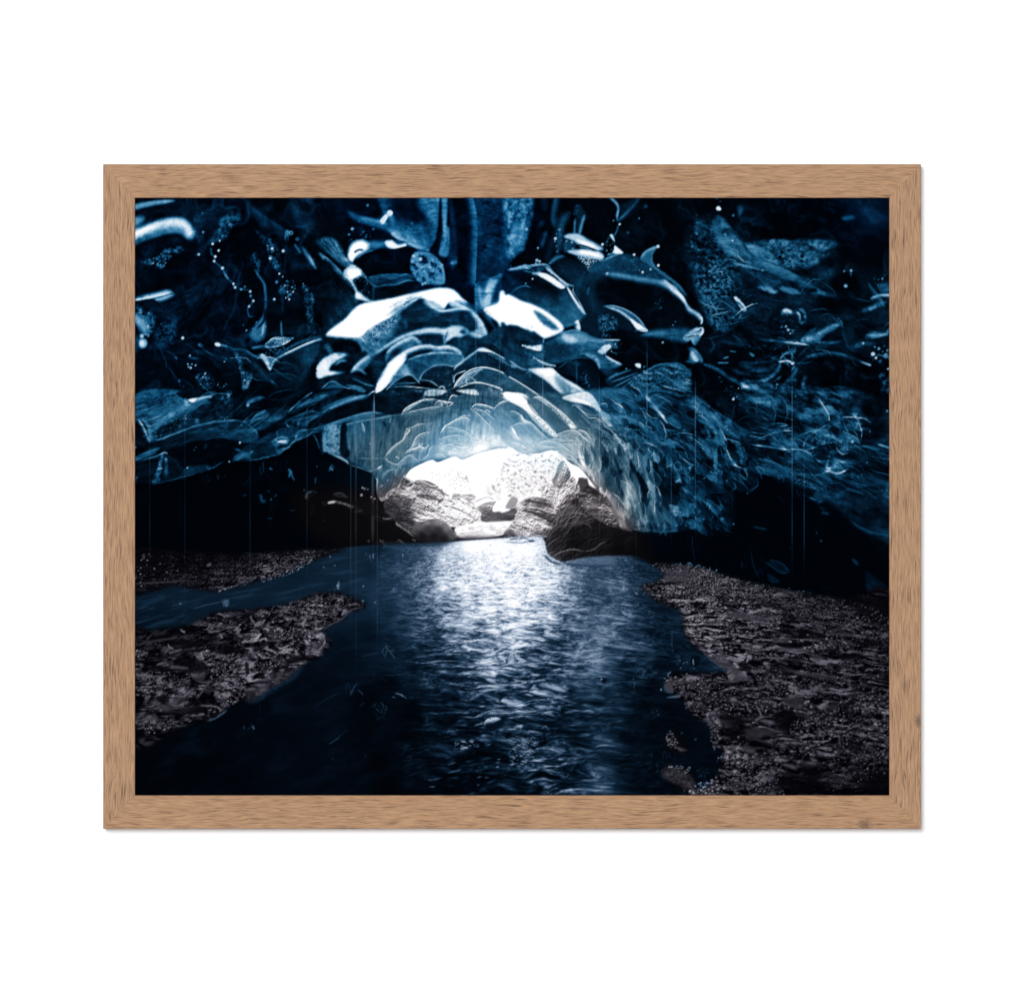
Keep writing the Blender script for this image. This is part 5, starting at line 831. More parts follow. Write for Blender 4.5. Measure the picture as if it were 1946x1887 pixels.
# ======================= right middle =======================
t('B4')
L("-20,50 1990,50 1990,1330 1800,1330 1650,1260 1500,1120 1350,1000 1250,1010 1150,900 900,800 680,745 690,850 600,920 440,890 450,1150 400,1270 120,1275 180,1000 -20,800",
  "100,60,44 250,200,54 400,270,58 520,350,46 150,200,36 80,300,30 300,80,10 450,150,7 380,60,8 550,60,26 600,180,24 520,280,14 650,300,20 700,60,50 850,60,44 950,120,44 1050,60,28 780,180,12 900,220,8 950,280,14 750,240,30 700,400,26 860,380,64 920,440,40 1030,330,14 1030,440,64 1100,480,28 1080,270,9 1180,200,50 1250,230,52 1150,60,24 1330,130,56 1400,220,34 1450,280,50 1500,120,18 1620,240,40 1750,150,4 1850,60,5 1800,330,4 1700,400,8 1250,350,50 1180,450,30 1400,380,64 1500,380,50 1550,460,56 1300,480,60 1420,500,30 1650,560,20 1800,500,26 1900,560,20 1800,640,16 1450,650,56 1350,600,44 1250,640,28 1100,600,32 1000,560,28 850,560,20 700,560,14 750,640,24 950,700,26 1150,760,30 1050,650,28 900,790,18 1300,820,40 1400,820,34 1640,800,34 1550,760,18 1700,730,20 1850,720,18 1900,900,36 1750,880,20 1600,920,10 1800,1050,9 1700,1150,9 1900,1200,10 1880,1290,24 150,480,40 250,600,44 300,700,34 80,420,44 60,600,40 400,560,36 500,560,34 400,440,14 600,500,10 600,620,24 500,760,20 620,780,14 560,860,12 300,800,10 150,820,14 200,950,10 350,1000,10 300,1150,12 100,1150,20 200,1230,16", 40, 75)
M("0,0 1990,0 1990,1300 1500,1100 1250,900 680,740 440,900 400,1260 0,1270", .85, 30, 130, 60, 18); M("0,400 700,420 680,860 440,900 400,1260 0,1270", .7, 30, 110, 34, 52)
N("700,480 1946,560 1946,1000 1300,830", 52, 40, .6, 140, 20, 18, .02, .5); N("700,480 1946,560 1946,1000 1300,830", 8, 40, .5, 140, 24, 18, .1, .5); N("600,0 1100,0 1050,200 700,160", 66, 40, .6, 80, 40, 30, .0, .5)
F("60,10 190,120 420,225 560,345 510,395 300,300 140,200", 56, 14, .8); R("60,5 250,122 450,255 560,345", 62, 5); R("-20,100 200,270 480,400", 60, 14, gr=.2); R("180,290 340,320 520,400", 70, 6); R("90,60 180,170 300,240", 80, 26, op=.6, gr=.2); D("320,260 420,240 470,320 380,320", 20, (5, 9), (80, 150))
F("110,-20 400,-20 560,120 660,280 560,300 430,220 260,110", 4, 24); N("280,60 420,80 500,250 400,220", 18, 20, .8, 30, 30); D("400,-20 480,0 700,140 600,160", 60, (4, 9), (60, 150)); dots("452,35,12,140 25,145,8,90 1040,5,10,100")
F("600,60 700,110 850,190 1010,240 1000,270 800,230 680,150", 4, 12); R("700,110 850,182 1045,238", 62, 6); R("640,100 740,180 700,100", 40, 8); R("690,290 780,320 900,330 1010,300", 66, 7, gr=.2); R("780,272 900,265 960,285 860,290", 70, 6, gr=.2)
R("640,40 760,90 800,60", 70, 20, gr=.4); F("770,55 805,60 800,90 770,85", 95, 10, gr=8)
N("800,340 930,330 900,470 820,480", 84, 24, .8, 26, 50, 10, -.1, .4); N("1000,410 1060,405 1060,470 1005,480", 84, 12, .9, 20, 20, 0, -.2, .3); F("600,340 800,330 810,440 700,420", 10, 24, .7); for_ = [R(q, 76, 5, gr=.4) for q in ("590,340 700,360 780,365", "670,405 760,412", "600,380 700,395 770,390")]
R("1165,255 1240,260 1325,297", 92, 7, gr=.2); F("1030,190 1250,170 1310,280 1160,255 1060,230", 50, 16, .7, gr=8); R("1170,210 1200,180 1260,170", 66, 10); R("1310,300 1440,230 1560,190", 54, 9); F("1300,130 1340,90 1400,130 1340,190", 70, 18, gr=14); F("1410,270 1460,250 1475,300 1430,310", 84, 12, gr=12)
N("1570,180 1630,165 1660,220 1670,330 1590,310", 84, 12, 1, 24, 20, 0, -.3, .25); R("1590,180 1630,240 1610,300", 110, 12, gr=.6); dots("1905,147,12,70 1743,340,7,90 1578,435,14,110 1600,470,10,80 1715,632,6,100")
F("1115,500 1130,430 1220,345 1320,290 1260,380 1180,480 1140,520", 36, 8); R("1115,510 1118,460 1150,400 1220,345 1325,290", 92, 7, 12); R("1130,500 1220,400 1310,300", 60, 8); N("1250,370 1330,340 1380,400 1300,460 1240,460", 100, 16, .9, 30, 20, -40, -.2, .3); R("1130,520 1220,490 1310,455 1400,438", 130, 7, gr=.15)
N("1380,440 1500,420 1570,500 1480,520", 112, 12, .9, 20, 20, 0, .0, .35); D("1380,430 1500,420 1570,490 1500,515", 40, (5, 10), (80, 150)); F("1250,470 1400,450 1460,500 1300,530", 12, 14, .8); N("1150,520 1280,480 1330,530 1200,560", 100, 12, .8, 24, 12, -15, .0, .4); F("1400,350 1480,340 1550,380 1540,400 1430,400", 68, 26, .6)
R("600,465 720,478 900,506 1020,510 1125,516", 128, 10, 5, tp=.1); R("480,430 560,450 640,468", 88, 8, gr=.2); R("420,410 520,440 700,500 900,530", 12, 12)
R("1140,520 1200,570 1300,650", 76, 6); R("1150,530 1165,600", 50, 7); N("1330,560 1400,550 1530,660 1520,700 1430,730 1340,690", 92, 14, .85, 40, 20, 30, -.1, .4); R("1330,690 1360,560", 90, 12, gr=.4); R("1330,700 1440,735 1545,690", 130, 7, gr=.3); R("1400,580 1500,640 1535,690", 80, 7); F("1340,680 1380,690 1350,720 1320,720", 140, 10, gr=10); R("1340,690 1310,730 1200,760", 84, 7, gr=.4)
N("980,780 1100,800 1250,840 1460,790 1440,840 1250,890 1100,850", 100, 14, .95, 16, 10, -8, .0, .3); D("1180,850 1300,810 1460,790 1440,840 1250,885", 110, (3, 7), (80, 160)); N("1560,740 1620,730 1720,850 1600,830", 84, 14, .95, 30, 14, 30, -.1, .35); R("1545,830 1640,835 1720,850", 110, 6, gr=.4); R("1500,870 1600,900 1700,935", 50, 8, gr=.3); N("1870,870 1930,870 1930,930 1890,920", 90, 12, .9, 20, 16, 0, -.2, .3)
R("1650,485 1740,490 1830,520", 80, 14, 8); R("1810,460 1880,480 1960,510", 84, 12, 8); F("1640,480 1830,490 1830,550 1740,520", 30, 14, .7); R("1560,1180 1650,1250 1780,1300 1960,1325", 46, 12, 8, gr=.3); N("1640,1230 1800,1270 1946,1290 1946,1330 1750,1310", 52, 14, .8, 60, 12, 14, -.1, .4)
# clutter of shards
for q, v, w in (("0,430 60,420 150,430", 70, 7), ("0,450 100,540 220,690", 120, 6), ("20,480 130,580 200,680", 80, 8), ("0,520 80,600 170,690", 90, 6), ("200,375 280,410 360,440", 100, 6), ("360,440 400,540 450,640 540,695", 120, 7), ("350,450 380,560 440,660", 70, 8), ("370,400 430,420 520,450", 70, 7), ("430,420 480,520 560,600", 60, 8), ("560,510 600,550 650,570", 95, 8), ("540,695 640,680 770,655", 110, 7), ("540,695 620,710 690,700", 90, 6), ("380,730 440,770 540,830 600,900", 90, 5), ("400,720 500,770 560,850", 60, 6), ("500,740 580,800", 70, 5), ("640,740 680,790 680,850 600,910", 46, 5), ("140,810 200,770 300,770 350,820", 66, 6), ("250,770 300,780 340,830", 90, 10), ("340,740 300,760 220,770", 60, 5), ("290,930 330,1010 380,1090", 66, 8), ("330,920 380,1020 430,1120", 46, 8), ("310,980 350,1080", 84, 5), ("400,840 470,880", 50, 8), ("350,900 380,920", 60, 8), ("0,660 60,690 85,740 60,800", 84, 7), ("870,945 920,1000 930,1020", 46, 14), ("950,960 990,1070", 36, 5), ("1040,880 1080,960 1130,1000", 76, 6), ("1060,930 1140,950 1240,990", 66, 8), ("1000,920 1050,970", 40, 10), ("1260,1010 1300,990", 54, 7), ("1300,950 1380,965", 56, 10), ("1190,880 1200,930", 66, 8), ("1250,890 1260,910", 70, 8), ("530,1080 590,1140", 36, 6), ("640,1240 770,1265", 34, 10), ("1280,1100 1360,1120", 36, 16), ("1260,1050 1320,1080", 24, 12)): R(q, v, w, gr=.35)
N("120,430 230,420 300,560 330,690 240,700 160,560", 84, 20, .95, 26, 30, 0, -.15, .35); D("150,450 230,440 320,640 330,700 230,690", 130, (4, 8), (70, 150)); N("230,640 380,660 400,700 260,740", 110, 14, .9, 20, 16, 0, -.15, .3); N("440,520 560,530 540,600 450,590", 72, 16, .9, 30, 16, -25, -.2, .35); N("450,440 520,450 560,500 480,490", 80, 12, .8, 20, 14, 20, .0, .35); N("360,540 420,570 450,670 390,640", 80, 12, .8, 18, 24, 0, -.1, .35); F("560,500 640,540 660,640 570,600", 4, 20); F("400,430 460,470 480,560 420,540", 8, 20)
N("650,600 770,600 760,650 660,660", 50, 16, .8, 30, 14); F("640,690 780,660 860,700 840,750 740,745", 40, 10); N("640,690 780,660 860,700 840,750 700,740", 76, 12, .8, 40, 16, 15, -.1, .4); D("860,740 920,760 910,790 870,780", 14, (5, 11), (80, 140)); D("820,800 850,850 830,880", 10, (5, 9), (40, 80))
F("-60,870 20,850 120,860 190,920 255,1020 240,1060 150,1020 60,990 -60,930", 40, 8); N("-60,880 120,860 250,1020 240,1055 60,980", 110, 10, .85, 80, 18, 45, -.1, .4); R("20,870 120,870 200,940 250,1020", 90, 6); R("0,890 80,950 150,1010", 130, 14, gr=.4); F("-20,880 20,890 30,930 -10,920", 160, 14, gr=8); F("230,1040 300,1030 330,1090 260,1080", 44, 8, gr=8)
F("90,830 200,840 290,940 300,1020 180,880", 3, 14); F("380,880 450,960 440,1140 350,1040", 8, 24, .7)
N("-20,1020 40,1030 60,1110 20,1140 -20,1130", 110, 12, 1, 20, 20, 0, -.3, .25); N("40,1190 110,1200 110,1270 40,1250", 100, 10, 1, 16, 20, 20, -.4, .3); N("280,1220 330,1220 320,1260 280,1260", 90, 10, 1, 16, 16, 0, -.4, .3); N("330,1150 385,1160 380,1230 340,1230", 95, 12, 1, 20, 20, 0, -.4, .3)
for q, v, w in (("130,1180 175,1245", 110, 12), ("175,1120 170,1180", 84, 10), ("120,1080 200,1110", 44, 8), ("0,1190 10,1230", 90, 8), ("300,1170 310,1240", 60, 8), ("80,1130 150,1130", 30, 10)): R(q, v, w, gr=.4)
D("360,1200 410,1230 400,1260 360,1260", 12, (5, 9), (60, 120)); dots("455,1213,9,80 585,925,8,90 390,805,8,70")
# the black hollow under the ice
F("-60,1280 400,1275 470,1150 460,960 470,895 600,925 690,860 690,745 900,800 1130,870 1230,900 1130,1000 1000,1060 600,1180 700,1300 1990,1420 1990,1990 700,1990 350,1720 -60,1600", 3, 14, .82)
N("0,1330 700,1340 650,1680 300,1640", 9, 50, .8, 30, 160, 0, .0, .5); N("640,1480 720,1500 760,1760 640,1700", 14, 30, .8, 40, 80, -20, 0, .4); R("620,1480 640,1600 700,1735", 22, 7, gr=.5); R("530,1560 535,1640", 24, 6)
F("742,1572 795,1578 800,1552 852,1553 925,1598 962,1640 992,1673 905,1676 880,1655 838,1632 800,1600", 14, 6, sm=0, gr=10); N("745,1575 850,1552 990,1672 900,1676 830,1630", 40, 8, .8, 50, 12, 35, .0, .4); R("750,1575 830,1625 905,1672 990,1672", 40, 4); R("840,1552 920,1592 988,1668", 40, 4); F("775,1680 840,1710 890,1760 800,1760", 18, 10); N("775,1680 890,1760 800,1760", 34, 8, .8, 30, 10, 30)
F("1570,1540 1610,1550 1640,1600 1600,1590", 30, 8); F("1710,1660 1800,1720 1880,1780 1946,1860 1946,1886 1740,1886 1700,1760", 15, 18); N("1710,1660 1880,1780 1946,1886 1740,1886", 34, 16, .7, 50, 24, 40, .0, .5); N("1250,1790 1360,1790 1380,1860", 26, 14, .8, 24, 12); dots("1280,1373,9,55 1240,1297,10,36 985,1440,6,30"); R("60,1280 70,1460 95,1590", 24, 4)
# ----------------------------------------------------------------------------
# ROCK RELIEF at the mouth, then the fine structure that runs through all the ice
# ----------------------------------------------------------------------------
def crag(poly, samples, sig, ang, sx, sy, k, seed, soft=5, gr=10, lx=.35, ly=.9, dark=.16, top=252):
    """craggy, bedded rock lit from the mouth of the cave"""
    wn, a = mask(poly, soft, gr, 4)
    i0, j0, i1, j1 = wn
    keep = np.array(V[j0:j1, i0:i1]); L(poly, samples, soft + 4, sig); b = np.array(V[j0:j1, i0:i1])
    X = GX[:, i0:i1] + 0 * a; Y = GY[j0:j1] + 0 * a; u = ORG[2]
    c, z = math.cos(math.radians(ang)), math.sin(math.radians(ang))
    def h(X, Y):
        p = (X * c + Y * z) / (sx * .95 * u); q = (Y * c - X * z) / (sy * 2.1 * u)
        w = fbm(p * .7, q * .5, seed, 3) * .8
        return fbm(p + w, q + w * 1.2, seed + 5, 3, .6, ridge=True) * 1.25 + fbm(p * .35 + w, q * .4, seed + 11, 2) * 1.5 + .30 * fbm(X / 7.5 + w, Y / 6.0, seed + 15, 3, .6, ridge=True)
    e = 1.3
    s = np.clip((h(X, Y) - h(X - lx * e, Y - ly * e)) * k * .62, -1.2, 1.6)
    g = noise(X / 1.6, Y / 1.6, seed + 40) * .12
    v = b * np.clip(1.0 + .85 * s + g, dark, 3.2)
    v = np.where(v > 200, 200 + (v - 200) * .4, v)
    V[j0:j1, i0:i1] = keep * (1 - a) + np.clip(v, 1, top) * a
t('B2')
crag("735,850 775,775 872,826 900,805 1000,812 1130,880 1230,970 1300,965 1420,1020 1500,1090 1512,1180 1400,1210 1250,1240 1150,1180 980,1175 850,1240 800,1260 700,1190 590,1060 600,995 690,880",
     "640,1000,45 640,1060,32 700,950,84 700,1050,45 720,1150,27 760,860,66 800,800,48 800,900,143 800,1000,66 800,1100,42 830,1200,38 880,950,169 900,850,84 900,1050,143 920,1150,143 1000,830,76 1000,900,92 1000,1000,195 1000,1120,195 1100,900,143 1100,1050,208 1120,1130,195 1200,980,247 1200,1100,247 1200,1170,195 1300,1000,250 1300,1100,250 1350,1180,208 1400,1060,250 1450,1150,247 1500,1150,208", 120, 23, 150, 30, 4.4, 21, 6, 16)
for q, v, w in (("900,935 1000,948 1100,985 1150,1000", 40, 12), ("880,915 960,965 1050,985", 44, 9), ("1040,860 1120,900 1160,960", 60, 10), ("930,1060 1030,1090 1120,1090", 70, 7), ("620,1000 700,1040 740,1140", 34, 14), ("770,768 830,800 885,858", 200, 5), ("700,885 830,930 960,1000", 190, 5), ("1200,1050 1320,1090 1450,1160", 90, 6), ("1000,1150 1100,1110 1140,1150", 215, 6)): R(q, v, w, gr=.7)
t('B3')
crag("70,1020 140,990 220,958 330,985 425,1025 420,1090 400,1200 340,1330 200,1350 80,1342 -20,1345 -55,1290 -20,1230 30,1165 15,1100 30,1060",
     "0,1080,162 60,1040,188 150,1000,76 200,980,138 300,1000,82 400,1060,138 250,1050,60 100,1120,138 200,1130,138 300,1120,60 380,1180,51 100,1180,188 200,1200,188 300,1230,188 50,1260,150 150,1280,138 250,1300,85 330,1300,60 0,1320,51", 90, 17, 120, 26, 4.2, 33, 6, 18)
for q, v, w in (("110,990 200,1000 330,1030 410,1070", 26, 17), ("100,1085 200,1105 320,1160 395,1205", 26, 14), ("60,1040 250,1065 420,1125", 190, 5), ("0,1190 140,1150 280,1165", 170, 7), ("90,1005 160,965 230,960", 170, 5)): R(q, v, w, gr=.7)
crag("400,1070 410,1010 300,975 280,950 320,840 400,850 440,880 480,870 540,800 580,770 620,830 640,900 560,940 500,965 450,1080", "300,930,170 340,880,190 400,880,160 450,900,190 520,850,180 580,800,150 600,880,110 520,920,170 440,980,210 420,1050,200 380,960,120", 60, 70, 60, 22, 3.6, 44, 5, 16)
crag("425,855 455,760 470,700 492,632 520,655 548,705 556,768 520,810 480,862", "440,830,110 480,720,150 500,660,190 530,720,96 540,780,60 490,830,90", 40, 72, 70, 26, 3.0, 91, 3, 14)
F("470,850 500,760 530,690 552,765", 60, 8, .55, sm=0, gr=14); F("425,845 455,850 490,850 530,780 552,770 470,880", 50, 8, .7)
crag("690,880 780,870 870,950 960,1040 985,1110 1000,1250 960,1280 760,1150 640,1050 600,945", "640,960,60 700,900,40 780,920,22 750,980,84 850,1000,50 850,1060,96 940,1060,90 960,1120,80 900,1150,70 800,1120,56 960,1220,60", 70, 24, 110, 22, 4.0, 55, 6, 16)
F("285,1450 330,1350 375,1270 400,1210 395,1180 440,1080 500,965 600,930 700,960 650,1040 760,1140 940,1240 1100,1280 1175,1310 1175,1430 1000,1500 700,1535 480,1565 370,1560 340,1515", 8, 8)
crag("283,1455 300,1420 335,1345 352,1330 372,1265 402,1215 392,1185 425,1130 440,1075 470,1030 480,985 530,955 600,928 650,945 705,962 660,1010 650,1050 700,1095 760,1140 850,1200 940,1235 1010,1250 1100,1285 1178,1308 1170,1430 1080,1480 1000,1500 860,1520 700,1535 600,1550 480,1568 420,1555 372,1562 345,1525 300,1500",
     "320,1440,21 400,1230,44 420,1140,66 480,1000,86 560,950,70 600,1000,19 660,980,53 560,1080,48 620,1130,57 700,1150,38 520,1200,38 440,1300,15 400,1400,17 380,1530,48 460,1470,22 560,1500,15 600,1300,5 700,1250,10 800,1250,11 600,1400,3 700,1420,10 800,1420,12 900,1380,14 860,1300,9 1000,1350,6 1000,1450,2 1100,1350,9 1150,1400,5", 70, -40, 130, 34, 5.2, 66, 4, 26, lx=.75, ly=.5)
for q, v, w in (("395,1200 450,1125 540,1068 600,1048", 100, 5), ("405,1160 440,1080 500,972 560,942", 110, 6), ("600,937 680,1000 760,1050 860,1070 970,1095", 110, 5), ("690,1090 780,1130 860,1120 960,1130", 90, 5), ("535,1170 560,1120 600,1108 660,1112 720,1150", 120, 5), ("440,1250 520,1210 620,1200 720,1215 760,1260", 84, 5), ("330,1370 400,1270 470,1220", 80, 5), ("300,1465 360,1400 440,1340", 90, 5), ("365,1558 420,1500 500,1468 580,1452 680,1470", 120, 6), ("680,1475 780,1450 840,1400 900,1380", 84, 6)): R(q, v, w, gr=.7, op=.8)
t('B2')
crag("1465,1060 1530,1020 1640,1000 1612,1060 1625,1100 1700,1104 1840,1070 1832,1130 1800,1184 1700,1190 1510,1192 1500,1110", "1500,1060,110 1600,1030,130 1580,1130,60 1700,1140,44 1800,1110,60 1780,1170,34 1540,1180,50", 60, 10, 100, 24, 2.2, 77, 8, 16)
crag("1228,942 1260,925 1330,938 1400,930 1455,952 1430,985 1380,985 1330,962 1240,978", "1260,950,120 1340,950,140 1430,960,130", 40, 8, 70, 16, 1.8, 78, 8, 16)
crag("835,1275 880,1215 980,1180 1100,1162 1190,1215 1250,1300 1280,1340 1200,1385 1100,1398 920,1365 860,1320", "880,1230,70 980,1195,96 1100,1175,120 1180,1230,100 1240,1310,60 1000,1260,40 1100,1280,26 950,1340,12 1150,1360,10 1060,1340,10", 60, 12, 160, 40, 1.6, 79, 10, 8)
F("1260,1255 1400,1230 1560,1200 1800,1195 1760,1250 1700,1310 1560,1330 1400,1325 1290,1330", 226, 20, .8, gr=20); N("1290,1260 1760,1220 1700,1320 1300,1330", 120, 16, .8, 90, 12, 4, .05, .5, 3)
# fine structure of the ice
t('P')
Z('blue', "800,880 830,800 930,770 1030,800 1060,860 960,850 900,862", 40, .55)
ROOF = "236,360 1710,360 1710,1040 1640,1015 1560,960 1480,925 1430,900 1400,935 1390,1010 1200,1010 1170,975 1100,890 1050,862 960,860 900,868 800,890 730,950 716,930 690,890 640,868 560,845 520,870 440,876 400,890 300,925 236,930"
wn_, wa_ = mask(ROOF, 8)
i0, j0, i1, j1 = wn_
X_ = GX[:, i0:i1] + 0 * wa_; Y_ = GY[j0:j1] + 0 * wa_
th_ = np.arctan2(1010 - Y_, X_ - 945); lr_ = np.log(np.hypot(X_ - 945, (Y_ - 1010) * 1.15) + 60)
w1_ = fbm(X_ / 90, Y_ / 90, 1001, 3)
n1_ = fbm(th_ * 4.2 + w1_ * .9, lr_ * 8.5 + w1_ * 1.1, 1011, 5, .62, ridge=True)
n2_ = fbm(X_ / 34 + w1_ * 1.5, Y_ / 42 + w1_ * 1.5, 1021, 5, .66)
n3_ = fbm(X_ / 5.5, Y_ / 5.5, 1031, 3, .6)
v_ = V[j0:j1, i0:i1]
lowv = np.clip(1 - v_ / 70.0, 0, 1)
edge_ = 1 - .75 * sstep(620, 740, np.abs(X_ - 960)) * 0
add_ = (21 * np.clip(n1_ - .18, 0, 1) ** 1.3 + 9 * np.clip(n2_ - .12, 0, 1)) * (.55 + .45 * sstep(-.2, .3, w1_))
add_ = add_ * (1 + 1.0 * (1 - sstep(560, 680, X_)) * (1 - sstep(640, 760, Y_)) + .5 * sstep(1240, 1340, X_) * (1 - sstep(640, 760, Y_)))
v_ += wa_ * lowv * add_
v_ *= 1 + wa_ * np.clip(.34 * n2_ + .16 * n3_, -.5, .8) * np.clip((235 - v_) / 60, 0, 1)
# facets: slopes of a bedded noise surface brighten and darken the ice, sharp crests glint
def facets(poly, ang, sx, sy, k, seed, soft=60, lx=-.5, ly=-.8, glint=90, crev=.5):
    wn, a = mask(poly, soft)
    i0, j0, i1, j1 = wn; u = ORG[2]
    X = GX[:, i0:i1] + 0 * a; Y = GY[j0:j1] + 0 * a
    c, z = math.cos(math.radians(ang)), math.sin(math.radians(ang))
    wx_ = fbm(X / 80, Y / 80, seed + 70, 3, .45) * 20; wy_ = fbm(X / 80, Y / 80, seed + 75, 3, .45) * 20
    def h(X, Y):
        X = X + wx_; Y = Y + wy_
        p = (X * c + Y * z) / (sx * 2.2 * u); q = (Y * c - X * z) / (sy * 2.0 * u)
        return 1.2 * fbm(p, q, seed, 2, .5, ridge=True) + .42 * fbm(p * 1.7 + 5, q * 2.1, seed + 9, 2, .5) + .22 * fbm(p * 3.1, q * 4.6, seed + 19, 2, .5, ridge=True)
    s = np.clip((h(X, Y) - h(X + lx * 2.2, Y + ly * 2.2)) * k * .72, -1.2, 2.0)
    cv = fbm((X * c + Y * z + wx_) / (sx * 1.6 * u), (Y * c - X * z + wy_) / (sy * 1.7 * u), seed + 33, 3)
    w = V[j0:j1, i0:i1]
    g = np.clip((190 - w) / 60, 0, 1) * a
    m = (1 + .55 * s) * (1 - crev * sstep(.05, .45, cv)) + .25 * crev * sstep(.0, .5, -cv)
    w *= 1 + g * (np.clip(m, .06, 2.6) - 1)
    w += g * glint * np.clip(s - .8, 0, 1.2) * .8 * np.clip(w / 45, .1, 1.2)
t('B3')
facets("560,560 700,470 900,500 1060,480 1300,470 1500,560 1560,1040 1500,1270 1060,1250 960,1080 860,940 700,720", 78, 150, 60, 2.6, 4001, 50, -.8, -.3, 50, .5)
facets("700,120 1000,60 1990,-20 1990,700 1560,660 1300,480 900,480 760,330", 34, 120, 60, 2.6, 4011, 60, -.3, -.9, 60, .45)
facets("1300,560 1700,560 1990,700 1990,1270 1480,1280", 58, 110, 60, 2.8, 4021, 60, -.5, -.8, 60, .6)
t('B4')
facets("0,330 560,420 700,560 680,860 440,900 400,1260 0,1270", 50, 120, 56, 2.6, 4031, 50, -.4, -.9, 60, .55)
facets("480,430 1120,520 1946,480 1946,980 1500,860 1250,890 680,740", 18, 190, 56, 2.2, 4041, 50, -.2, -.9, 40, .5)
facets("600,0 1700,0 1700,420 1120,500 600,440 500,200", 28, 150, 80, 2.4, 4051, 70, -.3, -.9, 60, .55)
t('A4')
facets("0,300 300,180 700,420 1440,440 1500,720 1946,760 1946,1886 600,1886 100,1400 150,1000", 26, 150, 90, 2.2, 4061, 90, -.3, -.9, 50, .5)
t('A3'); facets("1050,1800 1360,1600 1700,1640 1900,1886 1050,1886", 30, 110, 50, 3.6, 4071, 30, -.3, -.9, 50, .4)
t('B1'); facets("-60,60 430,-40 740,40 1200,280 1640,330 1440,520 1100,620 850,620 310,810 -60,860", -14, 200, 70, 2.2, 4081, 40, .2, -.9, 40, .3)
t('A1'); facets("0,0 1946,0 1946,1886 0,1886", 70, 170, 90, 1.6, 4091, 40, -.4, -.8, 30, .35)
t('A2'); facets("0,0 1946,0 1946,1886 0,1886", 10, 170, 90, 1.5, 4101, 40, -.4, -.8, 30, .25)
t('B3')
M("640,540 1060,480 1480,560 1500,1240 1050,1250 860,930", .85, 50, 70, 280, -14)
for q_, v_, w_ in (("1090,800 1120,960 1150,1200", 150, 44), ("1340,880 1350,1000 1370,1150", 118, 40), ("740,600 800,720 850,840", 160, 40), ("900,900 980,1060 1040,1230", 130, 26), ("1030,560 1060,700", 96, 40), ("1180,480 1240,600 1290,700", 90, 44), ("1210,1080 1230,1200", 110, 30), ("560,500 640,560", 140, 40)): R(q_, v_, w_, op=.6, gr=.5)
for q_, v_, w_ in (("960,560 1005,680 1040,780 1050,900 1045,1000", 8, 16), ("1130,640 1200,760 1255,900 1280,1060", 4, 22), ("1370,720 1420,850 1440,960", 8, 22), ("1200,800 1290,900 1285,1040", 12, 14), ("900,530 890,640", 26, 24), ("1010,840 1040,960", 10, 10), ("1330,580 1350,680 1390,720", 10, 9), ("1480,700 1530,860 1560,1000", 4, 44), ("1690,840 1800,930 1900,1000", 4, 40), ("1400,540 1480,660", 10, 10), ("1600,180 1680,300", 5, 60), ("1560,420 1680,520", 8, 14)): R(q_, v_, w_, op=.85, gr=.5)
# broken plates and shards of ice: tilted facets, each with its own shade and one lit edge
rs_ = np.random.default_rng(77)
def shards(poly, n, ang, spread, ln, wd, lo=.25, hi=2.0, op=.75, edge=.8):
    p = spline(pts(poly), True); q = np.roll(p, -1, 0); x0, y0 = p.min(0); x1, y1 = p.max(0); k = ORG[2]
    org = list(ORG); c = 0
    while c < n:
        x = rs_.uniform(x0, x1); y = rs_.uniform(y0, y1)
        if not np.count_nonzero(((p[:, 1] > y) != (q[:, 1] > y)) & (x < (q[:, 0] - p[:, 0]) * (y - p[:, 1]) / np.where(q[:, 1] == p[:, 1], 1e-9, q[:, 1] - p[:, 1]) + p[:, 0])) & 1: continue
        c += 1
        i = int(np.clip((x - PX0) * S, 2, PW - 3)); j = int(np.clip((y - PY0) * S, 2, PH - 3))
        base = float(V[j - 2:j + 3, i - 2:i + 3].mean())
        if base > 190: continue
        a = math.radians(ang + rs_.normal() * spread); l = rs_.uniform(*ln) * k; w = rs_.uniform(*wd) * k
        dx, dy = math.cos(a), math.sin(a); nx_, ny_ = -dy, dx
        cur = rs_.normal() * .10 * l
        P = [(-.5, 0), (-.2, -.5 + .2 * rs_.random()), (.25, -.4 - .2 * rs_.random()), (.5, .05), (.2, .5 * rs_.random() + .2), (-.3, .35)]
        W_ = [(x + dx * u * l + nx_ * (v * w + cur * (u * u - .1)), y + dy * u * l + ny_ * (v * w + cur * (u * u - .1))) for u, v in P]
        txt = ' '.join('%.2f,%.2f' % t_ for t_ in W_)
        f0 = lo + (hi - lo) * rs_.random() ** 1.7; f1 = f0 * rs_.uniform(.25, .8)
        ORG[:] = [0, 0, 1]
        if rs_.random() < .5: f0, f1 = f1, f0
        F(txt, (min(base * f0 + 3, 215), x + nx_ * w * .5, y + ny_ * w * .5, min(base * f1 + 1, 215), x - nx_ * w * .5, y - ny_ * w * .5), 1.1, op * rs_.uniform(.5, 1), sm=0)
        if rs_.random() < edge:
            e = ' '.join('%.2f,%.2f' % t_ for t_ in (W_[:4] if rs_.random() < .7 else [W_[3], W_[4], W_[5], W_[0]]))
            R(e, min(base * rs_.uniform(1.5, 2.8) + 12, 225), .5, 1.0, sm=0, op=rs_.uniform(.4, .95), tp=.35, gr=.4)
            if rs_.random() < .5: R(e, base * .2, 1.6, .5, op=.5, tp=.3)
        ORG[:] = org
t('B3')
shards("640,560 760,470 1060,480 1300,480 1480,600 1500,1000 1460,1240 1060,1240 960,1060 860,920", 150, 80, 12, (90, 280), (36, 110), .3, 1.9, .6, .4)
shards("760,60 1100,100 1500,20 1900,300 1900,620 1500,640 1200,460 860,470 700,320", 130, 38, 14, (80, 260), (34, 100), .25, 2.2, .65, .5)
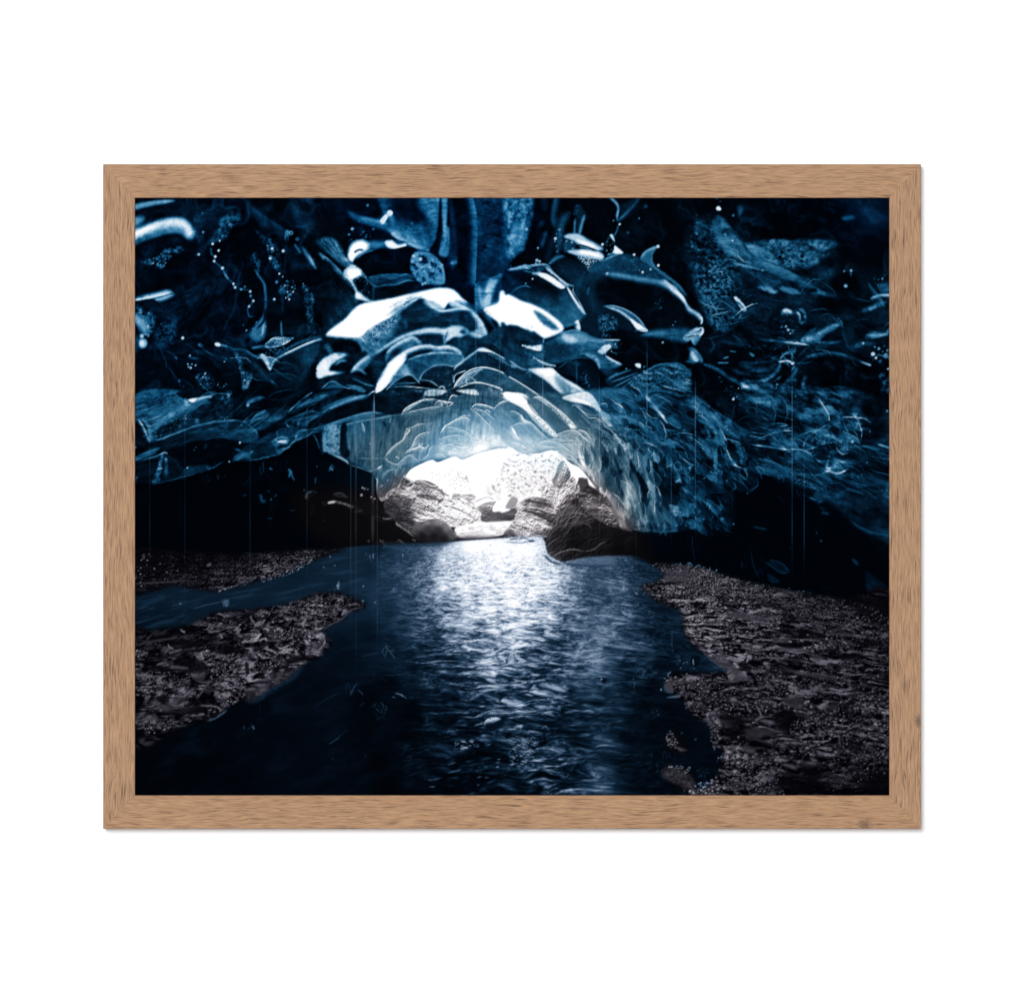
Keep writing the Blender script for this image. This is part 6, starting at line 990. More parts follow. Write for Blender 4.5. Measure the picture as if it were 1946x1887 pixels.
shards("1300,560 1700,520 1946,700 1946,1240 1480,1260", 100, 62, 22, (60, 200), (28, 90), .2, 2.7, .7, .5)
t('B4')
shards("0,380 500,430 680,600 640,860 440,880 400,1240 0,1250", 110, 54, 20, (60, 220), (26, 80), .2, 2.6, .7, .5)
shards("500,440 1120,530 1560,500 1900,560 1900,900 1500,850 1250,870 740,740", 80, 22, 14, (90, 320), (30, 90), .3, 2.0, .55, .45)
shards("500,60 1000,100 1500,160 1660,300 1560,480 1120,500 640,430 420,260", 80, 24, 26, (90, 300), (30, 90), .3, 1.8, .5, .5)
t('A4')
shards("300,500 900,700 1500,900 1900,1000 1900,1600 900,1600 300,1400 200,900", 90, 22, 26, (90, 300), (24, 80), .3, 1.9, .45, .5)
t('A1'); shards("200,1400 1300,1420 1500,1800 700,1840 300,1700", 40, 30, 20, (120, 360), (30, 90), .4, 1.9, .5, .6)
t('B1'); shards("700,20 1900,20 1700,330 1200,360 800,250", 50, -28, 16, (120, 400), (30, 90), .3, 2.0, .5, .6)
# rows of melt scallops over the arch
ARCH = "700,930 716,860 690,830 640,800 560,790 600,740 720,690 800,640 900,650 1000,650 1080,700 1150,780 1200,850 1180,900 1150,930 1090,870 1050,852 960,852 900,862 800,880 740,930"
wn_, wa_ = mask(ARCH, 26)
i0, j0, i1, j1 = wn_
X_ = GX[:, i0:i1] + 0 * wa_; Y_ = GY[j0:j1] + 0 * wa_
w1_ = fbm(X_ / 60, Y_ / 60, 3001, 3); w2_ = fbm(X_ / 26, Y_ / 26, 3011, 3)
th_ = np.arctan2(1000 - Y_, X_ - 945) + .10 * w1_ + .03 * w2_; lr_ = np.log(np.hypot((X_ - 945) * .86, Y_ - 1000) + 20) + .07 * w1_ + .018 * w2_
for hh, dth, op_, off in ((.15, .34, .85, 0), (.085, .17, .45, 3.3)):
    row_ = np.floor(lr_ / hh + off)
    uu_ = np.mod(th_ / dth + .5 * np.mod(row_, 2) + off, 1) * 2 - 1
    tt_ = lr_ / hh + off + .62 * (1 - uu_ * uu_)
    ff_ = np.mod(tt_, 1)
    pxh = np.exp(lr_) * hh                                   # row height in pixels
    rim_ = np.exp(-(ff_ * pxh / 1.5)) * (.35 + .65 * sstep(-.3, .4, w2_))
    body_ = .68 + .62 * ff_ ** 1.6
    v_ = V[j0:j1, i0:i1]; guard = np.clip((200 - v_) / 50, 0, 1) * wa_ * op_
    v_ *= 1 + guard * (body_ - 1) * .8
    v_ += guard * rim_ * (28 + .65 * v_)
# let every painted edge wander a little, as ice does
def wander(poly, soft, amp, seed):
    wn, a = mask(poly, soft)
    i0, j0, i1, j1 = wn
    X = GX[:, i0:i1] + 0 * a; Y = GY[j0:j1] + 0 * a
    dx = (fbm(X / 17, Y / 17, seed, 3, .6) * amp + noise(X / 4.2, Y / 4.2, seed + 7) * .2) * a * S
    dy = (fbm(X / 17, Y / 17, seed + 50, 3, .6) * amp + noise(X / 4.2, Y / 4.2, seed + 57) * .2) * a * S
    jj, ii = np.meshgrid(np.arange(j0, j1), np.arange(i0, i1), indexing='ij')
    x = np.clip(ii + dx, 0, PW - 1.001); y = np.clip(jj + dy, 0, PH - 1.001)
    x0 = x.astype(int); y0 = y.astype(int); fx = (x - x0).astype(f32); fy = (y - y0).astype(f32)
    q = np.array(V)
    V[j0:j1, i0:i1] = (q[y0, x0] * (1 - fx) + q[y0, x0 + 1] * fx) * (1 - fy) + (q[y0 + 1, x0] * (1 - fx) + q[y0 + 1, x0 + 1] * fx) * fy
wander("200,330 1750,330 1750,1130 1200,1100 1000,1040 700,1040 200,1060", 10, 2.3, 2001)
# ----------------------------------------------------------------------------
# WATER AND GRAVEL: drawn on a ground plane seen in perspective (horizon 1008)
# ----------------------------------------------------------------------------
t('P')
BIGW = "230,1112 300,1098 380,1090 460,1080 510,1072 560,1058 610,1046 650,1040 680,1037 720,1034 770,1032 830,1031 880,1027 950,1022 1010,1019 1032,1022 1040,1048 1052,1060 1068,1066 1088,1063 1112,1058 1160,1055 1206,1056 1236,1070 1270,1095 1310,1140 1340,1200 1380,1280 1400,1340 1400,1440 1400,1545 1000,1548 600,1548 200,1548 200,1300 214,1160"
Z('water', BIGW, 5)
wn_, wa_ = mask(BIGW, 2)
i0, j0, i1, j1 = wn_
XX = GX[:, i0:i1] + 0 * wa_; YY = GY[j0:j1] + 0 * wa_
base_ = np.array(V[j0:j1, i0:i1])
L(BIGW, "256,1130,22 256,1180,26 300,1150,30 350,1140,34 420,1130,34 480,1110,32 560,1090,32 600,1060,34 640,1050,34 680,1045,38 700,1080,36 720,1040,26 740,1060,46 740,1100,54 760,1080,80 770,1060,60 790,1050,70 800,1090,110 780,1130,70 820,1040,110 850,1060,200 850,1110,205 830,1130,150 900,1040,235 920,1080,240 880,1110,225 950,1060,244 960,1110,240 1000,1060,246 1020,1100,240 1000,1130,225 1050,1085,215 1040,1110,232 1075,1090,170 1100,1075,100 1095,1110,110 1060,1130,170 1130,1062,88 1160,1065,90 1190,1075,60 1170,1085,74 1140,1090,80 1120,1105,74 1160,1110,110 1180,1110,96 1215,1080,38 1240,1090,36 1200,1100,56 1220,1125,40 1150,1130,70 640,1120,34 680,1150,36 720,1130,54 740,1160,50 700,1200,28 660,1230,24 640,1260,22 600,1300,18 560,1320,16 500,1340,12 450,1360,9 400,1390,7 350,1420,6 300,1460,5 256,1490,4 400,1440,6 450,1480,7 350,1490,6 500,1400,12 560,1400,15 620,1400,18 600,1480,14 660,1490,18 660,1440,15 700,1330,8 700,1380,6 720,1440,4 740,1490,3 780,1400,4 800,1440,12 800,1490,12 850,1500,10 780,1350,6 740,1300,12 780,1260,30 740,1230,36 780,1200,62 760,1180,70 800,1180,90 800,1160,70 840,1150,120 860,1180,150 830,1200,70 830,1230,56 870,1210,110 860,1250,50 820,1290,34 850,1320,28 860,1360,16 880,1390,14 900,1340,24 880,1290,44 900,1250,84 900,1210,130 900,1170,205 930,1150,228 970,1150,232 1000,1160,215 940,1190,190 980,1190,205 960,1220,140 930,1230,110 1000,1210,150 980,1250,100 950,1270,96 1000,1240,92 1010,1280,76 960,1300,56 930,1330,40 960,1340,60 1000,1320,50 1030,1300,60 1040,1330,80 1050,1360,40 1000,1370,30 960,1390,38 930,1420,20 1000,1410,52 1040,1400,30 1060,1420,54 1030,1450,40 980,1450,16 940,1470,12 900,1450,8 1000,1490,14 1060,1470,24 1090,1440,30 1120,1470,60 1140,1490,84 1150,1460,50 1130,1430,44 1150,1400,40 1110,1390,30 1090,1350,34 1110,1310,60 1150,1330,36 1160,1370,32 1150,1290,52 1130,1260,104 1110,1240,96 1130,1220,104 1100,1210,90 1060,1230,60 1060,1190,110 1040,1160,170 1080,1150,130 1120,1140,70 1120,1160,90 1160,1160,110 1180,1170,92 1190,1200,60 1210,1230,70 1220,1260,48 1200,1290,30 1170,1230,70 1190,1260,50 1230,1150,38 1260,1160,32 1250,1200,28 1280,1230,22 1260,1260,18 1290,1280,16 1240,1300,14 1230,1340,12 1270,1350,9 1300,1380,9 1240,1390,10 1210,1350,16 1200,1400,16 1190,1450,18 1210,1490,14 1260,1440,10 1260,1490,10 1310,1450,10 1330,1410,12 1360,1430,9 1340,1470,9", 3, 34)
ws_ = np.array(V[j0:j1, i0:i1])
ws_ *= 1 - .30 * (1 - sstep(700, 860, XX)) * sstep(1120, 1220, YY) - .22 * sstep(1180, 1320, YY)
ws_ *= 1 - .11 * sstep(1035, 1060, YY) * (1 - sstep(1200, 1260, YY))
ws_ *= 1 + .44 * np.exp(-((XX - 950) / 70) ** 2) * sstep(1205, 1265, YY) * (1 - sstep(1340, 1430, YY)) + .28 * np.exp(-((XX - 1135) / 32) ** 2) * sstep(1150, 1220, YY)
zz = 1.0 / np.maximum(YY - 1000.0, 6.0)
gx = (XX - 960.0) * zz; gy = 1.0 * zz * 100.0
d_ = np.clip((YY - 1010) / 480.0, 0, 1)
gyl = np.log(np.maximum(YY - 985, 8.0))            # ripples shrink towards the mouth
warp = fbm(gx * 3.0, gyl * 9.0, 91, 3) * 0.9
r1 = fbm(gx * 5.5 + warp, gyl * 30.0 + warp * 1.6, 301, 4, .6)
r2 = fbm(gx * 13.0 + warp * 2 + XX * .008, gyl * 66.0 + warp * 3.4, 402, 3, .6)
r3 = fbm(XX / 34.0 + warp * 2.5, YY / 6.4 + warp * 3.6 + XX * .018, 512, 3, .6)
big = fbm(gx * 3.4, gyl * 15.0, 77, 3)
rp = r1 * 1.25 + r2 * 0.95 + r3 * (0.35 + 0.7 * d_) + big * 0.55
act = np.exp(-((XX - 985 - 20 * d_) / (200 + 90 * d_)) ** 2); act = 0.30 + 0.95 * act
act *= np.where(YY < 1060, 0.7, 1.0)
act *= 0.25 + 0.75 * sstep(690, 840, XX)
act *= 1 - .45 * sstep(1040, 1140, XX) * sstep(1280, 1360, YY)
act *= 1 - .5 * np.exp(-((XX - 1130) / 60) ** 2) * (YY < 1330)
lb = np.clip(ws_, 1.5, 252) / 255.0
lg = np.log(lb / (1 - lb)) + rp * act * (1.55 + .55 * d_)
wv = 255.0 / (1 + np.exp(-lg))
wv *= .82 + .18 * sstep(40, 130, wv)
V[j0:j1, i0:i1] = base_ * (1 - wa_) + wv * wa_

N("256,1400 560,1280 700,1300 700,1511 256,1511", 17, 30, .6, 90, 40, -20, -.1, .6)
N("256,1120 640,1050 700,1120 600,1130 256,1200", 46, 12, .6, 90, 9, -12, .0, .5)
N("640,1160 780,1180 760,1300 600,1330", 34, 30, .5, 60, 16, -10, .0, .5)
def wave(s, v, w=5, gr=.8, op=.75): R(s, v * .92, w * .4, w * .7, op, tp=.4, gr=gr)
t('C2')
for q, v, w in (("800,600 960,620 1100,600 1400,605", 150, 8), ("960,500 1100,490 1240,460", 130, 10), ("560,740 760,730 900,745", 60, 6), ("680,900 740,915 800,955", 150, 12), ("650,930 700,950", 90, 8), ("800,340 880,370 1000,375", 120, 12), ("840,460 920,490", 110, 8), ("1430,830 1600,830 1800,820", 170, 12), ("1300,960 1400,965 1550,880 1800,820", 150, 14), ("1420,1140 1560,1080 1680,1060 1780,1100", 170, 14), ("1430,1210 1540,1180", 170, 12), ("1450,730 1640,780 1800,800", 160, 9), ("1460,620 1600,590 1700,680", 130, 10), ("930,820 1040,810", 120, 10), ("900,1000 1050,1020", 60, 7), ("1190,1580 1270,1553", 120, 8), ("1180,1662 1250,1640 1320,1630", 120, 8), ("970,1715 1040,1722 1130,1700", 110, 10), ("1010,1785 1075,1788", 110, 7), ("1640,1600 1675,1600", 190, 8), ("1640,1560 1680,1558", 150, 6), ("1650,1530 1690,1528", 140, 6), ("1460,1700 1510,1690", 120, 8), ("1540,1700 1585,1695", 120, 6), ("1460,1765 1490,1775", 110, 6)): wave(q, v, w)
F("1535,1200 1555,1150 1640,1130 1690,1150 1620,1180", 190, 10, gr=12); D("1580,1140 1660,1140 1620,1170", 8, (4, 7), (10, 40)); F("1540,1190 1640,1170 1720,1140 1700,1230 1560,1260", 14, 24)
N("1260,1370 1400,1340 1490,1390 1400,1430 1260,1440", 170, 20, .9, 70, 14, 8, .0, .4); N("1530,1370 1640,1260 1720,1300 1600,1400", 140, 24, .8, 60, 14, -16, .05, .4); N("1720,1290 1946,1340 1946,1460 1760,1360", 140, 26, .75, 70, 13, 10, .1, .4); N("1870,1430 1946,1440 1946,1600 1880,1560", 150, 24, .8, 56, 13, 4, .0, .4); N("1150,1240 1320,1240 1300,1300 1160,1310", 100, 24, .7, 60, 12, 5, .1, .4)
N("1280,800 1380,780 1460,830 1420,960 1300,940", 150, 30, .6, 40, 9, 10, -.05, .4); N("1340,1000 1400,1010 1370,1060", 100, 14, .7, 14, 14); N("950,690 1040,720 1180,780 1100,840 950,820", 110, 20, .7, 26, 10, 20, .05, .4)
N("740,1400 920,1380 980,1560 800,1600", 26, 40, .9, 90, 18, -18, -.1, .4); N("780,1560 960,1540 1000,1700 820,1720", 20, 40, .9, 90, 24, -18, -.1, .4)
for q, v in (("600,430 610,500 590,570", 110), ("595,450 570,520 600,560", 90), ("610,470 660,540 700,585", 110), ("620,510 680,500 660,540", 80), ("380,558 450,540 560,520", 60), ("340,805 300,850 260,920", 100), ("300,850 290,890 270,930", 60), ("330,870 360,890 390,920", 110), ("225,900 230,830 245,815 262,850 262,900", 46), ("350,1030 400,995", 60), ("60,1390 150,1320 250,1245", 46), ("390,1470 420,1510", 40), ("-20,990 90,930 200,900", 32), ("470,740 500,720", 50), ("540,760 620,790", 40)): R(q, v * .75, 3, gr=.8, op=.8)
N("470,1010 560,980 610,1050 600,1120 560,1180 500,1090", 90, 26, .8, 26, 12, 50, .05, .4); N("560,430 640,430 690,520 580,540", 60, 18, .7, 20, 20); N("230,430 350,410 350,470 240,460", 30, 20, .8, 40, 10)
D("400,1000 640,1000 620,1200", 14, (4, 7), (60, 120)); dots("385,35,10,120 500,48,12,80 100,1525,7,50 1230,170,6,80")
t('C3')
for q, v, w in (("20,780 140,800 40,830", 220, 10), ("0,560 120,545", 190, 12), ("0,640 160,630 320,610 480,560", 180, 10), ("180,930 330,880 460,950 620,1000", 140, 12), ("0,1020 130,990 260,950", 120, 12), ("220,970 330,960", 170, 12), ("60,1240 140,1270 200,1310", 110, 8), ("0,1290 200,1360 300,1350", 130, 9), ("280,1240 320,1215 360,1250", 140, 10), ("330,1640 420,1680", 120, 9), ("470,1690 520,1710", 110, 8), ("120,1590 150,1590", 140, 9), ("240,1600 280,1605", 130, 8), ("680,1560 760,1590", 60, 10), ("640,1540 690,1540", 50, 6), ("590,830 760,790", 110, 6), ("760,760 850,760 940,770", 40, 10), ("930,1230 980,1240", 20, 12), ("300,870 340,900", 150, 8)): wave(q, v, w)
N("0,1340 240,1330 200,1600 0,1560", 140, 34, .8, 70, 14, 12, .05, .4); N("300,1300 480,1350 500,1500 420,1500 320,1420", 110, 30, .7, 50, 16, -16, .0, .45); N("220,1550 520,1600 540,1720 380,1660", 100, 30, .7, 90, 13, 14, .1, .4); N("230,970 440,1010 460,1130 250,1130", 120, 24, .7, 30, 12, 10, .0, .4); N("310,1200 400,1230 430,1380 350,1380", 90, 20, .6, 50, 14, -20, .0, .4)
dot(850, 772, 10, 120); F("850,785 900,770 895,800 870,810", 4, 8); R("870,800 930,775", 30, 7)
for q, v in (("1110,140 1120,200 1125,230", 130), ("1100,150 1090,180", 90), ("790,240 800,300 850,360", 120), ("830,250 850,290 845,330", 110), ("1515,320 1518,450 1530,540", 110), ("1490,460 1515,430", 100), ("1150,750 1160,820 1165,885", 130), ("1060,800 1110,800 1200,805", 120), ("1320,1460 1330,1520", 90), ("1290,1490 1330,1480", 70), ("1080,1190 1090,1290", 40), ("410,1200 412,1450", 60), ("1430,1520 1440,1450 1470,1520", 70), ("290,1850 320,1780", 50), ("1420,440 1450,540", 60), ("1560,200 1580,320", 60), ("1390,100 1410,260", 40), ("980,690 1000,660", 70), ("1110,0 1115,100", 140)): R(q, v * .6, 3, gr=.8, op=.7)
N("780,230 860,250 870,330 800,310", 130, 14, .8, 14, 14, 0, .05, .3); N("1080,140 1140,130 1130,220 1090,210", 130, 12, .7, 12, 16, 0, .0, .3); D("1160,640 1320,620 1300,700 1180,690", 16, (5, 12), (70, 150)); D("1560,560 1740,590 1740,690 1580,660", 60, (5, 13), (40, 150)); N("1540,540 1780,580 1760,680 1580,680", 50, 20, .8, 26, 14, 0, -.1, .4); N("1260,1060 1400,1070 1380,1160 1280,1160", 34, 30, .8, 30, 20); D("1260,1060 1400,1070 1340,1160", 14, (4, 9), (50, 110)); N("1300,1540 1440,1560 1430,1680 1320,1640", 50, 24, .8, 20, 24); N("1380,1400 1640,1440 1620,1580 1420,1560", 28, 40, .8, 30, 30); F("1700,560 1780,560 1760,650 1700,640", 4, 14, .8); R("1715,580 1722,640", 120, 6); pass
N("1760,1620 1860,1620 1850,1700 1770,1700", 40, 18, .9, 20, 20, 0, -.2, .3)
N("780,1640 940,1600 960,1886 820,1886", 74, 40, .6, 40, 14, 0, -.05, .5); N("900,850 980,850 960,1200 880,1200", 60, 30, .6, 60, 9, 0, -.1, .4); N("620,1000 780,1000 760,1260 640,1200", 50, 40, .5, 60, 10, 8, .0, .4)
t('C1')
N("0,0 600,0 480,250 0,330", 44, 40, .6, 160, 30, -16, 0, .5); dot(880, 50, 34, 90, .7); D("840,20 910,20 910,90 850,90", 20, (5, 11), (80, 140)); D("370,40 460,40 440,90 360,80", 12, (5, 9), (40, 80)); R("560,110 700,70 850,40", 60, 5, gr=.4); dot(450, 60, 10, 90)
R("1960,900 1800,980 1700,1050", 22, 5); R("1850,1385 1960,1320", 44, 5); N("1030,1200 1140,1190 1160,1260 1040,1280", 34, 20, .8, 20, 30); R("1130,1210 1150,1245", 80, 8); R("1045,1220 1060,1240", 40, 8); R("1200,1000 1210,1100", 16, 5); dots("1885,1525,8,26")
t('B2')
D("400,1490 520,1490 490,1560 420,1550", 22, (4, 8), (60, 130)); dots("150,1795,16,120 155,1770,12,90 150,1820,10,110 390,1800,8,110 75,1520,9,100 120,1605,8,90 15,1620,10,70"); N("110,1750 190,1750 190,1840 110,1840", 70, 20, .7, 20, 20)
for q, v in (("540,1360 570,1390 605,1415", 90), ("570,1365 590,1400", 60), ("720,1360 760,1385 800,1415", 90), ("700,1390 730,1365 760,1410", 60), ("560,1440 620,1425 690,1440", 60), ("760,1490 765,1530", 110), ("670,1820 680,1860", 110), ("640,1850 720,1850", 80), ("480,1490 485,1540", 110), ("450,1500 455,1545", 90)): R(q, v, 5, gr=.3)
N("560,1500 700,1500 700,1720 560,1720", 110, 26, .55, 60, 9, 0, .05, .4)
R("500,1385 700,1395 860,1405 1100,1400 1200,1380 1270,1352", 24, 16, 30, gr=.4, op=.8)
t('B3')
F("560,1565 660,1535 800,1525 940,1520 980,1550 920,1590 700,1595 560,1590", 96, 26, .6, gr=20); R("480,1575 600,1600 800,1612 950,1600", 44, 10, gr=.4); R("1100,1550 1200,1570 1300,1600", 44, 14, gr=.3); F("1130,1510 1320,1570 1330,1600 1200,1560", 10, 16, .8)
R("-60,1380 100,1390 180,1365 220,1375", 110, 7, gr=.4); F("160,1372 200,1362 220,1375 180,1386", 40, 8); R("60,1362 110,1345 165,1358", 70, 8, gr=.4); R("-20,1360 60,1350", 40, 7); N("920,1800 1140,1780 1240,1886 960,1886", 170, 26, .7, 36, 10, 24, .0, .35); N("1100,1780 1180,1760 1240,1860 1160,1886", 30, 16, .7, 20, 20)
R("300,1500 380,1570 480,1600", 30, 10, gr=.4)
# ---- gravel and mud ---------------------------------------------------------------------
t('P')
def bank(poly, samples, seed, soft=5, sig=26, dx=1.0, ang=0.0, gr=11, kh=1.0, mud=.5):
    Z('sand', poly, soft)
    wn, a = mask(poly, soft, gr, 4)
    i0, j0, i1, j1 = wn
    keep = np.array(V[j0:j1, i0:i1])
    L(poly, samples, 6, sig)
    b = np.array(V[j0:j1, i0:i1])
    X = GX[:, i0:i1] + 0 * a; Y = GY[j0:j1] + 0 * a
    z = np.log(np.maximum(Y - 985, 20.0)); px = (X - 960.0) / np.maximum(Y - 985, 20.0)
    z = z + px * math.tan(math.radians(ang)) * .6
    w = fbm(px * 5, z * 10, seed, 3) * .5
    def hgt(z, px):
        h = fbm(px * 5 * dx + w, z * 19 + w * 2.2, seed + 3, 3, .55) * 1.25
        return h + fbm(px * 26 * dx + w * 3, z * 70 + w * 6, seed + 9, 3, .6) * .34
    h0 = hgt(z, px); h1 = hgt(z + .012, px - .006)
    sl = np.clip((h0 - h1) * 7.0 * kh, -1.2, 2.2)
    stony = sstep(-.10, .22, fbm(px * 6 * dx + w, z * 17, seed + 55, 4, .6) + (.5 - mud) * .9)
    # pebbles: one lit dome per cell of a perspective grid
    light = np.zeros_like(X); cover = np.zeros_like(X)
    for cell, dens, amp in ((.0125, .62, 1.5), (.021, .42, 1.8), (.034, .13, 1.6)):
        cx_, cy_ = px / cell, z / cell
        fx, fy = np.floor(cx_), np.floor(cy_)
        for ox in (-1, 0, 1):
            for oy in (-1, 0, 1):
                qx, qy = fx + ox, fy + oy
                h1_ = hash2(qx, qy, seed + 101); h2_ = hash2(qx, qy, seed + 202); h3_ = hash2(qx, qy, seed + 303); h4_ = hash2(qx, qy, seed + 404)
                rr = .26 + .36 * h3_
                ddx = (cx_ - (qx + .15 + .7 * h1_)) / rr / (1 + .5 * h4_); ddy = (cy_ - (qy + .15 + .7 * h2_)) / rr
                ddx = ddx + (h4_ - .5) * .8 * ddy
                d2 = ddx * ddx + ddy * ddy
                on = (d2 < 1) & (hash2(qx, qy, seed + 505) < dens)
                lit = np.clip(.22 - ddy * 1.05 - .25 * ddx, 0.02, 1.2) * (1 - d2 * d2) * (.45 + 1.0 * h1_ * h4_ + .5 * h2_) * amp
                light = np.where(on, np.maximum(light, lit), light); cover = np.where(on, np.maximum(cover, 1 - d2), cover)
    gsz = 1.7 + 1.8 * np.clip((Y - 1080) / 400, 0, 1)
    gn = fbm(X / gsz, Y / gsz * 1.2, seed + 31, 2, .6)
    mudv = (.74 + .72 * sl) * (1 + .22 * gn)
    deep = .35 + .65 * sstep(-.45, .05, fbm(px * 4 * dx + 9, z * 12, seed + 88, 3, .55))
    stv = (.26 + .20 * np.clip(sl, -1, 1)) * (1 + .6 * gn) + light * 1.55
    v = b * .98 * deep * (mudv * (1 - stony) + stv * stony + .55 * light * (1 - stony) * (hash2(np.floor(px / .034), np.floor(z / .034), seed) > .6))
    v = np.where(v > 140, 140 + (v - 140) * .3, v)
    v = v * (.45 + .55 * sstep(.35, 1.0, blur(a, 5)))
    V[j0:j1, i0:i1] = keep * (1 - a) + np.clip(v, 1, 225) * a
bank("240,1041 336,1044 456,1048 520,1046 556,1043 610,1041 655,1040 640,1050 600,1064 570,1078 546,1089 520,1097 496,1103 456,1114 416,1123 380,1120 336,1113 300,1120 240,1124",
     "256,1050,4 300,1060,6 256,1080,10 256,1105,14 300,1090,11 350,1070,8 400,1060,8 350,1100,24 380,1110,28 420,1100,36 450,1080,30 480,1060,22 500,1080,46 540,1070,52 560,1060,40 590,1055,42 630,1045,28 520,1095,56 470,1105,44 420,1118,36 300,1112,20 540,1050,20 450,1055,10", 801, 6, 30, 1, 8, mud=.45)
bank("240,1206 290,1196 352,1188 386,1172 426,1160 476,1156 536,1148 575,1136 600,1126 640,1124 672,1134 697,1151 660,1166 656,1176 626,1190 618,1200 628,1212 631,1222 612,1246 590,1256 566,1272 545,1292 520,1305 500,1318 478,1332 462,1328 440,1340 424,1352 400,1366 370,1374 330,1390 300,1410 270,1425 240,1436",
     "256,1210,14 300,1205,18 350,1198,20 400,1180,34 430,1165,40 480,1160,34 530,1155,46 580,1140,40 620,1130,40 680,1148,46 640,1165,48 600,1160,58 560,1165,52 520,1175,50 480,1185,44 440,1200,42 400,1215,36 360,1220,20 300,1230,22 256,1240,40 300,1250,40 350,1240,30 400,1240,58 440,1250,48 420,1230,40 500,1210,60 560,1200,62 610,1190,54 600,1220,66 560,1230,60 540,1260,54 600,1240,60 500,1250,54 520,1280,64 480,1280,58 490,1310,54 460,1310,40 440,1290,50 420,1300,50 400,1280,52 350,1280,46 300,1280,40 256,1290,40 300,1310,44 340,1320,54 380,1330,40 420,1345,54 390,1360,44 350,1370,36 300,1370,40 270,1360,26 256,1330,34 320,1385,26 270,1400,20 256,1425,12", 911, 6, 24, 1, -14, mud=.62)
bank("1240,1072 1262,1068 1301,1071 1340,1078 1371,1089 1400,1096 1431,1105 1466,1112 1501,1119 1551,1127 1600,1134 1720,1144 1720,1540 1300,1540 1316,1502 1340,1490 1356,1470 1366,1450 1370,1425 1352,1414 1344,1376 1322,1364 1306,1348 1290,1324 1262,1306 1266,1284 1290,1276 1372,1274 1361,1262 1328,1236 1304,1214 1294,1186 1290,1160 1256,1148 1234,1132 1216,1113 1240,1106 1259,1090",
     "1245,1080,36 1270,1075,44 1300,1080,50 1340,1090,52 1290,1095,56 1260,1100,50 1240,1115,50 1280,1120,66 1330,1110,56 1380,1100,50 1420,1110,46 1330,1140,66 1290,1140,62 1380,1140,60 1440,1130,44 1500,1125,36 1560,1132,22 1620,1140,10 1690,1150,6 1640,1160,24 1580,1155,38 1520,1150,34 1460,1150,44 1420,1165,62 1360,1170,66 1310,1170,62 1310,1210,66 1350,1200,66 1400,1200,56 1450,1190,52 1500,1180,40 1560,1180,34 1620,1190,40 1680,1200,36 1690,1220,20 1640,1220,36 1600,1225,40 1550,1225,56 1500,1230,58 1450,1230,46 1400,1240,56 1350,1240,68 1370,1265,66 1400,1280,60 1420,1260,52 1450,1270,38 1500,1270,58 1560,1270,40 1620,1260,32 1680,1270,36 1660,1290,46 1600,1290,46 1540,1295,44 1480,1300,56 1440,1290,52 1400,1300,42 1350,1290,50 1310,1290,50 1280,1290,44 1275,1310,46 1310,1320,44 1350,1320,30 1390,1320,40 1430,1330,38 1480,1330,46 1500,1340,50 1540,1320,40 1580,1340,44 1640,1340,44 1690,1350,50 1650,1370,52 1600,1370,52 1550,1370,46 1490,1370,20 1450,1360,30 1400,1370,30 1360,1370,46 1350,1395,48 1370,1400,50 1420,1390,52 1460,1390,46 1520,1390,42 1560,1400,44 1620,1410,38 1680,1420,36 1640,1440,40 1580,1430,42 1520,1430,36 1460,1440,52 1420,1420,50 1400,1440,54 1440,1470,44 1400,1470,52 1360,1480,34 1340,1505,36 1380,1505,44 1420,1500,36 1480,1490,20 1520,1460,30 1540,1490,14 1580,1470,26 1620,1470,30 1660,1490,10 1690,1470,14 1600,1500,20 1690,1510,6", 1203, 6, 22, 1, 9, mud=.52)
t('C4')
# smooth mud tongues and hollows among the stones
for q, v, s in (("380,150 560,140 800,190 760,240 560,210", 62, 16), ("840,480 980,470 1130,500 1120,530 900,500", 60, 12), ("230,570 340,530 420,600 560,720 620,770 460,760 300,640", 64, 22), ("900,650 1100,700 1400,740 1380,770 1100,740", 50, 12), ("940,930 1100,930 1090,1030 930,1010", 46, 18), ("820,380 960,390 1000,410 840,430", 56, 10), ("1160,520 1300,560 1280,590 1200,570", 56, 14), ("560,1240 840,1240 900,1280 640,1320", 48, 22), ("550,1390 640,1420 660,1470 560,1460", 60, 16), ("1100,200 1360,240 1500,260 1300,260", 46, 10), ("1400,330 1570,330 1560,370 1420,360", 40, 12)):
    F(q, v, s, .75, gr=14)
for q, s in (("860,430 1060,440 1100,480 920,470", 10), ("500,620 580,610 620,690 560,700", 10), ("800,590 830,600 890,660 870,680 800,640", 8), ("880,1080 1020,1060 1060,1200 1000,1280 900,1260 830,1180", 24), ("340,1060 520,1130 560,1240 420,1300 330,1200", 24), ("560,1020 700,1080 640,1140 560,1120", 18), ("250,880 420,900 420,1000 280,980", 22), ("820,1660 1060,1740 1200,1800 1100,1880 860,1720", 30), ("1650,1640 1946,1660 1946,1886 1640,1800", 36), ("1100,1580 1300,1600 1250,1720 1120,1680", 30), ("1500,1000 1620,1060 1560,1100 1440,1050", 20), ("1200,980 1280,1080 1210,1060", 14), ("950,300 1250,340 1500,390 1200,400 900,330", 12), ("1600,0 1946,20 1946,280 1800,260 1560,60", 40), ("920,700 1200,780 1420,800 1150,740", 10), ("1500,380 1900,420 1900,480 1600,450", 18)):
    F(q, 5, s, .7, gr=20)
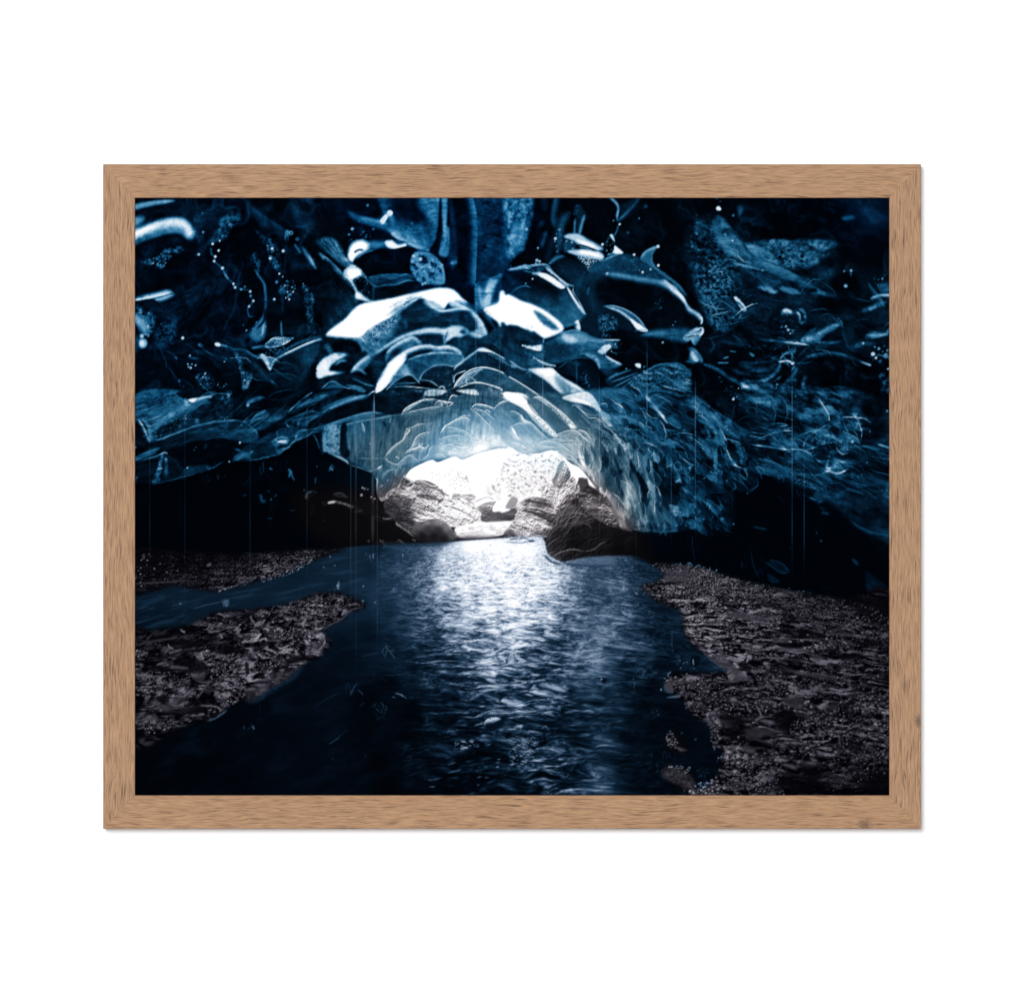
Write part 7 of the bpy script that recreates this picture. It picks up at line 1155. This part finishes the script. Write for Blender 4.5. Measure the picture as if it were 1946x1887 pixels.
# stones: a lit top over a dark foot
def stone(x, y, r, v, ar=1.3, ang=15):
    dot(x + r * .15, y + r * .7, r * 1.05, 4, .85, ar, ang); dot(x, y, r, v * .55, .95, ar, ang); dot(x - r * .1, y - r * .3, r * .55, v, .9, ar, ang)
rng_ = np.random.default_rng(5)
for q in "455,975,40,95 180,890,34,70 1140,1000,28,110 1160,985,16,130 1545,258,16,110 1625,195,14,110 1335,395,16,120 1098,410,16,110 1885,1155,26,80 1555,1235,24,110 1440,1310,13,110 1380,1300,14,110 1830,1170,14,80 1560,950,34,40 640,280,12,110 1670,335,12,110 1750,335,13,100 1700,210,8,110 580,1010,14,100 500,1320,13,100 250,1790,14,130 180,1850,10,160 300,1790,10,120 400,1810,20,60 1260,1390,13,120 90,1865,10,130 720,1550,18,90 1770,890,16,90 1640,1000,20,90 1520,90,10,100 480,355,14,100 810,160,9,110 980,95,9,100 1155,355,9,110 1720,1620,9,130 1770,1640,10,90 1880,1660,12,80 210,1320,0,0".split():
    x, y, r, v = [float(c) for c in q.split(',')]
    if r: stone(x, y, r, v, rng_.uniform(1, 1.6), rng_.uniform(-30, 40))
def stones(poly, n, r, v):
    p = spline(pts(poly), True); k = ORG[2]
    x0, y0 = p.min(0); x1, y1 = p.max(0); c = 0
    while c < n:
        x = rng_.uniform(x0, x1); y = rng_.uniform(y0, y1); q = np.roll(p, -1, 0)
        if not np.count_nonzero(((p[:, 1] > y) != (q[:, 1] > y)) & (x < (q[:, 0] - p[:, 0]) * (y - p[:, 1]) / np.where(q[:, 1] == p[:, 1], 1e-9, q[:, 1] - p[:, 1]) + p[:, 0])) & 1: continue
        c += 1
        stone((x - ORG[0]) / k, (y - ORG[1]) / k, r[0] + (r[1] - r[0]) * rng_.random() ** 2.5, v[0] + (v[1] - v[0]) * rng_.random() ** 1.5, rng_.uniform(1, 1.7), rng_.uniform(-40, 50))
stones("0,800 250,820 500,900 850,1020 600,1120 200,1080 0,960", 240, (5, 12), (60, 130)); stones("1050,1150 1946,900 1946,1550 1300,1450 1050,1330", 420, (5, 14), (50, 120)); stones("1050,1150 1946,900 1946,1550 1300,1450 1050,1330", 60, (12, 26), (50, 105)); stones("350,1480 900,1560 800,1800 450,1800 330,1680", 260, (5, 12), (60, 130)); stones("900,-20 1800,100 1946,480 1500,480 1100,200", 420, (4, 8), (50, 120)); stones("300,-20 1000,-20 1400,140 900,200 560,120", 240, (4, 7), (60, 120)); stones("500,760 1400,760 1900,900 1300,960 800,900", 240, (4, 9), (50, 110)); stones("60,1750 700,1750 1000,1886 60,1886", 130, (6, 14), (50, 130)); stones("1300,1550 1946,1450 1700,1740 1350,1760", 120, (5, 12), (40, 100))
for q, v, w in (("670,1020 700,1080 725,1140", 90, 8), ("565,980 585,1030 590,1075", 84, 8), ("540,440 545,480", 80, 8), ("1860,650 1870,700", 70, 8), ("450,615 480,640 500,670", 130, 12), ("790,600 840,575 890,610", 80, 7), ("0,400 100,420 160,500 230,580 350,660", 60, 8), ("1450,1300 1460,1400", 60, 8), ("1690,700 1730,680 1780,690", 90, 8), ("200,1190 280,1240 300,1300", 70, 12)): R(q, v, w, gr=.4)
t('B4')
stones("0,1590 200,1630 400,1710 560,1790 900,1860 600,1886 0,1886", 420, (4, 8), (70, 170)); D("640,1780 1060,1830 1240,1875 900,1886", 80, (4, 7), (60, 140))
t('B3')
stones("1330,1595 1500,1580 1700,1600 1946,1650 1946,1886 1600,1800 1450,1680", 300, (4, 8), (60, 170)); stones("1240,1800 1400,1760 1700,1790 1946,1800 1946,1886 1280,1886", 200, (4, 8), (60, 150)); F("1440,1690 1600,1640 1760,1690 1700,1760 1480,1760", 62, 20, .6, gr=14)
t('C1')
stones("620,520 760,520 1080,680 1040,960 830,1000 750,780 640,620", 330, (5, 9), (70, 170)); stones("1120,640 1460,580 1440,640 1200,720", 100, (5, 8), (70, 160)); stones("1300,300 1760,300 1700,380 1350,400", 150, (4, 7), (70, 160)); stones("0,700 500,700 560,820 0,880", 160, (5, 9), (50, 130)); stones("200,1120 420,1180 240,1280 80,1240", 70, (6, 13), (60, 140)); stones("0,500 150,520 80,600", 36, (6, 12), (80, 170)); stones("1380,60 1946,0 1900,160 1500,200", 150, (4, 8), (60, 150))
for q, s in (("400,590 640,590 720,680 640,720 420,700", 16), ("330,400 640,410 680,440 500,470", 16), ("820,190 1000,190 980,230", 10), ("280,1060 640,1030 660,1080 400,1110", 14), ("220,940 330,930 340,990 260,990", 12), ("700,470 960,470 1000,510 820,540", 16), ("1500,560 1700,560 1600,600 1440,640", 14), ("160,640 300,660 500,680 200,700", 10), ("1060,620 1090,620 1100,720 1070,720", 8)): F(q, 8, s, .8, gr=16)
for q, v, s in (("1080,860 1300,720 1480,680 1600,640 1540,760 1330,880 1200,980 1090,990", 42, 26), ("560,740 700,710 640,810", 56, 14), ("1640,440 1800,430 1750,520 1660,560", 60, 20), ("660,860 760,830 720,920", 44, 14), ("1060,530 1200,500 1100,600 1040,580", 56, 20), ("520,660 380,640 360,670 500,680", 90, 7), ("900,140 1080,150 950,180", 46, 12), ("280,1030 400,930 540,900 480,1000 330,1080", 62, 20)): F(q, v, s, .6, gr=14)
N("1080,860 1600,640 1540,760 1200,980", 84, 24, .6, 9, 9, 0, .1, .4)
for q, v, w in (("800,155 850,165 875,195", 110, 7), ("450,300 470,320 500,330", 120, 8), ("330,440 350,470 390,490", 110, 7), ("1780,330 1800,360 1815,420 1790,470 1700,540", 110, 8), ("820,345 850,390", 110, 10), ("1110,170 1130,220 1160,245", 100, 8), ("600,970 680,850 740,790", 70, 8), ("640,1020 780,1030 825,1060 820,1090", 100, 9), ("700,1165 780,1140 900,1060", 70, 10), ("550,880 480,940", 100, 10), ("0,465 160,420 420,380", 50, 10)): R(q, v, w, gr=.5)
t('C2'); stones("-40,0 200,20 100,220 -60,240", 60, (5, 9), (60, 140)); R("400,95 340,100 260,130 190,200 60,270 0,330", 60, 8, gr=.5)
t('B1'); stones("1200,1740 1300,1690 1450,1660 1640,1530 1700,1560 1480,1690 1240,1760", 110, (5, 9), (80, 180)); stones("820,1850 860,1820 1000,1790", 26, (6, 11), (90, 190)); stones("0,1540 380,1500 400,1720 0,1800", 50, (4, 9), (50, 150)); D("60,1440 400,1460 1100,1540 300,1640", 40, (4, 8), (40, 110)); R("700,1610 745,1585", 84, 14, gr=.3); R("0,1780 300,1760 560,1740", 50, 10, gr=.5); F("90,1500 115,1500 115,1540 95,1540", 50, 8)
t('C3')
stones("1440,760 1946,760 1946,1150 1700,1100 1600,960", 240, (5, 12), (60, 140)); Z("sand", "1440,1300 1560,1270 1680,1430 1600,1470 1470,1430", 30); stones("1460,1310 1540,1290 1570,1400 1500,1420", 34, (7, 14), (90, 170)); F("1560,1410 1660,1440 1600,1450", 80, 10, gr=8); F("1440,830 1500,800 1530,900 1460,890", 60, 14, gr=10); F("1460,945 1590,920 1580,945", 80, 7); R("1475,750 1485,720 1510,700", 90, 8)
Z('sand', "1420,1600 1500,1580 1700,1640 1760,1800 1700,1886 1560,1800 1430,1700", 24); F("1420,1640 1500,1590 1640,1640 1740,1760 1740,1840 1560,1760 1430,1700", 40, 30, gr=20); M("1420,1600 1640,1640 1740,1840 1430,1700", .7, 20, 40, 40); stones("1480,1600 1680,1600 1640,1660", 26, (7, 12), (90, 180)); stones("1700,1800 1946,1700 1946,1886 1720,1886", 60, (9, 17), (90, 190)); stones("1870,1180 1946,1180 1946,1420 1890,1400", 40, (7, 13), (60, 150)); dots("1740,1340,12,90 1500,1265,12,60 1415,870,9,130 1610,1280,12,70"); F("1540,1250 1900,1230 1850,1420 1700,1500 1560,1380", 6, 40, .5)
N("1570,1840 1640,1820 1620,1880", 60, 10, .9, 12, 12)
# ---- falling drips drawn out by the long exposure ----------------------------------------
t('P')
rd = np.random.default_rng(9)
for x, y0, y1, v, w, op in ((288.5, 838, 1125, 150, .8, .5), (354.5, 758, 1170, 165, .8, .5), (477.5, 806, 1160, 165, .9, .52), (585, 736, 1130, 150, .8, .42), (668, 800, 1190, 160, .8, .4), (678, 800, 1300, 120, 1.6, .32), (710, 720, 1110, 130, 3.0, .30), (712.5, 700, 900, 170, .8, .5), (718.5, 800, 1260, 170, .8, .55), (797, 760, 1070, 190, .8, .5), (845.5, 770, 1055, 190, .7, .45), (904.5, 560, 1040, 220, .9, .6), (950, 620, 1010, 190, .8, .45), (1001, 720, 860, 200, .8, .4), (1031, 640, 1010, 200, .8, .5), (1093, 800, 1070, 190, .8, .45), (1138, 700, 1060, 190, .8, .5), (1193, 760, 1040, 150, .7, .35), (1207.5, 690, 1100, 180, .8, .45), (1228.5, 630, 880, 200, .8, .55), (1274, 840, 1066, 180, .8, .45), (1319.5, 690, 1060, 170, .8, .5), (1502.5, 690, 1130, 150, .8, .5), (1525, 860, 1120, 190, .9, .62), (733, 1060, 1210, 110, .7, .3), (345, 880, 1060, 40, 3, .4), (517, 900, 1060, 30, 4, .4), (600, 850, 1060, 40, .8, .3), (442, 870, 950, 40, 1.5, .3)):
    wn = win(x - 8, y0, x + 8, y1)
    X = GX[:, wn[0]:wn[2]]; Y = GY[wn[1]:wn[3]]
    a = np.exp(-((X - x) / (w * .8)) ** 2) * sstep(y0, y0 + 70, Y) * (1 - sstep(y1 - 120, y1, Y)) * op * .45 * (.75 + .5 * noise(Y / 60 + x, Y * 0 + x, 3))
    w_ = V[wn[1]:wn[3], wn[0]:wn[2]]; w_ += np.clip(v - w_, 0, 255) * a
    rw = W[:, wn[1]:wn[3], wn[0]:wn[2]]; rw *= (1 - np.clip(.75 * a / (op + .01), 0, 1)); rw[RN.index('sand')] += np.clip(.75 * a / (op + .01), 0, 1)
# light spilling round the mouth of the cave
gl = np.exp(-(((GX - 925) / 150) ** 2 + ((GY - 852) / 60) ** 2))
V += (255 - V) * (gl * .24).astype(f32)
gl = np.exp(-(((GX - 960) / 230) ** 2 + ((GY - 930) / 150) ** 2))
V += (235 - V).clip(0) * (gl * .09).astype(f32)
# ---- mix the colour families and finish ----------------------------------------------------
def finish():
    v = np.clip(V, 0, 255)
    # print finishing: a little clarity and edge sharpness, as the photographer's grade has
    up = 1 - sstep(880, 980, GY)
    v = v * (1 + .18 * up * sstep(16, 55, v) * (1 - sstep(100, 190, v)))
    lowg = (1 - sstep(170, 235, v))
    v = v + lowg * np.clip((.08 + .18 * up) * (v - blur(v, 1)) + .20 * up * (v - blur(v, 6)), -40, 45)
    v = np.clip(v, 0, 255)
    v = np.clip(v + .16 * blur(np.clip(v - 110, 0, 255), 4) + 0.15 * blur(np.clip(v - 120, 0, 255), 13) + .05 * blur(np.clip(v - 150, 0, 255), 40), 0, 255)
    out = np.zeros((PH, PW, 3), f32)
    tot = W.sum(0)
    for k, n in enumerate(RN):
        r = np.array(RAMPS[n], float)
        for c in range(3): out[..., c] += W[k] / tot * np.interp(v, r[:, 0], r[:, 1 + c]).astype(f32)
    return np.clip(out, 0, 255)
# ---- hang the painted sheet in the frame ---------------------------------------------------
img = finish()
col = lin(img[::-1]) / LIGHT                                 # row 0 at the bottom
nx, ny = PW, PH
PRY = -(DEPTH - 0.0030)
sc_ = (CAMD + PRY) / (CAMD - DEPTH)                          # real size of the sheet behind the sight edge
xs = (PX0 - 3 + (PX1 - PX0 + 6) * np.arange(nx) / (nx - 1) - CXP) * U * sc_
zs = (CYP - (PY1 + 3 - (PY1 - PY0 + 6) * np.arange(ny) / (ny - 1))) * U * sc_ - root.location.z
co = np.zeros((ny, nx, 3), np.float32)
co[..., 0] = xs[None]; co[..., 2] = zs[:, None]
idx = np.arange(nx * ny).reshape(ny, nx)
q = np.stack([idx[:-1, :-1], idx[:-1, 1:], idx[1:, 1:], idx[1:, :-1]], -1).reshape(-1, 4).astype(np.int32)
me = bpy.data.meshes.new('print')
me.vertices.add(nx * ny); me.vertices.foreach_set('co', co.ravel())
me.loops.add(q.size); me.loops.foreach_set('vertex_index', q.ravel())
me.polygons.add(len(q)); me.polygons.foreach_set('loop_start', np.arange(0, q.size, 4, dtype=np.int32))
me.update(calc_edges=True)
at = me.color_attributes.new('ink', 'FLOAT_COLOR', 'POINT')
rgba = np.ones((ny * nx, 4), np.float32); rgba[:, :3] = col.reshape(-1, 3)
at.data.foreach_set('color', rgba.ravel())
m, nt, b = new_mat('matt_photo_paper')
a_ = nt.nodes.new('ShaderNodeAttribute'); a_.attribute_name = 'ink'
nt.links.new(a_.outputs['Color'], b.inputs['Base Color']); b.inputs['Roughness'].default_value = 1.0; b.inputs['Specular IOR Level'].default_value = 0.0
me.materials.append(m)
pr = bpy.data.objects.new('print', me); C.objects.link(pr); pr.parent = root; pr.location = (0, PRY, 0)
pr['label'] = 'matt photographic print of a river leaving a dark blue ice cave'
